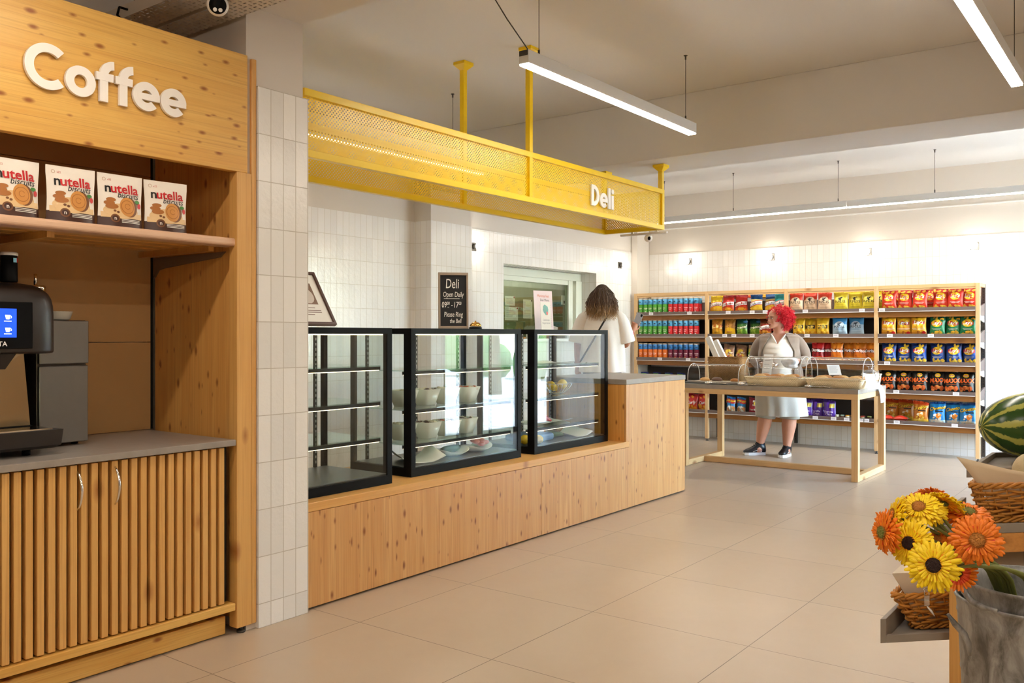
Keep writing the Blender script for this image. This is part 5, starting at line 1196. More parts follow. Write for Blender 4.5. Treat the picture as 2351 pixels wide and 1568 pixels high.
BAGS = {
 'red': (0.182, 0.235, 0.085, [(216, 58, 36), (208, 46, 32), (176, 24, 30)], (0.5, 0.88), [YL, RD, WH, (240, 196, 70), (232, 178, 60)], d_lays(7)),
 'gold': (0.182, 0.225, 0.085, [(196, 124, 28), (228, 168, 40), (190, 128, 30)], (0.22, 0.90), [YL, (190, 28, 34), WH, (210, 140, 40), (168, 96, 30)], d_gold),
 'green': (0.182, 0.225, 0.085, [(28, 128, 78), (24, 112, 70), (16, 84, 56)], (0.5, 0.88), [YL, RD, WH, (236, 186, 60), (222, 164, 50)], d_lays(5)),
 'blue': (0.180, 0.235, 0.085, [(34, 74, 150), (28, 62, 134), (18, 38, 92)], (0.5, 0.86), [YL, RD, WH, (242, 204, 74), (232, 186, 58)], d_lays(8)),
 'black': (0.180, 0.245, 0.08, [(24, 20, 20), (18, 18, 20)], (0.5,), [YL, RD, WH, (238, 104, 30), (206, 92, 40), (232, 140, 70)], d_maxx),
 'skyblue': (0.185, 0.245, 0.085, [(164, 196, 214), (32, 130, 200), (18, 70, 150)], (0.22, 0.88), [YL, (20, 24, 40), (226, 212, 190), (236, 140, 40), (250, 250, 246)], d_cheetos),
 'amber': (0.185, 0.245, 0.085, [(232, 178, 50), (196, 116, 32), (206, 70, 26)], (0.20, 0.86), [YL, (40, 20, 12), (240, 206, 90), (226, 150, 40), (246, 230, 200)], d_cheetos),
 'dred': (0.165, 0.235, 0.075, [(190, 30, 34), (150, 18, 24), (196, 40, 40)], (0.32, 0.68), [WH, BK, (240, 130, 40), (230, 90, 30)], d_doritos),
 'dorange': (0.165, 0.235, 0.075, [(222, 124, 26), (206, 106, 20), (228, 132, 34)], (0.32, 0.68), [WH, (50, 28, 16), (240, 170, 50), (216, 120, 30)], d_doritos),
 'coral': (0.185, 0.235, 0.085, [(222, 190, 156), (226, 196, 162), (214, 66, 44)], (0.3, 0.60), [(44, 34, 32), (228, 200, 168), (150, 110, 80)], d_pipers),
 'lemon': (0.185, 0.235, 0.085, [(228, 208, 60), (230, 210, 56), (222, 198, 40)], (0.3, 0.60), [(44, 40, 24), (234, 220, 90), (130, 120, 50)], d_pipers),
 'pale': (0.195, 0.225, 0.085, [(176, 200, 216), (166, 196, 220), (62, 142, 204)], (0.3, 0.60), [(40, 52, 70), (190, 210, 226), (96, 120, 140)], d_pipers),
 'cyellow': (0.185, 0.225, 0.085, [(236, 190, 40), (240, 206, 40), (236, 206, 44)], (0.3, 0.86), [WH, (190, 24, 32), (90, 24, 28), (236, 180, 50), (226, 160, 40)], d_crunch),
 'cred': (0.180, 0.235, 0.085, [(206, 70, 30), (206, 44, 34), (140, 14, 24)], (0.35, 0.84), [WH, (200, 24, 32), (120, 20, 26), (240, 176, 50), (230, 110, 40)], d_crunch),
 'cblue': (0.175, 0.235, 0.08, [(236, 194, 50), (226, 206, 120), (24, 84, 150)], (0.42, 0.70), [WH, (200, 30, 40), (60, 90, 160), (244, 204, 70), (236, 186, 50)], d_crunch),
 'cteal': (0.175, 0.235, 0.08, [(210, 210, 150), (40, 160, 168), (28, 140, 152)], (0.35, 0.84), [WH, (196, 30, 40), (60, 40, 60), (236, 196, 80), (90, 180, 180)], d_crunch),
 'cbrown': (0.170, 0.215, 0.08, [(224, 140, 40), (168, 60, 28), (112, 48, 20)], (0.20, 0.70), [WH, (190, 24, 32), (100, 24, 26), (230, 160, 60), (220, 130, 40)], d_crunch),
 'corn': (0.160, 0.215, 0.08, [(232, 170, 36), (224, 160, 44), (206, 140, 40)], (0.3, 0.86), [(244, 222, 140), (70, 48, 30), (206, 128, 40), (190, 110, 36)], d_plain),
 'mustard': (0.160, 0.215, 0.08, [(240, 190, 36), (240, 186, 30), (188, 132, 52)], (0.3, 0.58), [(188, 132, 52), (170, 60, 90), (180, 124, 48), (170, 112, 44)], d_plain),
 'leaf': (0.165, 0.215, 0.08, [(120, 160, 44), (60, 116, 40), (24, 72, 52)], (0.4, 0.68), [(236, 236, 200), (150, 180, 60), (100, 150, 44), (70, 130, 190)], d_chio),
 'tort': (0.170, 0.215, 0.08, [(226, 158, 30), (238, 190, 40), (226, 176, 40)], (0.25, 0.86), [(60, 44, 20), (240, 220, 120), (240, 200, 70), (212, 140, 30)], d_tort),
 'purple': (0.165, 0.215, 0.08, [(92, 48, 160), (84, 40, 148), (58, 26, 110)], (0.4, 0.86), [(236, 220, 250), (190, 190, 120), (226, 186, 50)], d_purple),
 'curly': (0.185, 0.225, 0.085, [(206, 70, 30), (196, 36, 32), (150, 18, 26)], (0.34, 0.84), [WH, (240, 176, 54), (232, 150, 40)], d_curly),
 'pop': (0.130, 0.20, 0.07, [(220, 214, 200), (50, 140, 206), (40, 120, 196)], (0.36, 0.84), [(206, 50, 40), (246, 190, 40), (240, 236, 220), (214, 150, 90)], d_pop),
 'maroon': (0.140, 0.20, 0.07, [(150, 20, 36), (140, 16, 34), (120, 14, 30)], (0.4, 0.86), [(240, 232, 220), (210, 180, 50)], d_mar),
 'mini': (0.130, 0.145, 0.06, [(34, 56, 130), (40, 50, 140), (24, 40, 110)], (0.3, 0.7), [(216, 66, 46), (236, 120, 50), (220, 60, 50), (110, 190, 60)], d_mini),
 'tan': (0.165, 0.20, 0.075, [(206, 160, 110), (170, 120, 90), (150, 112, 86)], (0.4, 0.76), [(240, 206, 60), (216, 90, 80), (236, 190, 80), (230, 210, 180)], d_tan),
 'lime': (0.150, 0.20, 0.075, [(110, 170, 60), (220, 214, 70), (190, 160, 130)], (0.4, 0.74), [(250, 230, 90), (226, 110, 150), (120, 190, 60), (240, 230, 200)], d_tan),
}
ORD = ('leftmost', 'second', 'third', 'fourth', 'fifth', 'sixth')
BN = {'red': 'red crisp bag with a yellow oval logo', 'gold': 'golden crisp bag with a yellow oval logo', 'green': 'green crisp bag with a yellow oval logo', 'blue': 'dark blue crisp bag with a yellow oval logo',
 'black': 'black crisp bag with orange lettering', 'skyblue': 'bright blue puffed snack bag', 'amber': 'orange-brown puffed snack bag', 'dred': 'dark red corn chip bag', 'dorange': 'orange corn chip bag', 'coral': 'beige and coral crisp bag',
 'lemon': 'lemon yellow crisp bag', 'pale': 'pale blue crisp bag', 'cyellow': 'yellow crisp bag with a red ribbon logo', 'cred': 'red crisp bag with a white ribbon logo', 'cblue': 'blue and yellow crisp bag', 'cteal': 'teal crisp bag', 'cbrown': 'brown-red crisp bag',
 'corn': 'corn-yellow snack bag', 'mustard': 'mustard and brown snack bag', 'leaf': 'green snack bag with chips below', 'tort': 'yellow tortilla chip bag', 'purple': 'purple tortilla chip bag', 'curly': 'red curl snack bag', 'pop': 'blue popcorn pouch with a red band',
 'maroon': 'maroon tortilla chip pouch', 'mini': 'blue and red snack pack', 'tan': 'tan snack bag', 'lime': 'lime green snack bag'}
SHELF = ('top', 'second', 'third', 'fourth', 'bottom')
BAYS = ('', 'tube bay', 'second bay', 'third bay', 'right-hand bay')
def short(l):
    for q in (' with a yellow oval logo', ' with a red ribbon logo', ' with a white ribbon logo', ' with chips below', ' with a red band', ' with orange lettering'): l = l.replace(q, '')
    return l
rows = [  # shelf, bay, kind, pixel columns
 (0, 2, 'cyellow', (1642,)), (0, 2, 'cred', (1670, 1698)), (0, 2, 'cblue', (1735, 1766)), (0, 2, 'cteal', (1791,)),
 (0, 3, 'coral', (1826, 1857, 1891)), (0, 3, 'lemon', (1929, 1961, 1994)), (0, 4, 'red', (2040, 2074, 2110, 2158, 2192, 2224)),
 (1, 2, 'corn', (1645,)), (1, 2, 'mustard', (1674,)), (1, 2, 'leaf', (1702, 1730)), (1, 2, 'cbrown', (1755,)), (1, 3, 'tort', (1833, 1858, 1888)), (1, 3, 'pale', (1927, 1963)),
 (1, 4, 'gold', (2039, 2072, 2109)), (1, 4, 'green', (2150, 2186, 2221)),
 (2, 2, 'tan', (1671, 1697)), (2, 2, 'lime', (1727,)), (2, 3, 'dred', (1876, 1898)), (2, 3, 'dorange', (1920, 1946, 1973, 1997)), (2, 4, 'blue', (2040, 2073, 2109, 2150, 2190, 2224)),
 (3, 1, 'mini', (1478, 1503, 1532, 1558)), (3, 4, 'black', (2037, 2072, 2109, 2150, 2184, 2215)),
 (4, 1, 'curly', (1586, 1612)), (4, 2, 'pop', (1676, 1697)), (4, 2, 'maroon', (1728,)), (4, 3, 'purple', (1849, 1872, 1903)), (4, 4, 'amber', (2112,)), (4, 4, 'skyblue', (2150, 2187, 2221))]
for s_, bay, kind, pxs in rows:
    for i, px_ in enumerate(pxs):
        key = (kind, i % 2)
        w_ = BAGS[kind][0]; yy = YF+0.071+BAGS[kind][2]*0.1
        rz = R.uniform(-0.07, 0.07); ry = R.uniform(-0.03, 0.03); rot = (rad(-R.uniform(3, 6)), ry, rz)
        loc = (xy(px_, yy-0.03), yy+0.030*(i % 2), SZ[s_]-0.0272+w_*0.45*abs(ry))
        lb = BN[kind]
        if len(pxs) > 1: lb = '%s, %s on the %s shelf of the %s' % (BN[kind], ('left' if i == 0 else 'right') if len(pxs) == 2 else ORD[i] if i == 0 else ORD[i]+' from left', SHELF[s_], BAYS[bay])
        else: lb = '%s on the %s shelf of the %s' % (BN[kind], SHELF[s_], BAYS[bay])
        if len(lb.split()) > 13: lb = short(lb)
        gp = '%ss on the %s shelf' % (BN[kind].replace(' bag', ' bag', 1).split(' with')[0], SHELF[s_])
        if key not in bagcache:
            o = make_bag(kind, 3+7*(i % 2)+len(kind)); bagcache[key] = o; o.location = loc; o.rotation_euler = rot; tag(o, lb, 'crisp bag', gp)
        else: dup(bagcache[key], loc, None, lb, gp, rot)
def laid(kind, px_, y_, z_, rot, lb, gp):
    src = bagcache[(kind, 0)]; dup(src, (px_ if px_ < 0 else xy(px_, y_), y_, z_+0.004), None, lb, gp, rot)
# second rows and bags laid on top
for px_, kind in ((2068, 'red'), (2132, 'red'), (2172, 'red')):
    laid(kind, px_, YF+0.235, SZ[0]-0.0275, (rad(-4), 0.04, 0.1), 'red crisp bag with a yellow oval logo in the back row of the top shelf', 'back row of red crisp bags')
for n_, (px_, kind, rr, lb) in enumerate(((1690, 'cred', 0.4, 'red crisp bag lying on top of the upright red bags'), (1722, 'cred', -0.3, 'red and yellow crisp bag lying at the top beside the blue ones'), (1752, 'cyellow', 0.3, 'yellow crisp bag lying on top of the blue and yellow bags'), (1779, 'cblue', -0.2, 'blue and yellow crisp bag lying on top by the teal bag'))):
    laid(kind, px_, YF+0.135, SZ[0]+0.170, (rad(-72), 0.1*rr, rr), lb, 'crisp bags laid across the top shelf')
laid('red', -1.835, YF+0.250, SZ[0]-0.0275, (rad(-3), 0.02, 1.45), 'red crisp bag jutting out past the right end of the top shelf', None)
laid('green', -1.835, YF+0.245, SZ[1]-0.0275, (rad(-3), 0.02, 1.45), 'green crisp bag at the very end of the second shelf by the side boards', None)
laid('blue', -1.835, YF+0.245, SZ[2]-0.0275, (rad(-3), 0.02, 1.45), 'dark blue crisp bag slumped at the right end of the third shelf', None)
for px_, kind in ((2046, 'amber'), (2080, 'amber')):
    laid(kind, px_, YF+0.255, SZ[4]-0.0275, (rad(-4), 0, 0.05), 'orange-brown puffed snack bag in the back row of the bottom shelf', 'back row of orange-brown snack bags')
laid('lemon', 2016, YF+0.20, SZ[0]-0.0275, (rad(-6), 0.05, 0.2), 'lemon yellow crisp bag behind the third shelf post', None)
laid('purple', 1885, YF+0.22, SZ[4]-0.0275, (rad(-4), 0, -0.1), 'purple tortilla chip bag in the back row of the bottom shelf', None)
# bags lying flat and small packs on the bottom shelf
def flat_bag(px_, lb, rz):
    k = MB(); yf, P, nx, nz = bag_shape(0.20, 0.26, 0.11, 5)
    for s_ in (1, -1):
        G = [[k.bm.verts.new(P(-1+2*i/nx, j/nz, s_)) for i in range(nx+1)] for j in range(nz+1)]
        for j in range(nz):
            for i in range(nx):
                f = k.bm.faces.new((G[j][i], G[j][i+1], G[j+1][i+1], G[j+1][i]) if s_ > 0 else (G[j][i], G[j+1][i], G[j+1][i+1], G[j][i+1])); f.smooth = True; f.material_index = 0 if i > nx*0.55 else 1
    k.move(0, Matrix.Translation((0.0, -0.02, 0.052)) @ Matrix.Rotation(rad(90), 4, 'Y') @ Matrix.Rotation(rad(90), 4, 'Z') @ Matrix.Translation((0, 0, -0.13)))
    k.bm.transform(Matrix.Scale(0.66, 4))
    o = k.build('snack_bag', [pmat((236, 226, 216)), pmat((204, 52, 30))], None, (xy(px_, YF+0.10), YF+0.115, SZ[4]-0.0215)); o.rotation_euler = (0, 0, rz); tag(o, lb, 'crisp bag', 'white and red snack bags lying flat')
flat_bag(2036, 'white and red snack bag lying flat just right of the third shelf post', 0.1); flat_bag(2068, 'white and red snack bag lying flat on the bottom shelf of the right bay', -0.08)
for i, (px_, c_, lb) in enumerate(((1922, (196, 196, 170), 'pale green round dip tin on the bottom shelf, left'), (1934, (150, 176, 156), 'grey green round dip tin on the bottom shelf, right'), (1946, (214, 160, 60), 'small amber round pack on the bottom shelf'), (1958, (190, 120, 60), 'small brown round pack behind the table leg'), (1981, (176, 56, 44), 'small red pack on the bottom shelf right of the table leg'), (1996, (140, 150, 70), 'small green pack on the bottom shelf beside the third post'))):
    yy = YF+0.10
    k = MB(); k.lathe([(0.023, 0), (0.026, 0.006), (0.026, 0.044), (0.023, 0.049), (0.0, 0.05)], n=18); o = k.build('dip_tin', pmat(c_), None, (xy(px_, yy), yy, SZ[4]-0.0275)); tag(o, lb, 'tin', 'small round packs on the bottom shelf')
    k = MB(); k.lathe([(0.0265, 0.016), (0.0265, 0.036)], n=18, cap=False); part('band', k, pmat((90, 60, 40) if i % 2 else (236, 226, 190)), o)
# ------------------------------------------------------------------ bakery table
TX0, TX1, TY0, TY1 = -4.25, -2.41, 8.65, 9.65
TZ = 0.883
t = thing('bakery_table', 'pine bakery table with a thick grey top in front of the crisp shelves', 'table', (0, 0, 0))
k = MB(); k.box(TX0-0.002, TX1+0.002, TY0-0.002, TY1+0.002, TZ-0.045, TZ, 0.002); part('tabletop', k, M['lamtop'], t)
L = 0.062
for xx in (TX0, TX1-L):
    for yy in (TY0, TY1-L):
        k = MB(); k.box(xx, xx+L, yy, yy+L, 0.002, 0.785, 0.002); part('leg', k, M['pale_z'], t)
for yy in (TY0, TY1-L):
    k = MB(); k.box(TX0, TX1, yy, yy+L, 0.785, TZ-0.0455, 0.002); part('apron_rail', k, M['pale_x'], t)
for xx in (TX0, TX1-L):
    k = MB(); k.box(xx, xx+L, TY0+L+0.001, TY1-L-0.001, 0.785, TZ-0.0455, 0.002); part('apron_rail', k, M['pale_y'], t)
    k = MB(); k.box(xx, xx+L, TY0+L+0.001, TY1-L-0.001, 0.002, 0.062, 0.002); part('foot_rail', k, M['pale_y'], t)
k = MB(); k.box(TX0+L+0.001, TX1-L-0.001, 9.10, 9.16, 0.002, 0.062, 0.002); part('stretcher', k, M['pale_x'], t)

def bun(label, loc, s_, mt, seed, cat='bread roll', grp='bread rolls under the clear covers'):
    r = random.Random(seed); k = MB(); n = 16
    rings = []
    for q, z_ in ((0.55, 0.0), (0.92, 0.10), (1.0, 0.3), (0.86, 0.58), (0.5, 0.78), (0.06, 0.84)):
        rings.append([(s_*1.25*q*math.cos(2*math.pi*i/n)*(1+0.05*math.sin(3*i+seed)), s_*0.95*q*math.sin(2*math.pi*i/n), s_*z_*(1+0.06*math.sin(2*i+seed))) for i in range(n)])
    k.loft(rings, 0, True, True)
    tag(k.build('bread_roll', mt, None, loc), label, cat, grp)
def cover(label, x0, x1, y0, y1, z0, h, grp):
    t = thing('bakery_cover', label, 'cover', ((x0+x1)/2, (y0+y1)/2, z0), 0, grp)
    w_ = (x1-x0)/2; d = (y1-y0)/2; n = 20; prof = []
    for i in range(n+1):
        a = math.pi*i/n; prof.append((-d*math.cos(a), h*math.sin(a)**0.62))
    k = MB(); k.loft([[(-w_, y_, z_) for y_, z_ in prof], [(w_, y_, z_) for y_, z_ in prof]], 0, True, False, closed=False)
    for sx in (-w_, w_): k.poly([(sx, y_, z_) for y_, z_ in prof], 0)
    part('clear_dome', k, M['acrylic'], t)
    k = MB()
    for sx in (-w_, w_): k.tube([(sx, y_, z_) for y_, z_ in prof], 0.0042, 6)
    part('dome_edge', k, M['acr_edge'], t)
    k = MB(); yz = prof[8]; k.tube([(-w_, yz[0], yz[1]), (w_, yz[0], yz[1])], 0.0038, 6); part('hinge_bar', k, M['acr_edge'], t)
    k = MB(); k.tube([(-w_, -d, 0.004), (w_, -d, 0.004)], 0.004, 6); part('lower_edge', k, M['acr_edge'], t)
    return t
def crate(name, label, x0, x1, y0, y1, z0, h, mt, flare=0.02, grp=None):
    t = thing(name, label, 'basket', ((x0+x1)/2, (y0+y1)/2, z0), 0, grp); w_ = (x1-x0)/2; d = (y1-y0)/2
    def rr(w1, d1, z_, c=0.04):
        pts = []
        for cx, cy, a0 in ((w1-c, d1-c, 0), (-w1+c, d1-c, 90), (-w1+c, -d1+c, 180), (w1-c, -d1+c, 270)):
            for i in range(6): a = rad(a0+90*i/5); pts.append((cx+c*math.cos(a), cy+c*math.sin(a), z_))
        return pts
    k = MB(); k.loft([rr(w_-flare, d-flare, 0), rr(w_, d, h), rr(w_-0.008, d-0.008, h), rr(w_-flare-0.008, d-flare-0.008, 0.008)], 0, True, True); part('woven_body', k, mt, t)
    k = MB(); p = rr(w_, d, h); k.tube(p+[p[0]], 0.006, 6); part('rim', k, mt, t)
    return t
BAKE = 'clear bakery covers on the table'
# left: low tray with a smaller cover
DX = [xy(1578, 8.72), xy(1694, 8.72)]
k = MB(); k.box(DX[0]-0.03, DX[1]+0.02, 8.717, 9.06, TZ+0.0005, TZ+0.022, 0.006)
tag(k.build('serving_tray', M['steel']), 'flat steel serving tray under the left clear cover', 'tray')
k = MB(); k.box(DX[0]+0.02, DX[1]-0.02, 8.735, 9.02, TZ+0.0225, TZ+0.025); tag(k.build('paper_liner', M['cream']), 'cream paper liner on the steel tray under the left cover', 'liner')
cover('left clear cover over the steel tray of pastries', DX[0], DX[1], 8.73, 9.03, TZ+0.026, 0.185, BAKE)
bun('pale pastry at the left end under the left clear cover', (DX[0]+0.14, 8.86, TZ+0.0255), 0.045, M['bread2'], 1); bun('dark pastry in the middle under the left clear cover', (DX[0]+0.27, 8.88, TZ+0.0255), 0.05, mat('dark_pastry', (104, 74, 58), 0.6, var=0.3, vscale=40), 2); bun('golden roll at the right end under the left clear cover', (DX[1]-0.09, 8.86, TZ+0.0255), 0.042, M['bread'], 3)
# middle and right: pale woven baskets with covers
E_ = [xy(1709, 8.72), xy(1838, 8.72)]; F_ = [xy(1849, 8.72), xy(1982, 8.72)]
for (a, b_), w1 in ((E_, 'middle'), (F_, 'right')):
    crate('bread_tray_basket', 'pale woven tray basket under the %s clear cover' % w1, a-0.005, b_+0.005, 8.70, 9.10, TZ+0.0005, 0.085, M['palerattan'], 0.028, 'woven tray baskets on the table')
    cover('%s clear cover over a woven basket of bread' % w1, a+0.005, b_-0.005, 8.72, 9.08, TZ+0.094, 0.205, BAKE)
    k = MB(); k.box(a+0.06, b_-0.06, 8.78, 9.02, TZ+0.010, TZ+0.072, 0.01); tag(k.build('basket_liner', M['paper']), 'white paper liner inside the %s woven basket' % w1, 'liner')
    n_ = 0
    for i in range(3):
        for j in range(2):
            n_ += 1
            bun('round bread roll under the %s clear cover' % w1, (a+0.13+0.155*i+R.uniform(-0.01, 0.01), 8.84+0.12*j, TZ+0.0725), 0.055, M['bread'] if (i+j) % 2 else M['bread2'], n_*7, 'bread roll', 'rolls under the %s cover' % w1)
def tongs(label, loc, rz):
    t = thing('serving_tongs', label, 'tongs', loc, rz, 'serving tongs on the table')
    for s_ in (1, -1):
        k = MB(); k.tube([(-0.11, 0.004*s_, 0.014+0.007*s_), (0.0, 0.018*s_, 0.016), (0.10, 0.022*s_, 0.014)], [0.004, 0.006, 0.006], 6, flat=0.5)
        part('arm', k, M['chrome'], t)
        k = MB(); k.ell((0.125, 0.022*s_, 0.016), 0.034, 0.020, 0.014, 12, 8); part('scoop', k, M['chrome'], t)
for px_, lb in ((1645, 'chrome serving tongs in front of the left tray'), (1722, 'chrome serving tongs in front of the middle basket'), (1878, 'chrome serving tongs in front of the right basket')):
    tongs(lb, (xy(px_+8, 8.68), 8.666, TZ+0.001), rad(178))
# tall rattan basket with rolls of paper bags
bx = [xy(1622, 9.30), xy(1702, 9.30)]
crate('rattan_basket', 'tall brown rattan basket behind the left clear cover', bx[0], bx[1], 9.30, 9.55, TZ+0.0005, 0.27, M['rattan'], 0.012)
for i, (dx, tp, lb) in enumerate(((0.095, 0.0, 'long white paper bag standing in the rattan basket, left'), (0.175, 0.02, 'long white paper bag standing in the rattan basket, right'))):
    k = MB(); b0 = Vector((bx[0]+dx+0.095, 9.42+0.02*i, TZ+0.02)); b1 = b0+Vector((-0.235, 0.02, 0.475-0.04*i)); q = (b1-b0).normalized(); sd = q.cross(Vector((0, 1, 0))).normalized(); dp = q.cross(sd).normalized()
    ring = lambda c, s_: [c+sd*0.030*s_+dp*0.016, c-sd*0.030*s_+dp*0.020, c-sd*0.034*s_-dp*0.014, c+sd*0.026*s_-dp*0.020]
    k.loft([ring(b0, 0.9), ring(b0*0.6+b1*0.4, 1.06), ring(b1, 1.0)], 0, False, True)
    k.loft([ring(b1+q*0.0005, 0.8), ring(b1+q*0.004, 0.75)], 0, False, True)
    tag(k.build('paper_bag', M['paper']), lb, 'paper bag', 'paper bags in the rattan basket')
# price cards
def slip(label, p, w_, h, rz, tilt, cat='card'):
    t = thing('price_card', label, cat, p, rz, None); A = Matrix.Rotation(rad(tilt), 4, 'X')
    k = MB(); k.box(-w_/2, w_/2, -0.001, 0.001, 0, h); k.move(0, A); part('card_sheet', k, M['paper'], t)
    k = MB()
    for i in range(5): k.add2d(rect2d(-w_*0.36, w_*(0.2+0.05*(i % 3)), h*(0.25+0.13*i), h*(0.25+0.13*i)+0.004, 1), (0, -0.0016, 0), (1, 0, 0), (0, 0, 1))
    k.move(0, A); part('print', k, m_gy, t)
slip('tall white price card leaning back behind the middle clear cover', (xy(1757, 9.15), 9.15, TZ+0.001), 0.10, 0.34, 0.1, -24)
slip('small white price card lying across the rolls in the right basket', (xy(1915, 8.83), 8.87, TZ+0.125), 0.12, 0.15, 0.5, -50)
slip('white price card leaning on the right woven basket at the table end', (xy(1982, 8.78)+0.085, 8.80, TZ+0.001), 0.13, 0.15, rad(60), -18)
# things at the right end of the table
k = MB(); n = 22
def crumple(c, rx, ry, rz_, seed, mt, name, label, cat, amp=0.25, neck=False):
    k = MB(); rings = []
    for j in range(13):
        v = j/12; t_ = math.pi*(0.03+0.94*v); ring = []
        rr_ = math.sin(t_)**0.7
        if neck and v > 0.72: rr_ = 0.22+0.35*max(0, (v-0.84)/0.16)
        for i in range(n):
            a = 2*math.pi*i/n; q = rr_*(1+amp*mnoise.noise(Vector((math.cos(a)*1.7, math.sin(a)*1.7, v*4+seed)))+0.10*math.sin(7*a+seed+5*v))
            ring.append((c[0]+rx*q*math.cos(a), c[1]+ry*q*math.sin(a), c[2]+rz_*(1-math.cos(t_))))
        rings.append(ring)
    k.loft(rings, 0, True, True)
    return tag(k.build(name, mt), label, cat)
crumple((xy(1998, 9.25), 9.25, TZ+0.001), 0.085, 0.08, 0.105, 3, M['bagclear'], 'bread_bag', 'clear tied bag of bread at the right end of the table', 'bag', 0.12, True)
for i, (dx, dy, lb) in enumerate(((-0.02, -0.02, 'front left roll inside the clear tied bag'), (0.03, 0.02, 'rear right roll inside the clear tied bag'))): bun(lb, (xy(1998, 9.25)+dx, 9.25+dy, TZ+0.012+0.04*i), 0.036, M['bread2'], 70+i, 'bread roll', 'rolls in the clear tied bag')
crate('small_basket', 'small woven basket at the far right corner of the table', -2.60, -2.43, 9.42, 9.60, TZ+0.0005, 0.115, M['palerattan'], 0.012)
# white plastic bag hanging over the table's right edge
k = MB(); G = []
path = [(-2.66, TZ+0.030), (-2.58, TZ+0.045), (-2.50, TZ+0.055), (-2.44, TZ+0.035), (-2.396, TZ+0.010), (-2.375, TZ-0.05), (-2.368, TZ-0.11), (-2.374, TZ-0.165)]
for i, (px_, pz) in enumerate(path):
    ring = []
    wd = (0.05, 0.075, 0.085, 0.085, 0.08, 0.085, 0.095, 0.075)[i]; th = (0.008, 0.018, 0.022, 0.014, 0.010, 0.012, 0.012, 0.004)[i]
    nx_, nz_ = ((0, 1) if i < 4 else (1, 0.15))
    for j in range(20):
        a = 2*math.pi*j/20; o_ = th*math.sin(a)*(1+0.3*math.sin(3*a+i)); ring.append((px_+o_*nx_, 9.30+0.012*i*(i > 3)+wd*math.cos(a)*(1+0.1*math.sin(5*a+i*2)), pz+o_*nz_))
    G.append(ring)
k.loft(G, 0, True, True); tag(k.build('plastic_bag', M['plasticbag']), 'white plastic bag hanging over the right edge of the table', 'bag')
# ------------------------------------------------------------------ produce stand and flowers, right foreground
SO = cpt(2184, 770, 2.55); SO.z = 0
SA = rad(45)
sU = Vector((math.sin(SA), math.cos(SA), 0)); sV = Vector((0, 1, 0))          # front runs diagonally, sides follow the room
SKEW = Matrix(((sU.x, sV.x, 0, 0), (sU.y, sV.y, 0, 0), (0, 0, 1, 0), (0, 0, 0, 1)))
M['greyboard'] = mat('grey_board', (142, 132, 120), 0.55, var=0.14, vscale=18)
st = thing('produce_stand', 'wooden produce stand with grey trays at the right edge', 'stand', SO, 0)
def sbox(name, q, mt, parent):
    k = MB(); k.box(*q, 0.001); k.bm.transform(SKEW); return part(name, k, mt, parent)
for xx, yy, h in ((0, -0.03, 0.77), (1.0, -0.03, 0.77), (0, 0.74, 0.93), (1.0, 0.74, 0.93)): sbox('post', (xx, xx+0.046, yy, yy+0.05, 0, h), M['orange_bar'], st)
def tray(x0, x1, y0, y1, z_, hf, hl):
    tr = sbox('tray', (x0, x1, y0, y1, z_, z_+0.012), M['greyboard'], st)
    for q in ((x0, x1, y0-0.016, y0, z_, z_+hf), (x0, x1, y1, y1+0.014, z_, z_+hf), (x0-0.018, x0, y0-0.016, y1+0.014, z_, z_+hl), (x1, x1+0.014, y0-0.016, y1+0.014, z_, z_+hl)): sbox('tray_edge', q, M['greyboard'], tr)
sbox('cross_rail', (0.0, 1.04, -0.03, 0.0, 0.771, 0.826), pine('stand_rail', (222, 164, 92), (204, 140, 70), (130, 70, 26), 'X', 'Z', 0.3, 0.45, 0.8, 6.0), st)
sbox('cross_rail', (0.0, 0.04, 0.02, 0.74, 0.771, 0.826), M['orange_bar'], st)
tray(-0.03, 1.05, -0.012, 0.36, 0.827, 0.026, 0.050)
tray(-0.208, 1.0, 0.035, 0.40, 0.513, 0.022, 0.070)
tray(-0.02, 1.05, 0.43, 0.90, 0.935, 0.030, 0.030)

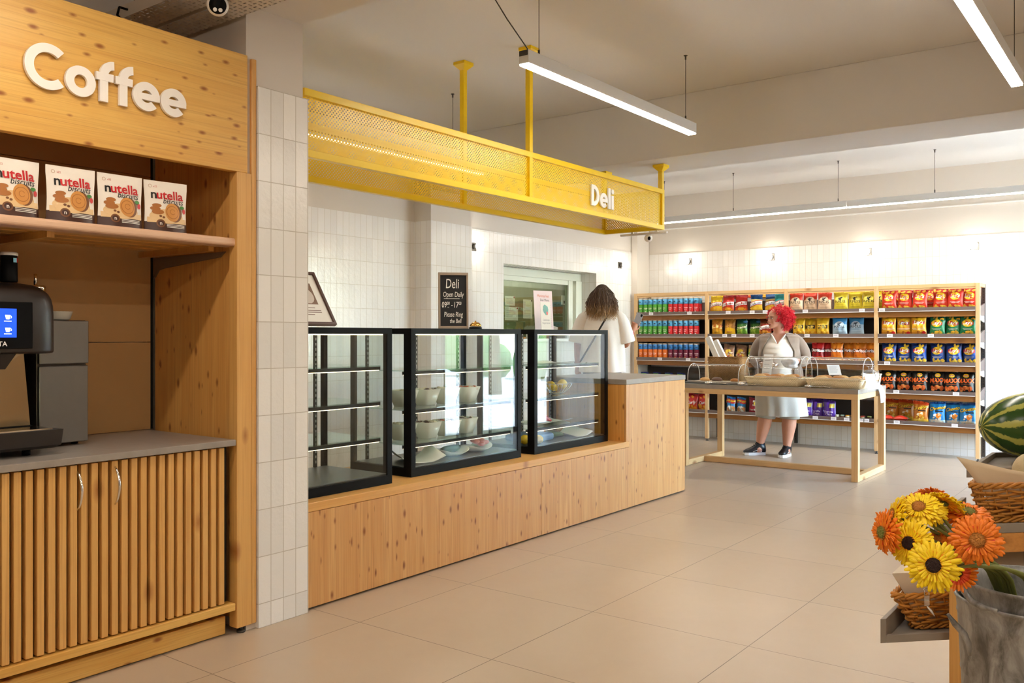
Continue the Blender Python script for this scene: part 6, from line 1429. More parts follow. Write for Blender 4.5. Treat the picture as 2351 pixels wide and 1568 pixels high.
def wicker(name, label, w_, d, h, loc, rz, mt, grp=None, layers=8, flare=0.03, skew=True):
    """rectangular willow basket: weavers running over and under upright stakes, twisted rim"""
    t = thing(name, label, 'basket', loc, rz, grp)
    def per(u, z_):
        f = flare*z_/h; a, b_ = w_/2-flare+f, d/2-flare+f; c = 0.05
        segs = [2*(a-c), math.pi*c/2, 2*(b_-c), math.pi*c/2]*2; Lt = sum(segs); s_ = (u % 1.0)*Lt; i = 0
        while s_ > segs[i]: s_ -= segs[i]; i += 1
        if i == 0: return Vector((-(a-c)+s_, -b_, z_)), Vector((0, -1, 0))
        if i == 1: an = -math.pi/2+s_/c; return Vector((a-c+c*math.cos(an), -b_+c+c*math.sin(an), z_)), Vector((math.cos(an), math.sin(an), 0))
        if i == 2: return Vector((a, -(b_-c)+s_, z_)), Vector((1, 0, 0))
        if i == 3: an = s_/c; return Vector((a-c+c*math.cos(an), b_-c+c*math.sin(an), z_)), Vector((math.cos(an), math.sin(an), 0))
        if i == 4: return Vector((a-c-s_, b_, z_)), Vector((0, 1, 0))
        if i == 5: an = math.pi/2+s_/c; return Vector((-(a-c)+c*math.cos(an), b_-c+c*math.sin(an), z_)), Vector((math.cos(an), math.sin(an), 0))
        if i == 6: return Vector((-a, b_-c-s_, z_)), Vector((-1, 0, 0))
        an = math.pi+s_/c; return Vector((-(a-c)+c*math.cos(an), -b_+c+c*math.sin(an), z_)), Vector((math.cos(an), math.sin(an), 0))
    ns = int(2*(w_+d)/0.05); 
    if ns % 2 == 0: ns += 1
    k = MB()
    for i in range(layers):
        z_ = 0.016+(h-0.03)*(i+0.5)/layers; pts = []
        N_ = ns*4
        for j in range(N_+1):
            p, nn = per(j/N_, z_); pts.append(p+nn*(0.0055*math.sin(math.pi*ns*j/N_+math.pi*i))+Vector((0, 0, 0.0025*math.sin(j*0.7+i*2))))
        k.tube(pts, (h-0.03)/layers*0.46, 5)
    def fin(k):
        if skew: k.bm.transform(SKEW)
        return k
    part('weave', fin(k), mt, t)
    k = MB()
    for i in range(ns):
        a, _n = per((i+0.5)/ns, 0.006); b_, _n = per((i+0.5)/ns, h); k.tube([a, b_], 0.0032, 5)
    part('stakes', fin(k), mt, t)
    for zb, r_ in ((h, 0.0052), (0.010, 0.0045)):
        k = MB()
        for s_ in range(3):
            pts = []
            for j in range(ns*4+1):
                p, nn = per(j/(ns*4), zb); an = 2*math.pi*(ns*0.5*j/(ns*4)+s_/3); pts.append(p+nn*0.006*math.cos(an)+Vector((0, 0, 0.006*math.sin(an))))
            k.tube(pts, r_, 5)
        part('braided_rim' if zb == h else 'base_braid', fin(k), mt, t)
    k = MB(); k.poly([per(i/40, 0.008)[0] for i in range(40)]); part('bottom', fin(k), mt, t)
    return t
def SP(x_, y_, z_): return SO+sU*x_+sV*y_+Vector((0, 0, z_))
BG = 'wicker baskets on the stand'
wicker('wicker_basket', 'brown wicker basket with a folded paper bag on the low grey tray', 0.52, 0.26, 0.11, SP(0.052, 0.185, 0.5265), 0, M['wicker'], BG, 8, 0.05)
wicker('wicker_basket', 'brown wicker basket lined with cream paper on the upper grey tray', 0.78, 0.28, 0.115, SP(0.435, 0.175, 0.8405), 0, M['wicker'], BG, 9)
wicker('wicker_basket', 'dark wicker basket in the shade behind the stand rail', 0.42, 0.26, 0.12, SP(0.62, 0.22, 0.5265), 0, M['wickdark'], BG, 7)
k = MB(); rings = []
for x0, x1, y0, y1, z_ in ((-0.18, 0.18, -0.06, 0.06, 0.0), (-0.205, 0.20, -0.080, 0.08, 0.085), (-0.245, 0.24, -0.112, 0.11, 0.165), (-0.20, 0.24, 0.02, 0.06, 0.205)):
    rings.append([(x0, y0, z_), ((x0+x1)/2, y0-0.006, z_+0.004), (x1, y0, z_), (x1, y1, z_), (x0, y1, z_)])
k.loft(rings, 0, False, True); k.bm.transform(SKEW); o = k.build('folded_paper_bag', mat('kraft_white', (226, 212, 190), 0.7, var=0.06, vscale=30), None, SP(0.040, 0.185, 0.5365)); tag(o, 'cream folded paper bag standing in the low wicker basket', 'paper bag')
t = thing('bag_clip', 'clear plastic clip on the front of the low wicker basket', 'clip', SP(-0.085, 0.185-0.15, 0.61), rad(YAW))
k = MB(); k.box(-0.008, 0.008, -0.002, 0.002, 0.0, 0.032, 0.0015); part('clip_body', k, M['bagclear'], t); k = MB(); k.tube([(-0.006, 0, 0.032), (-0.008, 0.003, 0.050), (0.008, 0.003, 0.050), (0.006, 0, 0.032)], 0.002, 6); part('clip_loop', k, M['chrome'], t); k = MB(); k.tube([(0, -0.002, 0.0), (0.010, -0.006, -0.012), (0.018, -0.008, -0.025)], [0.006, 0.012, 0.006], 6, flat=0.3); part('clip_tail', k, M['acr_edge'], t)
# cream liner in the upper basket
k = MB(); G = []
nu, nv = 30, 10
for j in range(nv+1):
    v = j/nv; row = []
    for i in range(nu+1):
        u = i/nu*2-1
        lf = max(0.0, -u-0.55)/0.45
        hh = 0.03+0.115*v+0.012*math.sin(3.1*u+0.5)*v+0.008*mnoise.noise(Vector((u*3, v*2, 1)))+0.05*lf*v*v
        row.append(k.bm.verts.new((0.335*u-0.10*lf*v*v, -0.085-0.022*v+0.012*math.sin(5*u)*v, hh)))
    G.append(row)
for j in range(nv):
    for i in range(nu): f = k.bm.faces.new((G[j][i], G[j][i+1], G[j+1][i+1], G[j+1][i])); f.smooth = True
G2 = []
for j in range(nv+1):
    v = j/nv; G2.append([k.bm.verts.new((0.335*(i/nu*2-1), 0.085+0.02*v, 0.03+0.08*v)) for i in range(nu+1)])
for j in range(nv):
    for i in range(nu): k.bm.faces.new((G2[j][i+1], G2[j][i], G2[j+1][i], G2[j+1][i+1])).smooth = True
for i in range(nu): k.bm.faces.new((G[0][i+1], G[0][i], G2[0][i], G2[0][i+1]))
k.bm.transform(SKEW); o = k.build('basket_liner', M['cream'], None, SP(0.435, 0.175, 0.8505)); sd = o.modifiers.new('thickness', 'SOLIDIFY'); sd.thickness = 0.002; tag(o, 'cream paper liner rising out of the upper wicker basket', 'liner')
# watermelon and melon on the rear tray
mw_ = mat('watermelon_rind', (60, 92, 30), 0.25); g = N(mw_)
x, y, z = g.sep(g.obj())
an = g.math('ARCTAN2', z, y); nz1 = g.noise(g.comb(g.math('MULTIPLY', x, 10.0), g.math('MULTIPLY', y, 16.0), g.math('MULTIPLY', z, 16.0)), 1.0, 5, 0.65); nz2 = g.noise(g.obj(), 60.0, 4, 0.7)
s_ = g.math('SINE', g.math('ADD', g.math('MULTIPLY', an, 9.0), g.math('MULTIPLY', g.math('SUBTRACT', nz1, 0.5), 5.0)))
s_ = g.math('ADD', s_, g.math('MULTIPLY', g.math('SUBTRACT', nz2, 0.5), 1.6))
g.l(g.mix(g.ramp(s_, [(0.30, 0.0), (0.62, 1.0)]), lin((44, 78, 26)), lin((176, 176, 84))), g.b.inputs['Base Color'])
k = MB(); k.lathe([(0.004, -0.20), (0.05, -0.185), (0.09, -0.145), (0.118, -0.08), (0.126, 0.0), (0.118, 0.08), (0.09, 0.145), (0.05, 0.185), (0.004, 0.20)], n=32)
k.move(0, Matrix.Scale(1.28, 4, Vector((1, 0, 0))) @ Matrix.Rotation(rad(90), 4, 'Y'))
WMP = cpt(2398, 1035, 3.20)
o = k.build('watermelon', mw_, None, (WMP.x, WMP.y, 0.947+0.1265)); o.rotation_euler = (rad(40), 0, rad(YAW+10)); tag(o, 'striped green watermelon on the rear tray of the stand', 'watermelon')
sub = o.modifiers.new('smooth', 'SUBSURF'); sub.levels = 1; sub.render_levels = 2
mm_ = mat('melon_rind', (196, 178, 140), 0.55, var=0.16, vscale=14, bump=0.2, bscale=50)
k = MB(); k.ell((0, 0, 0), 0.058, 0.058, 0.062, 28, 18); MP = SP(0.235, 0.178, 0)
o = k.build('melon', mm_, None, (MP.x, MP.y, 0.975)); tag(o, 'pale round melon in the lined wicker basket', 'melon')

# zinc bucket on a low crate, with gerberas
BD = 1.90
BC = cpt(2374, 1342, BD); RB = 0.152; BH = 0.40; BZ = BC.z-BH
t = thing('crate_table', 'plain wooden crate under the zinc buckets', 'crate', (BC.x, BC.y, 0), 0)
k = MB(); k.box(-0.17, 0.17, -0.17, 0.17, BZ-0.03, BZ-0.0005, 0.002); part('top_board', k, M['orange'], t)
for sx in (-0.15, 0.12):
    for sy in (-0.15, 0.12):
        k = MB(); k.box(sx, sx+0.03, sy, sy+0.03, 0, BZ-0.0305); part('leg', k, M['orange_bar'], t)
def bucket(label, rb, z0, h, handles):
    t = thing('zinc_bucket', label, 'bucket', (BC.x, BC.y, z0), 0)
    k = MB()
    prof = [(rb*0.88, 0.0), (rb*0.885, 0.004), (rb*0.93, h-0.165), (rb*0.942, h-0.16), (rb*0.935, h-0.155), (rb*0.975, h-0.04), (rb*0.99, h-0.034), (rb*0.98, h-0.028), (rb*0.995, h-0.004), (rb*1.02, h), (rb*1.02, h+0.006), (rb*0.985, h+0.006), (rb*0.965, h-0.02), (rb*0.85, 0.01), (0.0, 0.008)]
    k.lathe(prof, n=56); part('bucket_body', k, M['galv'], t)
    O = Vector((BC.x, BC.y, z0))
    for pts in handles:
        k = MB(); k.tube([cpt(a_, b_, d_)-O for a_, b_, d_ in pts], [0.0035, 0.0065, 0.007, 0.006, 0.0035][:len(pts)], 8); part('handle', k, M['galv'], t)
bucket('outer grey zinc bucket with side handles at the lower right corner', RB, BZ, BH-0.036, [((2199, 1335, 1.84), (2214, 1358, 1.835), (2232, 1382, 1.825), (2256, 1394, 1.80), (2290, 1402, 1.775)), ((2176, 1410, 1.87), (2192, 1432, 1.87), (2214, 1456, 1.865), (2224, 1478, 1.86), (2226, 1505, 1.858))])
bucket('inner grey zinc bucket of gerberas standing inside the larger bucket', RB*0.915, BZ+0.011, BH-0.011, [])
fy1 = mat('petal_yellow', (255, 212, 6), 0.5, var=0.12, vscale=60); fy2 = mat('petal_yellow_base', (250, 176, 12), 0.5); fo1 = mat('petal_orange', (240, 128, 22), 0.5, var=0.14, vscale=60); fo2 = mat('petal_orange_base', (232, 78, 34), 0.5)
fc1 = mat('flower_centre_dark', (48, 24, 16), 0.9, bump=1.0, bscale=300); fc2 = mat('flower_centre_orange', (200, 128, 50), 0.8, bump=1.0, bscale=260, var=0.4, vscale=120); fc3 = mat('flower_centre_green', (120, 118, 42), 0.8, bump=0.8, bscale=260); fst = mat('flower_stem', (120, 128, 62), 0.6, var=0.2, vscale=40); fse = mat('sepal_green', (92, 104, 44), 0.6)
def gerbera(label, c, r_, nrm, colr, cen, seed, foot, cup=0.12):
    r = random.Random(seed); c = Vector(c); nrm = Vector(nrm).normalized()
    t = thing('gerbera', label, 'flower', c, 0, 'gerberas in the zinc buckets'); Q = nrm.to_track_quat('Z', 'Y').to_matrix().to_4x4()
    pm1, pm2 = (fy1, fy2) if colr == 'y' else (fo1, fo2)
    for li, (n_, rs, zc, cp) in enumerate(((32, 1.0, -0.004, cup), (30, 0.87, 0.000, cup+0.03), (30, 0.62, 0.002, cup))):
        k = MB()
        for i in range(n_):
            a = 2*math.pi*(i+0.5*(li % 2))/n_+r.uniform(-0.07, 0.07); L_ = r_*rs*r.uniform(0.92, 1.05); w_ = r_*0.074*(1.0 if li < 2 else 0.62); cp_ = cp+r.uniform(-0.10, 0.10); tw = r.uniform(-0.3, 0.3)
            Mx = Matrix.Rotation(a, 4, 'Z'); rows = []
            for s_, ww in ((0.16, 0.45), (0.35, 0.75), (0.62, 1.0), (0.82, 0.96), (0.94, 0.76), (1.0, 0.28)):
                bend = cp_*s_-0.32*s_*s_*(0.5+0.5*r.random()) if li < 2 else cp_*s_
                rows.append([Mx @ Vector((L_*s_, w_*ww*e, zc+L_*bend*0.8-0.10*w_*(1-abs(e))*2+tw*e*w_*0.4)) for e in (-1, 0, 1)])
            vs = [[k.bm.verts.new(p) for p in row] for row in rows]
            for j in range(len(vs)-1):
                for e in (0, 1):
                    f = k.bm.faces.new((vs[j][e], vs[j+1][e], vs[j+1][e+1], vs[j][e+1])); f.smooth = True; f.material_index = 1 if j < (2 if li < 2 else 1) else 0
        k.bm.transform(Q); o = part('petals', k, [pm1, pm2], t); sd = o.modifiers.new('thickness', 'SOLIDIFY'); sd.thickness = 0.0007
    k = MB(); k.lathe([(r_*0.28, 0.0), (r_*0.27, r_*0.13), (r_*0.18, r_*0.165), (0.001, r_*0.15)], n=20); k.bm.transform(Q); part('flower_centre', k, cen, t)
    k = MB()
    for i in range(34):
        a = 2*math.pi*i/34; rr_ = r_*r.uniform(0.26, 0.33); k.ell((rr_*math.cos(a), rr_*math.sin(a), r_*0.12), r_*0.022, r_*0.022, r_*0.055, 5, 4)
    k.bm.transform(Q); part('stamen_ring', k, fc2 if cen is not fc1 else fy2, t)
    k = MB(); k.lathe([(0.004, -0.022), (r_*0.20, -0.012), (r_*0.24, -0.003)], n=12); k.bm.transform(Q); part('sepals', k, fse, t)
    k = MB(); ft = Vector(foot)-c
    hz = Vector((c.x-BC.x, c.y-BC.y, 0)); hz = hz.normalized()*min(hz.length, 0.088); jr = r.uniform(-0.7, 0.7); hz = Matrix.Rotation(jr, 4, 'Z') @ hz
    E_ = Vector((BC.x, BC.y, BC.z+0.022))+hz-c; F_ = Vector((BC.x, BC.y, BC.z-0.12))+hz*0.35-c
    pts = []; P0 = nrm*-0.018; P1 = P0-nrm*0.05
    for i in range(11):
        u = i/10; P2 = E_+hz.normalized()*0.045+Vector((0, 0, 0.05))
        pts.append(P0*(1-u)**3+P1*3*u*(1-u)**2+P2*3*u*u*(1-u)+E_*u**3)
    pts.append(F_)
    k.tube(pts, [0.0034]*4+[0.0040]*4+[0.0046]*4, 8); part('stem', k, fst, t)
def toward(px, py, dep, ax, ay, az):
    """direction: toward the viewer plus a turn right (ax), up (ay)"""
    v = -(cpt(px, py, dep)-Vector((0, 0, 1.4))).normalized(); return v*az+RT*ax+Vector((0, 0, ay))
FL = [ # px, py, depth, radius px, right, up, toward, colour, centre, label
 (2143, 1298, 1.70, 62, 0.0, 0.02, 1, 'y', fc1, 'yellow gerbera with a dark centre, lowest and nearest the front'),
 (2088, 1247, 1.76, 56, -0.55, 0.10, 0.8, 'y', fc1, 'yellow gerbera with a dark centre, turned to the left behind the lowest bloom'),
 (2243, 1240, 1.74, 60, 0.10, 0.0, 1, 'o', fc2, 'orange gerbera with a red ring facing forward above the bucket'),
 (2222, 1178, 1.86, 56, 0.10, 0.95, 0.45, 'o', fc3, 'orange gerbera with a green centre tilted up in front of the wicker basket'),
 (2110, 1165, 1.82, 50, -0.25, 0.65, 0.55, 'y', fc2, 'yellow gerbera with a pale centre near the top of the bunch'),
 (2168, 1150, 1.86, 48, 0.25, 0.9, -0.45, 'y', fc2, 'yellow gerbera seen from behind at the top of the bunch'),
 (2052, 1185, 1.84, 52, -0.95, 0.25, -0.15, 'y', fc2, 'yellow gerbera seen edge-on behind the leftmost orange bloom'),
 (2028, 1222, 1.78, 52, -0.95, 0.0, 0.25, 'o', fc3, 'orange gerbera at the far left of the bunch'),
 (2078, 1152, 1.92, 42, -0.6, 0.6, -0.4, 'o', fc2, 'orange gerbera half hidden behind the yellow blooms at the upper left'),
 (2142, 1136, 1.95, 40, 0.1, 0.8, -0.5, 'o', fc2, 'orange gerbera peeking out at the very top of the bunch'),
 (2152, 1240, 1.85, 34, -0.2, 0.6, 0.5, 'o', fc2, 'small orange gerbera in the gap at the middle of the bunch'),
 (2200, 1318, 1.80, 44, 0.2, -0.3, -0.6, 'o', fc2, 'orange gerbera facing away behind the lowest yellow bloom'),
 (2140, 1172, 1.84, 36, 0.1, 0.2, 0.55, 'y', fc2, 'small yellow gerbera between the two top yellow blooms')]
for i, (px_, py_, dp, rp, ax, ay, az, cl, cen, lb) in enumerate(FL):
    a = rad(120+i*23); foot = (BC.x+0.07*math.cos(a)-RT.x*0.03, BC.y+0.07*math.sin(a)-RT.y*0.03, BC.z-0.16)
    gerbera(lb, cpt(px_, py_, dp), rp/2019.6*dp, toward(px_, py_, dp, ax, ay, az), cl, cen, i*5+1, foot)
k = MB()
for i, (dx, ln) in enumerate(((-0.02, 0.2), (0.06, 0.28))):
    k = MB(); p0 = Vector((BC.x, BC.y, BC.z-0.15))+RT*dx; k.tube([p0, p0+Vector((0, 0, 0.12))+RT*0.03, p0+Vector((0, 0, ln))+RT*0.13], [0.006, 0.006, 0.005], 8)
    tag(k.build('flower_stem', fst), ('green flower stem rising to the right out of the zinc bucket', 'green flower stem bending over the right rim of the zinc bucket')[i], 'stem')
# ------------------------------------------------------------------ people
def rings_prof(prof, n=48, sub=1):
    """prof rows: z, cx, cy, rx, front, back (half depths); returns ellipse-like rings"""
    rows = []
    for a, b in zip(prof, prof[1:]):
        for i in range(sub):
            u = i/sub; u2 = u*u*(3-2*u); rows.append([a[k]*(1-u2)+b[k]*u2 if k else a[k]*(1-u)+b[k]*u for k in range(6)])
    rows.append(list(prof[-1])); out = []
    for z_, cx, cy, rx, f, b_ in rows:
        out.append([(cx+rx*math.cos(t_), cy+(b_ if math.sin(t_) > 0 else f)*math.sin(t_), z_) for t_ in [2*math.pi*k/n for k in range(n)]])
    return out
def head_into(k, c, yaw, pitch=0.0):
    """head with brow, nose, cheeks, chin and ears, chin height at c, turned by yaw"""
    q = k.mark()
    hp = ((-0.006, .014, -.080, -.050), (.006, .034, -.096, -.036), (.028, .050, -.101, .000), (.055, .060, -.098, .055), (.09, .067, -.096, .083), (.12, .070, -.092, .094), (.15, .071, -.092, .097), (.18, .066, -.082, .088), (.205, .050, -.056, .066), (.222, .022, -.022, .034))
    k.loft([[(rx*math.cos(a), (y0+y1)/2+(y1-y0)/2*math.sin(a), z_) for a in [2*math.pi*i/24 for i in range(24)]] for z_, rx, y0, y1 in hp])
    k.tube([(0, -.090, .128), (0, -.101, .105), (0, -.114, .080), (0, -.098, .066)], [.009, .011, .015, .009], 10)
    for s_ in (-1, 1):
        k.ell((.012*s_, -.103, .073), .009, .010, .008, 8, 6); k.ell((.036*s_, -.078, .070), .024, .020, .022, 10, 8); k.ell((.072*s_, .008, .100), .010, .020, .032, 10, 8)
        k.tube([(.010*s_, -.094, .138), (.030*s_, -.091, .142), (.050*s_, -.074, .136)], [.007, .009, .006], 8)
    k.ell((0, -.096, .008), .020, .014, .014, 10, 8); k.ell((0, -.101, .046), .024, .010, .007, 10, 6); k.ell((0, -.100, .036), .020, .010, .007, 10, 6)
    Mh = Matrix.Translation(c) @ Matrix.Rotation(yaw, 4, 'Z') @ Matrix.Rotation(pitch, 4, 'X'); k.move(q, Mh); return Mh
def face_parts(root, Mh, lip):
    for s_ in (-1, 1):
        k = MB(); k.ell((.030*s_, -.0885, .114), .0135, .008, .0075, 12, 8); k.bm.transform(Mh); e = part('eye', k, mat('eye_white', (226, 216, 208), 0.3), root)
        k = MB(); k.ell((.030*s_, -.0945, .114), .006, .0035, .0062, 10, 6); k.bm.transform(Mh); part('iris', k, mat('iris_dark', (46, 34, 28), 0.2), e)
        k = MB(); k.tube([(.014*s_, -.098, .132), (.031*s_, -.0975, .1375), (.048*s_, -.082, .132)], [.0022, .003, .0016], 6); k.bm.transform(Mh); part('eyebrow', k, mat('eyebrow_brown', (96, 56, 44), 0.7), root)
        k = MB(); k.tube([(.016*s_, -.0945, .119), (.030*s_, -.0985, .1225), (.045*s_, -.088, .118)], [.0012, .002, .0012], 6); k.bm.transform(Mh); part('eyelid', k, mat('lash_dark', (60, 36, 32), 0.6), root)
    k = MB(); k.tube([(-.024, -.099, .0415), (-.010, -.1085, .0465), (0, -.1095, .0450), (.010, -.1085, .0465), (.024, -.099, .0415)], [.0015, .0045, .0048, .0045, .0015], 8); k.tube([(-.022, -.099, .0405), (0, -.1095, .0370), (.022, -.099, .0405)], [.0015, .0056, .0015], 8); k.bm.transform(Mh); part('lips', k, lip, root)
def hand_into(k, wrist, dirv, palm_n, curl=0.6, left=1):
    """palm, four fingers and a side thumb; dirv points along the fingers, palm_n out of the palm"""
    w = Vector(wrist); d = Vector(dirv).normalized(); nn = Vector(palm_n); nn = (nn-d*nn.dot(d)).normalized(); s_ = d.cross(nn)*left
    B = Matrix((s_, d, nn)).transposed()
    k.tube([w-d*0.015, w+d*0.02, w+d*0.055, w+d*0.085], [.026, .031, .037, .030], 12, flat=0.55) if abs(nn.z) > 0.5 else k.tube([w-d*0.015, w+d*0.02, w+d*0.055, w+d*0.085], [.024, .028, .034, .028], 12)
    for off, L_, r_ in ((-.030, .066, .0082), (-.010, .078, .0088), (.011, .074, .0086), (.030, .058, .0078)):
        p = w+d*.080+s_*off; pts = [p]; a = 0.25*curl
        for sg in (.45, .32, .23):
            a += 0.62*curl; p = p+(d*math.cos(a)+nn*math.sin(a))*L_*sg; pts.append(p)
        k.tube(pts, [r_*1.05, r_, r_*.92, r_*.75], 8)
    p = w+d*.028+s_*.030*-1; k.tube([p, p-s_*.026+d*.028+nn*.012, p-s_*.030+d*.056+nn*.024, p-s_*.022+d*.074+nn*.032], [.013, .0115, .0098, .0075], 8)
def skin_finish(o, vox=0.0075, it=6):
    r_ = o.modifiers.new('join', 'REMESH'); r_.mode = 'VOXEL'; r_.voxel_size = vox; r_.use_smooth_shade = True
    s_ = o.modifiers.new('soften', 'SMOOTH'); s_.iterations = it; s_.factor = 0.5
def cloth(k, name, mt, root, th=0.006, sub=1):
    o = part(name, k, mt, root); sd = o.modifiers.new('thickness', 'SOLIDIFY'); sd.thickness = th; sd.offset = 1
    if sub: sb = o.modifiers.new('soft', 'SUBSURF'); sb.levels = 1; sb.render_levels = sub
    return o
def wrinkle(k, amp, fx, fz, seed, z0=-9, z1=9):
    for v in k.bm.verts:
        if z0 < v.co.z < z1:
            q = amp*(mnoise.noise(Vector((v.co.x*fx+seed, v.co.y*fx, v.co.z*fz)))+0.5*mnoise.noise(Vector((v.co.x*fx*2.3+seed, v.co.y*fx*2.3+4, v.co.z*fz*1.6))))
            rr = Vector((v.co.x, v.co.y, 0)); rr = rr.normalized() if rr.length > 1e-4 else rr; v.co += rr*q
def cutp(k, co, no):
    bmesh.ops.bisect_plane(k.bm, geom=k.bm.verts[:]+k.bm.edges[:]+k.bm.faces[:], plane_co=co, plane_no=no, dist=1e-5)
def open_front(k, test):
    dl = [f for f in k.bm.faces if test(f.calc_center_median())]
    bmesh.ops.delete(k.bm, geom=dl, context='FACES')

# --- woman with red curls behind the bakery table
P1 = thing('person', 'woman with bright red curls, taupe cardigan and pale apron behind the bakery table', 'person', (xy(1789, 9.99), 9.99, 0), rad(14))
tor = [(0.62, 0, 0, .245, .19, .20), (0.80, 0, 0, .262, .21, .20), (0.95, 0, 0, .235, .205, .165), (1.08, 0, -.01, .212, .215, .145), (1.19, 0, -.01, .205, .235, .135), (1.26, 0, -.005, .200, .205, .13), (1.33, 0, 0, .192, .145, .125), (1.39, .0, .01, .150, .10, .105), (1.425, 0, .012, .085, .066, .078), (1.45, 0, .008, .062, .058, .066)]
def grow(p, g_): return [(z_, cx, cy, rx+g_, f+g_, b_+g_) for z_, cx, cy, rx, f, b_ in p]
k = MB(); k.loft(rings_prof(grow(tor, -0.008), 40, 2))
k.tube([(0, .015, 1.40), (-.006, .0, 1.46), (-.012, -.010, 1.54)], [.066, .060, .058], 16)
MH1 = head_into(k, Vector((-.020, -.010, 1.492)), rad(-46), rad(6))
LEG1 = [((-.125, 0, .66), (-.150, .0, .47), (-.175, .03, .36), (-.205, .04, .22), (-.228, .035, .10)), ((.125, 0, .66), (.115, .0, .47), (.105, .02, .36), (.092, .03, .22), (.080, .03, .10))]
for pts in LEG1: k.tube(pts, [.125, .080, .082, .060, .040], 18)
k.ell((-.235, .02, .07), .05, .06, .05, 12, 8); k.ell((.08, .01, .07), .045, .06, .05, 12, 8)
ARM1 = [((-.205, .01, 1.335), (-.262, .03, 1.21), (-.270, .0, 1.09), (-.200, -.16, 1.065), (-.135, -.265, 1.075)), ((.205, .01, 1.335), (.268, .03, 1.21), (.280, .0, 1.10), (.245, -.16, 1.10), (.205, -.27, 1.12))]
for pts in ARM1: k.tube(pts, [.058, .056, .050, .040, .028], 14)
hand_into(k, ARM1[0][-1], (.45, -.85, .10), (.5, .2, -.8), 0.9, 1); hand_into(k, ARM1[1][-1], (-.35, -.90, .05), (-.4, .2, -.85), 0.9, -1)
skin_finish(part('body', k, M['skin1'], P1))
face_parts(P1, MH1, mat('lipstick', (136, 28, 40), 0.35))
mbl = mat('blouse_white', (240, 234, 224), 0.75, bump=0.05, bscale=90); mcd = mat('cardigan_taupe', (138, 120, 106), 0.9, bump=0.15, bscale=120, sheen=0.3); map_ = mat('apron_grey', (196, 196, 190), 0.8, bump=0.05, bscale=80); msh = mat('shorts_grey', (172, 172, 166), 0.8)
k = MB(); k.loft(rings_prof(grow(tor[1:9], 0.002), 64, 5), 0, True, False); wrinkle(k, .006, 7, 5, 2.0, 0, 1.25)
for s_ in (-1, 1): cutp(k, (0, 0, 1.296), (1, 0, -0.66*s_))
open_front(k, lambda c: c.y < 0.02 and c.z > 1.300 and abs(c.x) < (c.z-1.296)*0.66); cloth(k, 'blouse', mbl, P1, .005)
for s_ in (-1, 1):                                # collar edges of the V neck
    k = MB(); pts = [(s_*(z_-1.296)*0.66, -(0.212-(z_-1.26)*0.93) if z_ < 1.40 else -.075, z_) for z_ in (1.302, 1.33, 1.36, 1.39, 1.415)]
    k.tube([(x, y-0.012, z_) for x, y, z_ in pts], [.004, .009, .012, .013, .009], 8, flat=0.5); part('collar', k, mbl, P1)
k = MB(); k.loft(rings_prof(grow([(0.70, 0, 0.01, .262, .20, .205)]+tor[2:6]+[(1.33, 0, 0, .205, .155, .13), (1.378, 0, .008, .196, .115, .112), (1.405, 0, .012, .150, .088, .092), (1.422, 0, .012, .090, .066, .078)], 0.022), 64, 5), 0, True, False); wrinkle(k, .010, 6, 3, 5.0)
for s_ in (-1, 1): cutp(k, (.176*s_, 0, 1.22), (1, 0, 0.52*s_)); cutp(k, (.176*s_, 0, 0), (1, 0, 0))
open_front(k, lambda c: c.y < 0.03 and abs(c.x) < (0.176 if c.z < 1.22 else 0.176-(c.z-1.22)*0.52)); cloth(k, 'cardigan', mcd, P1, .010)
for i, pts in enumerate(ARM1):
    s_ = -1 if i == 0 else 1
    k = MB(); k.tube([(s_*.130, .012, 1.388)]+[(s_*.205, .012, 1.326), pts[1], ((pts[1][0]+pts[2][0])/2+s_*.006, .018, 1.15), pts[2], pts[3], tuple(Vector(pts[3])*0.35+Vector(pts[4])*0.65)], [.058, .083, .076, .072, .069, .056, .044], 24, cap=False); wrinkle(k, .008, 9, 14, i*3.0); cloth(k, 'sleeve', mcd, P1, .006)
k = MB(); k.tube([(.172, -.150, 1.235), (.182, -.165, 1.12), (.185, -.165, 1.0)], .004, 6); part('zip_edge', k, M['steel'], P1)
k = MB(); k.loft(rings_prof([(.475, .02, 0, .290, .215, .22), (.55, .015, 0, .286, .215, .22), (.68, .01, 0, .280, .218, .215), (.80, 0, 0, .272, .222, .215), (.90, 0, 0, .255, .222, .19)], 64, 5), 0, True, False)
for v in k.bm.verts: a = math.atan2(v.co.y, v.co.x); q = 0.010*max(0, (0.85-v.co.z)/0.37)*math.sin(9*a+2*v.co.z); v.co.x += q*math.cos(a); v.co.y += q*math.sin(a)
cloth(k, 'apron', map_, P1, .004)
k = MB(); k.tube([(-.255, -.11, .90), (0, -.228, .91), (.255, -.11, .90)], .010, 8, flat=2.0); part('apron_band', k, map_, P1)
for pts in LEG1:
    k = MB(); a, b_ = Vector(pts[0]), Vector(pts[1]); k.tube([a+(b_-a)*0.35, a+(b_-a)*0.8, a+(b_-a)*1.16], [.130, .118, .112], 28, cap=False); wrinkle(k, .006, 8, 6, 3.0); cloth(k, 'shorts_leg', msh, P1, .005)
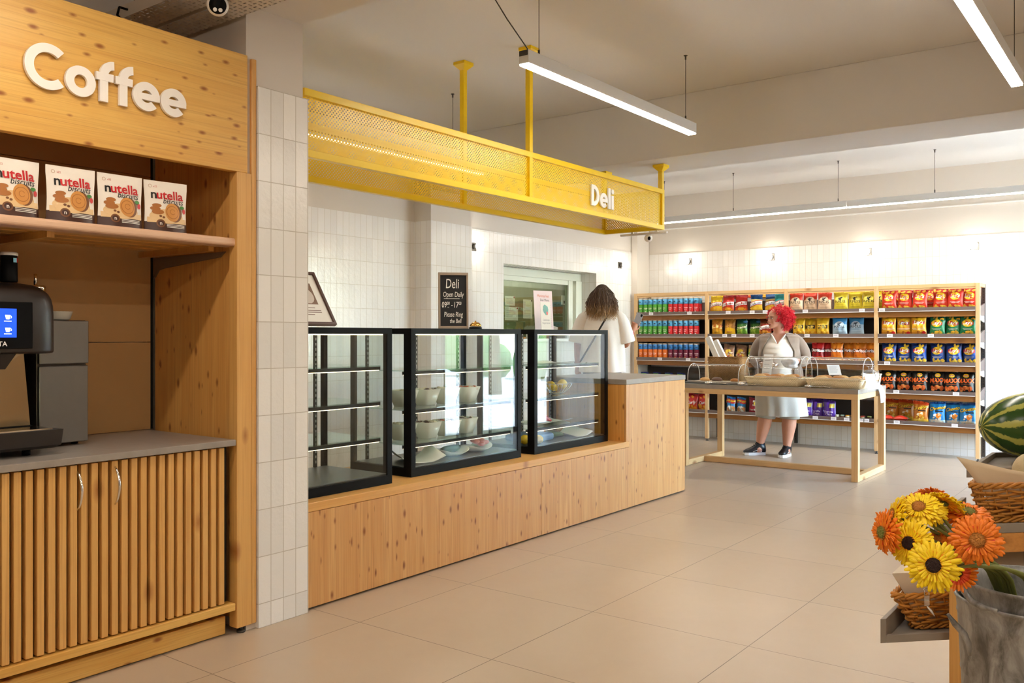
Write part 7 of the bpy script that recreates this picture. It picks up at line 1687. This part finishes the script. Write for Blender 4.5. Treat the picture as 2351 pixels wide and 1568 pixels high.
def shoe(root, at, ang, mu, ms, ml):
    A = Matrix.Translation(at) @ Matrix.Rotation(ang, 4, 'Z')          # toes toward local -y
    fo = [(-.030, .075), (-.040, .03), (-.036, -.03), (-.047, -.10), (-.036, -.155), (-.008, -.175), (.024, -.165), (.044, -.12), (.042, -.06), (.036, .0), (.038, .05), (.022, .082), (-.008, .090)]
    k = MB(); k.loft([[(x*s_, y*s_, z_-(0.004 if y < -0.1 else 0)*0) for x, y in fo] for z_, s_ in ((.0, .97), (.006, 1.02), (.030, 1.02), (.034, .97))], 0, False, True); k.bm.transform(A); part('shoe_sole', k, ms, root)
    k = MB(); rs = []
    for y, w_, h, zc in ((.088, .022, .040, .072), (.074, .036, .060, .088), (.03, .045, .064, .096), (-.01, .046, .060, .088), (-.045, .043, .048, .068), (-.09, .046, .036, .055), (-.135, .043, .026, .047), (-.170, .022, .014, .041)):
        rs.append([(w_*math.cos(a), y, max(.030, zc+h*math.sin(a))) for a in [2*math.pi*i/20 for i in range(20)]])
    k.loft(rs, 0, True, True); k.bm.transform(A); part('shoe_upper', k, mu, root)
    k = MB()
    for i in range(4): y = -.025-.021*i; z_ = .136-.017*i; k.tube([(-.026, y, z_-.012), (0, y-.004, z_+.004), (.026, y, z_-.012)], .004, 6)
    k.tube([(-.03, .0, .140), (-.008, -.022, .150), (.0, -.018, .142), (.010, -.024, .152), (.03, -.004, .140)], .0042, 6); k.bm.transform(A); part('shoe_laces', k, ml, root)
    for s_ in (-1, 1):
        k = MB(); k.tube([(s_*.042, .03, .045), (s_*.044, -.02, .062), (s_*.046, -.075, .045)], .0035, 6); k.bm.transform(A); part('shoe_stripe', k, M['white'], root)
mbk = mat('sneaker_black', (24, 24, 30), 0.35); msl = mat('sneaker_sole_white', (226, 222, 218), 0.6); mlc = mat('lace_black', (14, 14, 16), 0.8)
shoe(P1, (-.240, .015, .001), rad(-64), mbk, msl, mlc); shoe(P1, (.078, .020, .001), rad(-16), mbk, msl, mlc)
# curls
mrh = mat('red_hair', (214, 6, 38), 0.45, var=0.3, vscale=30)
k = MB(); r = random.Random(3); f1 = Vector((math.sin(rad(-46)), -math.cos(rad(-46)), 0)); hc = Vector((-.004, .004, 1.612)); sd1 = Vector((f1.y, -f1.x, 0))
k.ell(hc-f1*0.045+Vector((0, 0, .006)), .108, .100, .112, 20, 14)
cnt = 0
while cnt < 1500:
    d = Vector((r.gauss(0, 1), r.gauss(0, 1), r.gauss(0, 1))).normalized()
    cf = d.dot(f1); side = d.dot(sd1)
    if d.z < -0.86: continue
    if cf > 0.42 and d.z < 0.42 and abs(side-0.12) < 0.70: continue
    if cf > 0.10 and d.z < -0.30 and abs(side) < 0.80: continue
    if cf > 0.75 and d.z < 0.55: continue
    cnt += 1
    rad_ = r.uniform(.096, .158)*(1.0-0.10*max(0, cf)); p = hc-f1*0.014+Vector((d.x*rad_, d.y*rad_, d.z*rad_*(0.86 if d.z > 0 else 1.12)))
    g_ = (d*0.7+Vector((0, 0, -0.6))+Vector((r.uniform(-.7, .7), r.uniform(-.7, .7), r.uniform(-.5, .5)))).normalized()
    a = g_.orthogonal().normalized(); b_ = g_.cross(a); L_ = r.uniform(.020, .048); R_ = r.uniform(.004, .0085); tn = r.uniform(1.3, 2.4); ph = r.uniform(0, 6.3); nn = int(tn*7)
    k.tube([p+g_*(L_*i/nn)+(a*math.cos(ph+2*math.pi*tn*i/nn)+b_*math.sin(ph+2*math.pi*tn*i/nn))*R_ for i in range(nn+1)], r.uniform(.0014, .0026), 4)
part('hair', k, mrh, P1)
# plastic bag and a bread bag she holds
def world(rt, p): return Matrix.Translation(rt.location) @ Matrix.Rotation(rt.rotation_euler[2], 4, 'Z') @ Vector(p)
b1 = world(P1, (.165, -.40, 1.035)); crumple((b1.x, b1.y, b1.z), .085, .06, .062, 11, M['plasticbag'], 'plastic_bag', 'crumpled white plastic bag held in the hands of the woman with red curls', 'bag', 0.5)
b1 = world(P1, (-.075, -.42, 1.02)); crumple((b1.x, b1.y, b1.z), .11, .05, .045, 17, M['bagclear'], 'bread_bag', 'clear bag of bread held over the middle cover by the woman with red curls', 'bag', 0.3)
bun('pale roll inside the clear bag held over the middle cover', (b1.x, b1.y, b1.z+0.012), 0.045, M['bread2'], 90, 'bread roll', None)

# --- woman in white, seen from behind, beyond the deli counter
P2_ = thing('person', 'woman in a loose white shirt seen from behind, holding a phone by the deli window', 'person', (-4.685, 7.74, 0.22), rad(207))
t2 = [(0.80, 0, 0, .190, .13, .15), (0.95, 0, 0, .160, .115, .12), (1.10, 0, 0, .160, .125, .11), (1.25, 0, 0, .175, .125, .11), (1.35, 0, .005, .170, .10, .10), (1.405, 0, .015, .120, .075, .085), (1.44, 0, .02, .066, .058, .062), (1.47, 0, .015, .052, .05, .052)]
k = MB(); k.loft(rings_prof(t2, 36, 2)); k.tube([(0, .015, 1.42), (0, 0, 1.50)], [.054, .052], 14)
MH2 = head_into(k, Vector((0, -.012, 1.462)), rad(-8), rad(4))
for s_ in (-1, 1): k.tube([(s_*.09, 0, .84), (s_*.10, 0, .48), (s_*.10, .02, .30), (s_*.10, .03, .08)], [.10, .065, .062, .038], 14); k.ell((s_*.10, -.03, .04), .04, .11, .04, 12, 8)
ARM2 = [((-.180, .005, 1.375), (-.225, .015, 1.22), (-.235, .0, 1.085), (-.265, -.11, 1.155), (-.300, -.205, 1.225)), ((.180, .005, 1.375), (.232, .02, 1.22), (.245, .015, 1.08), (.255, -.03, .96), (.258, -.06, .86))]
for pts in ARM2: k.tube(pts, [.058, .050, .044, .036, .025], 14)
hand_into(k, ARM2[0][-1], (-.25, -.35, .85), (.25, -.85, -.2), 0.75, 1); hand_into(k, ARM2[1][-1], (.02, -.25, -1.0), (-.9, 0, 0.05), 0.45, 1)
skin_finish(part('body', k, M['skin2'], P2_))
face_parts(P2_, MH2, mat('lip_natural', (170, 96, 86), 0.4))
mws = mat('shirt_white', (238, 232, 224), 0.8, bump=0.06, bscale=80)
k = MB(); k.loft(rings_prof([(.805, 0, .01, .228, .175, .180), (.95, 0, .01, .222, .165, .165), (1.10, 0, .01, .218, .155, .150), (1.25, 0, .01, .208, .140, .132), (1.35, 0, .012, .190, .112, .115), (1.405, 0, .018, .132, .084, .094), (1.435, 0, .022, .078, .066, .070)], 64, 6), 0, True, False)
for v in k.bm.verts: a = math.atan2(v.co.y, v.co.x); q = 0.012*max(0, min(1, (1.35-v.co.z)/0.4))*math.sin(8*a+3*v.co.z); v.co.x += q*math.cos(a); v.co.y += q*math.sin(a)
wrinkle(k, .013, 7, 3.5, 8.0); cloth(k, 'shirt', mws, P2_, .004)
for i, pts in enumerate(ARM2):
    s_ = -1 if i == 0 else 1
    k = MB(); e_ = Vector(pts[2])+Vector((s_*.008, .0, -.005)); k.tube([(s_*.120, .014, 1.395), pts[0], pts[1], tuple((Vector(pts[1])+e_)/2), tuple(e_+Vector((0, 0, .03)))], [.050, .078, .086, .092, .096], 26, cap=False); wrinkle(k, .008, 9, 8, i*4.0); cloth(k, 'shirt_sleeve', mws, P2_, .004)
mj = mat('jeans_grey', (112, 120, 128), 0.85, bump=0.1, bscale=120)
k = MB(); k.loft(rings_prof([(.76, 0, 0, .195, .135, .155), (.90, 0, 0, .188, .130, .150), (.99, 0, 0, .170, .122, .13)], 40, 3), 0, True, False); cloth(k, 'jeans_top', mj, P2_, .004)
for s_ in (-1, 1):
    k = MB(); k.tube([(s_*.09, 0, .80), (s_*.10, 0, .48), (s_*.10, .02, .30), (s_*.10, .025, .09)], [.108, .076, .072, .062], 20, cap=False); cloth(k, 'jeans_leg', mj, P2_, .004)
    shoe(P2_, (s_*.10, .015, .001), 0, M['white'], msl, M['white'])
k = MB(); k.tube([(-.075, .0, 1.435), (-.075, .092, 1.405), (-.035, .146, 1.33), (.045, .176, 1.19), (.125, .186, 1.05), (.200, .164, .93), (.240, .06, .86)], .011, 8, flat=0.35); part('bag_strap', k, M['blackmatt'], P2_)
k = MB(); k.ell((0, 0, 0), .032, .032, .012, 16, 8); k.bm.transform(Matrix.Translation(Vector(ARM2[0][-1])+Vector((.010, .03, -.022))) @ (Vector((-.035, -.095, .07)).to_track_quat('Z', 'Y').to_matrix().to_4x4())); part('bracelet', k, mat('red_bracelet', (178, 52, 58), 0.4), P2_)
# hair: wavy locks over a cap, brown turning blond at the ends
mh2 = mat('wavy_hair', (120, 88, 60), 0.45); g = N(mh2); x, y, z = g.sep(g.obj())
f_ = g.math('MULTIPLY_ADD', z, -3.4, 5.5); nn_ = g.noise(g.comb(g.math('MULTIPLY', x, 40.0), g.math('MULTIPLY', y, 40.0), g.math('MULTIPLY', z, 6.0)), 1.0, 4)
g.l(g.mix(g.math('MULTIPLY', nn_, 0.5), g.ramp(f_, [(0.0, lin((96, 76, 62))), (0.40, lin((120, 90, 66))), (0.80, lin((206, 164, 112)))]), lin((60, 44, 34))), g.b.inputs['Base Color'])
k = MB(); r = random.Random(9)
k.ell((0, .015, 1.585), .088, .105, .112, 20, 14)
for _ in range(1100):
    a = r.uniform(-0.25*math.pi, 1.25*math.pi); el = r.uniform(0.05, 1.5)
    p = Vector((.088*math.cos(a)*math.sin(el), .015+.108*math.sin(a)*math.sin(el), 1.585+.116*math.cos(el)))
    out = Vector((math.cos(a), math.sin(a), 0)); Lz = r.uniform(1.315, 1.42); ph = r.uniform(0, 6.3); am = r.uniform(.005, .018); spread = r.uniform(.05, .165); fq = r.uniform(9, 20)
    pts = []
    for i in range(17):
        u = i/16; zq = p.z*(1-u)+Lz*u; w_ = u**0.9
        base = Vector((p.x, p.y, 0))*(1-u)+(Vector((out.x*spread*1.04, .02+max(out.y, -0.12)*spread*0.85+.02, 0)))*u
        bulge = out*0.036*math.sin(math.pi*min(1, u*1.2))
        pts.append(Vector((base.x+bulge.x, base.y+bulge.y, zq))+out*am*w_*math.sin(ph+u*fq)+Vector((am*w_*math.cos(ph*1.7+u*fq*0.9), am*0.4*w_*math.sin(ph+u*fq), 0)))
    k.tube(pts, [.0032]*11+[.0028, .0025, .0022, .0018, .0014, .0008], 5)
part('hair', k, mh2, P2_)
pw_ = world(P2_, (-.356, -.272, 1.350)); t = thing('phone', 'grey phone held up by the woman in white', 'phone', pw_, rad(207))
Ap = Matrix.Rotation(rad(-20), 4, 'Y') @ Matrix.Rotation(rad(18), 4, 'X')
k = MB(); k.box(-.036, .036, -.004, .004, -.07, .07, .004, seg=2); k.bm.transform(Ap); part('phone_body', k, mat('phone_case', (150, 148, 150), 0.4), t)
k = MB(); k.box(-.030, -.010, .004, .0056, .035, .062, .001); k.bm.transform(Ap); part('lens_block', k, M['black'], t)
k = MB(); k.box(-.033, .033, -.0052, -.0041, -.065, .065); k.bm.transform(Ap); part('screen', k, M['black'], t)
# small stand of paper beyond her arm
slip('white and orange leaflet on the sill beyond the woman in white', (XW+0.02, 9.70, 1.361), 0.13, 0.27, rad(80), -6)
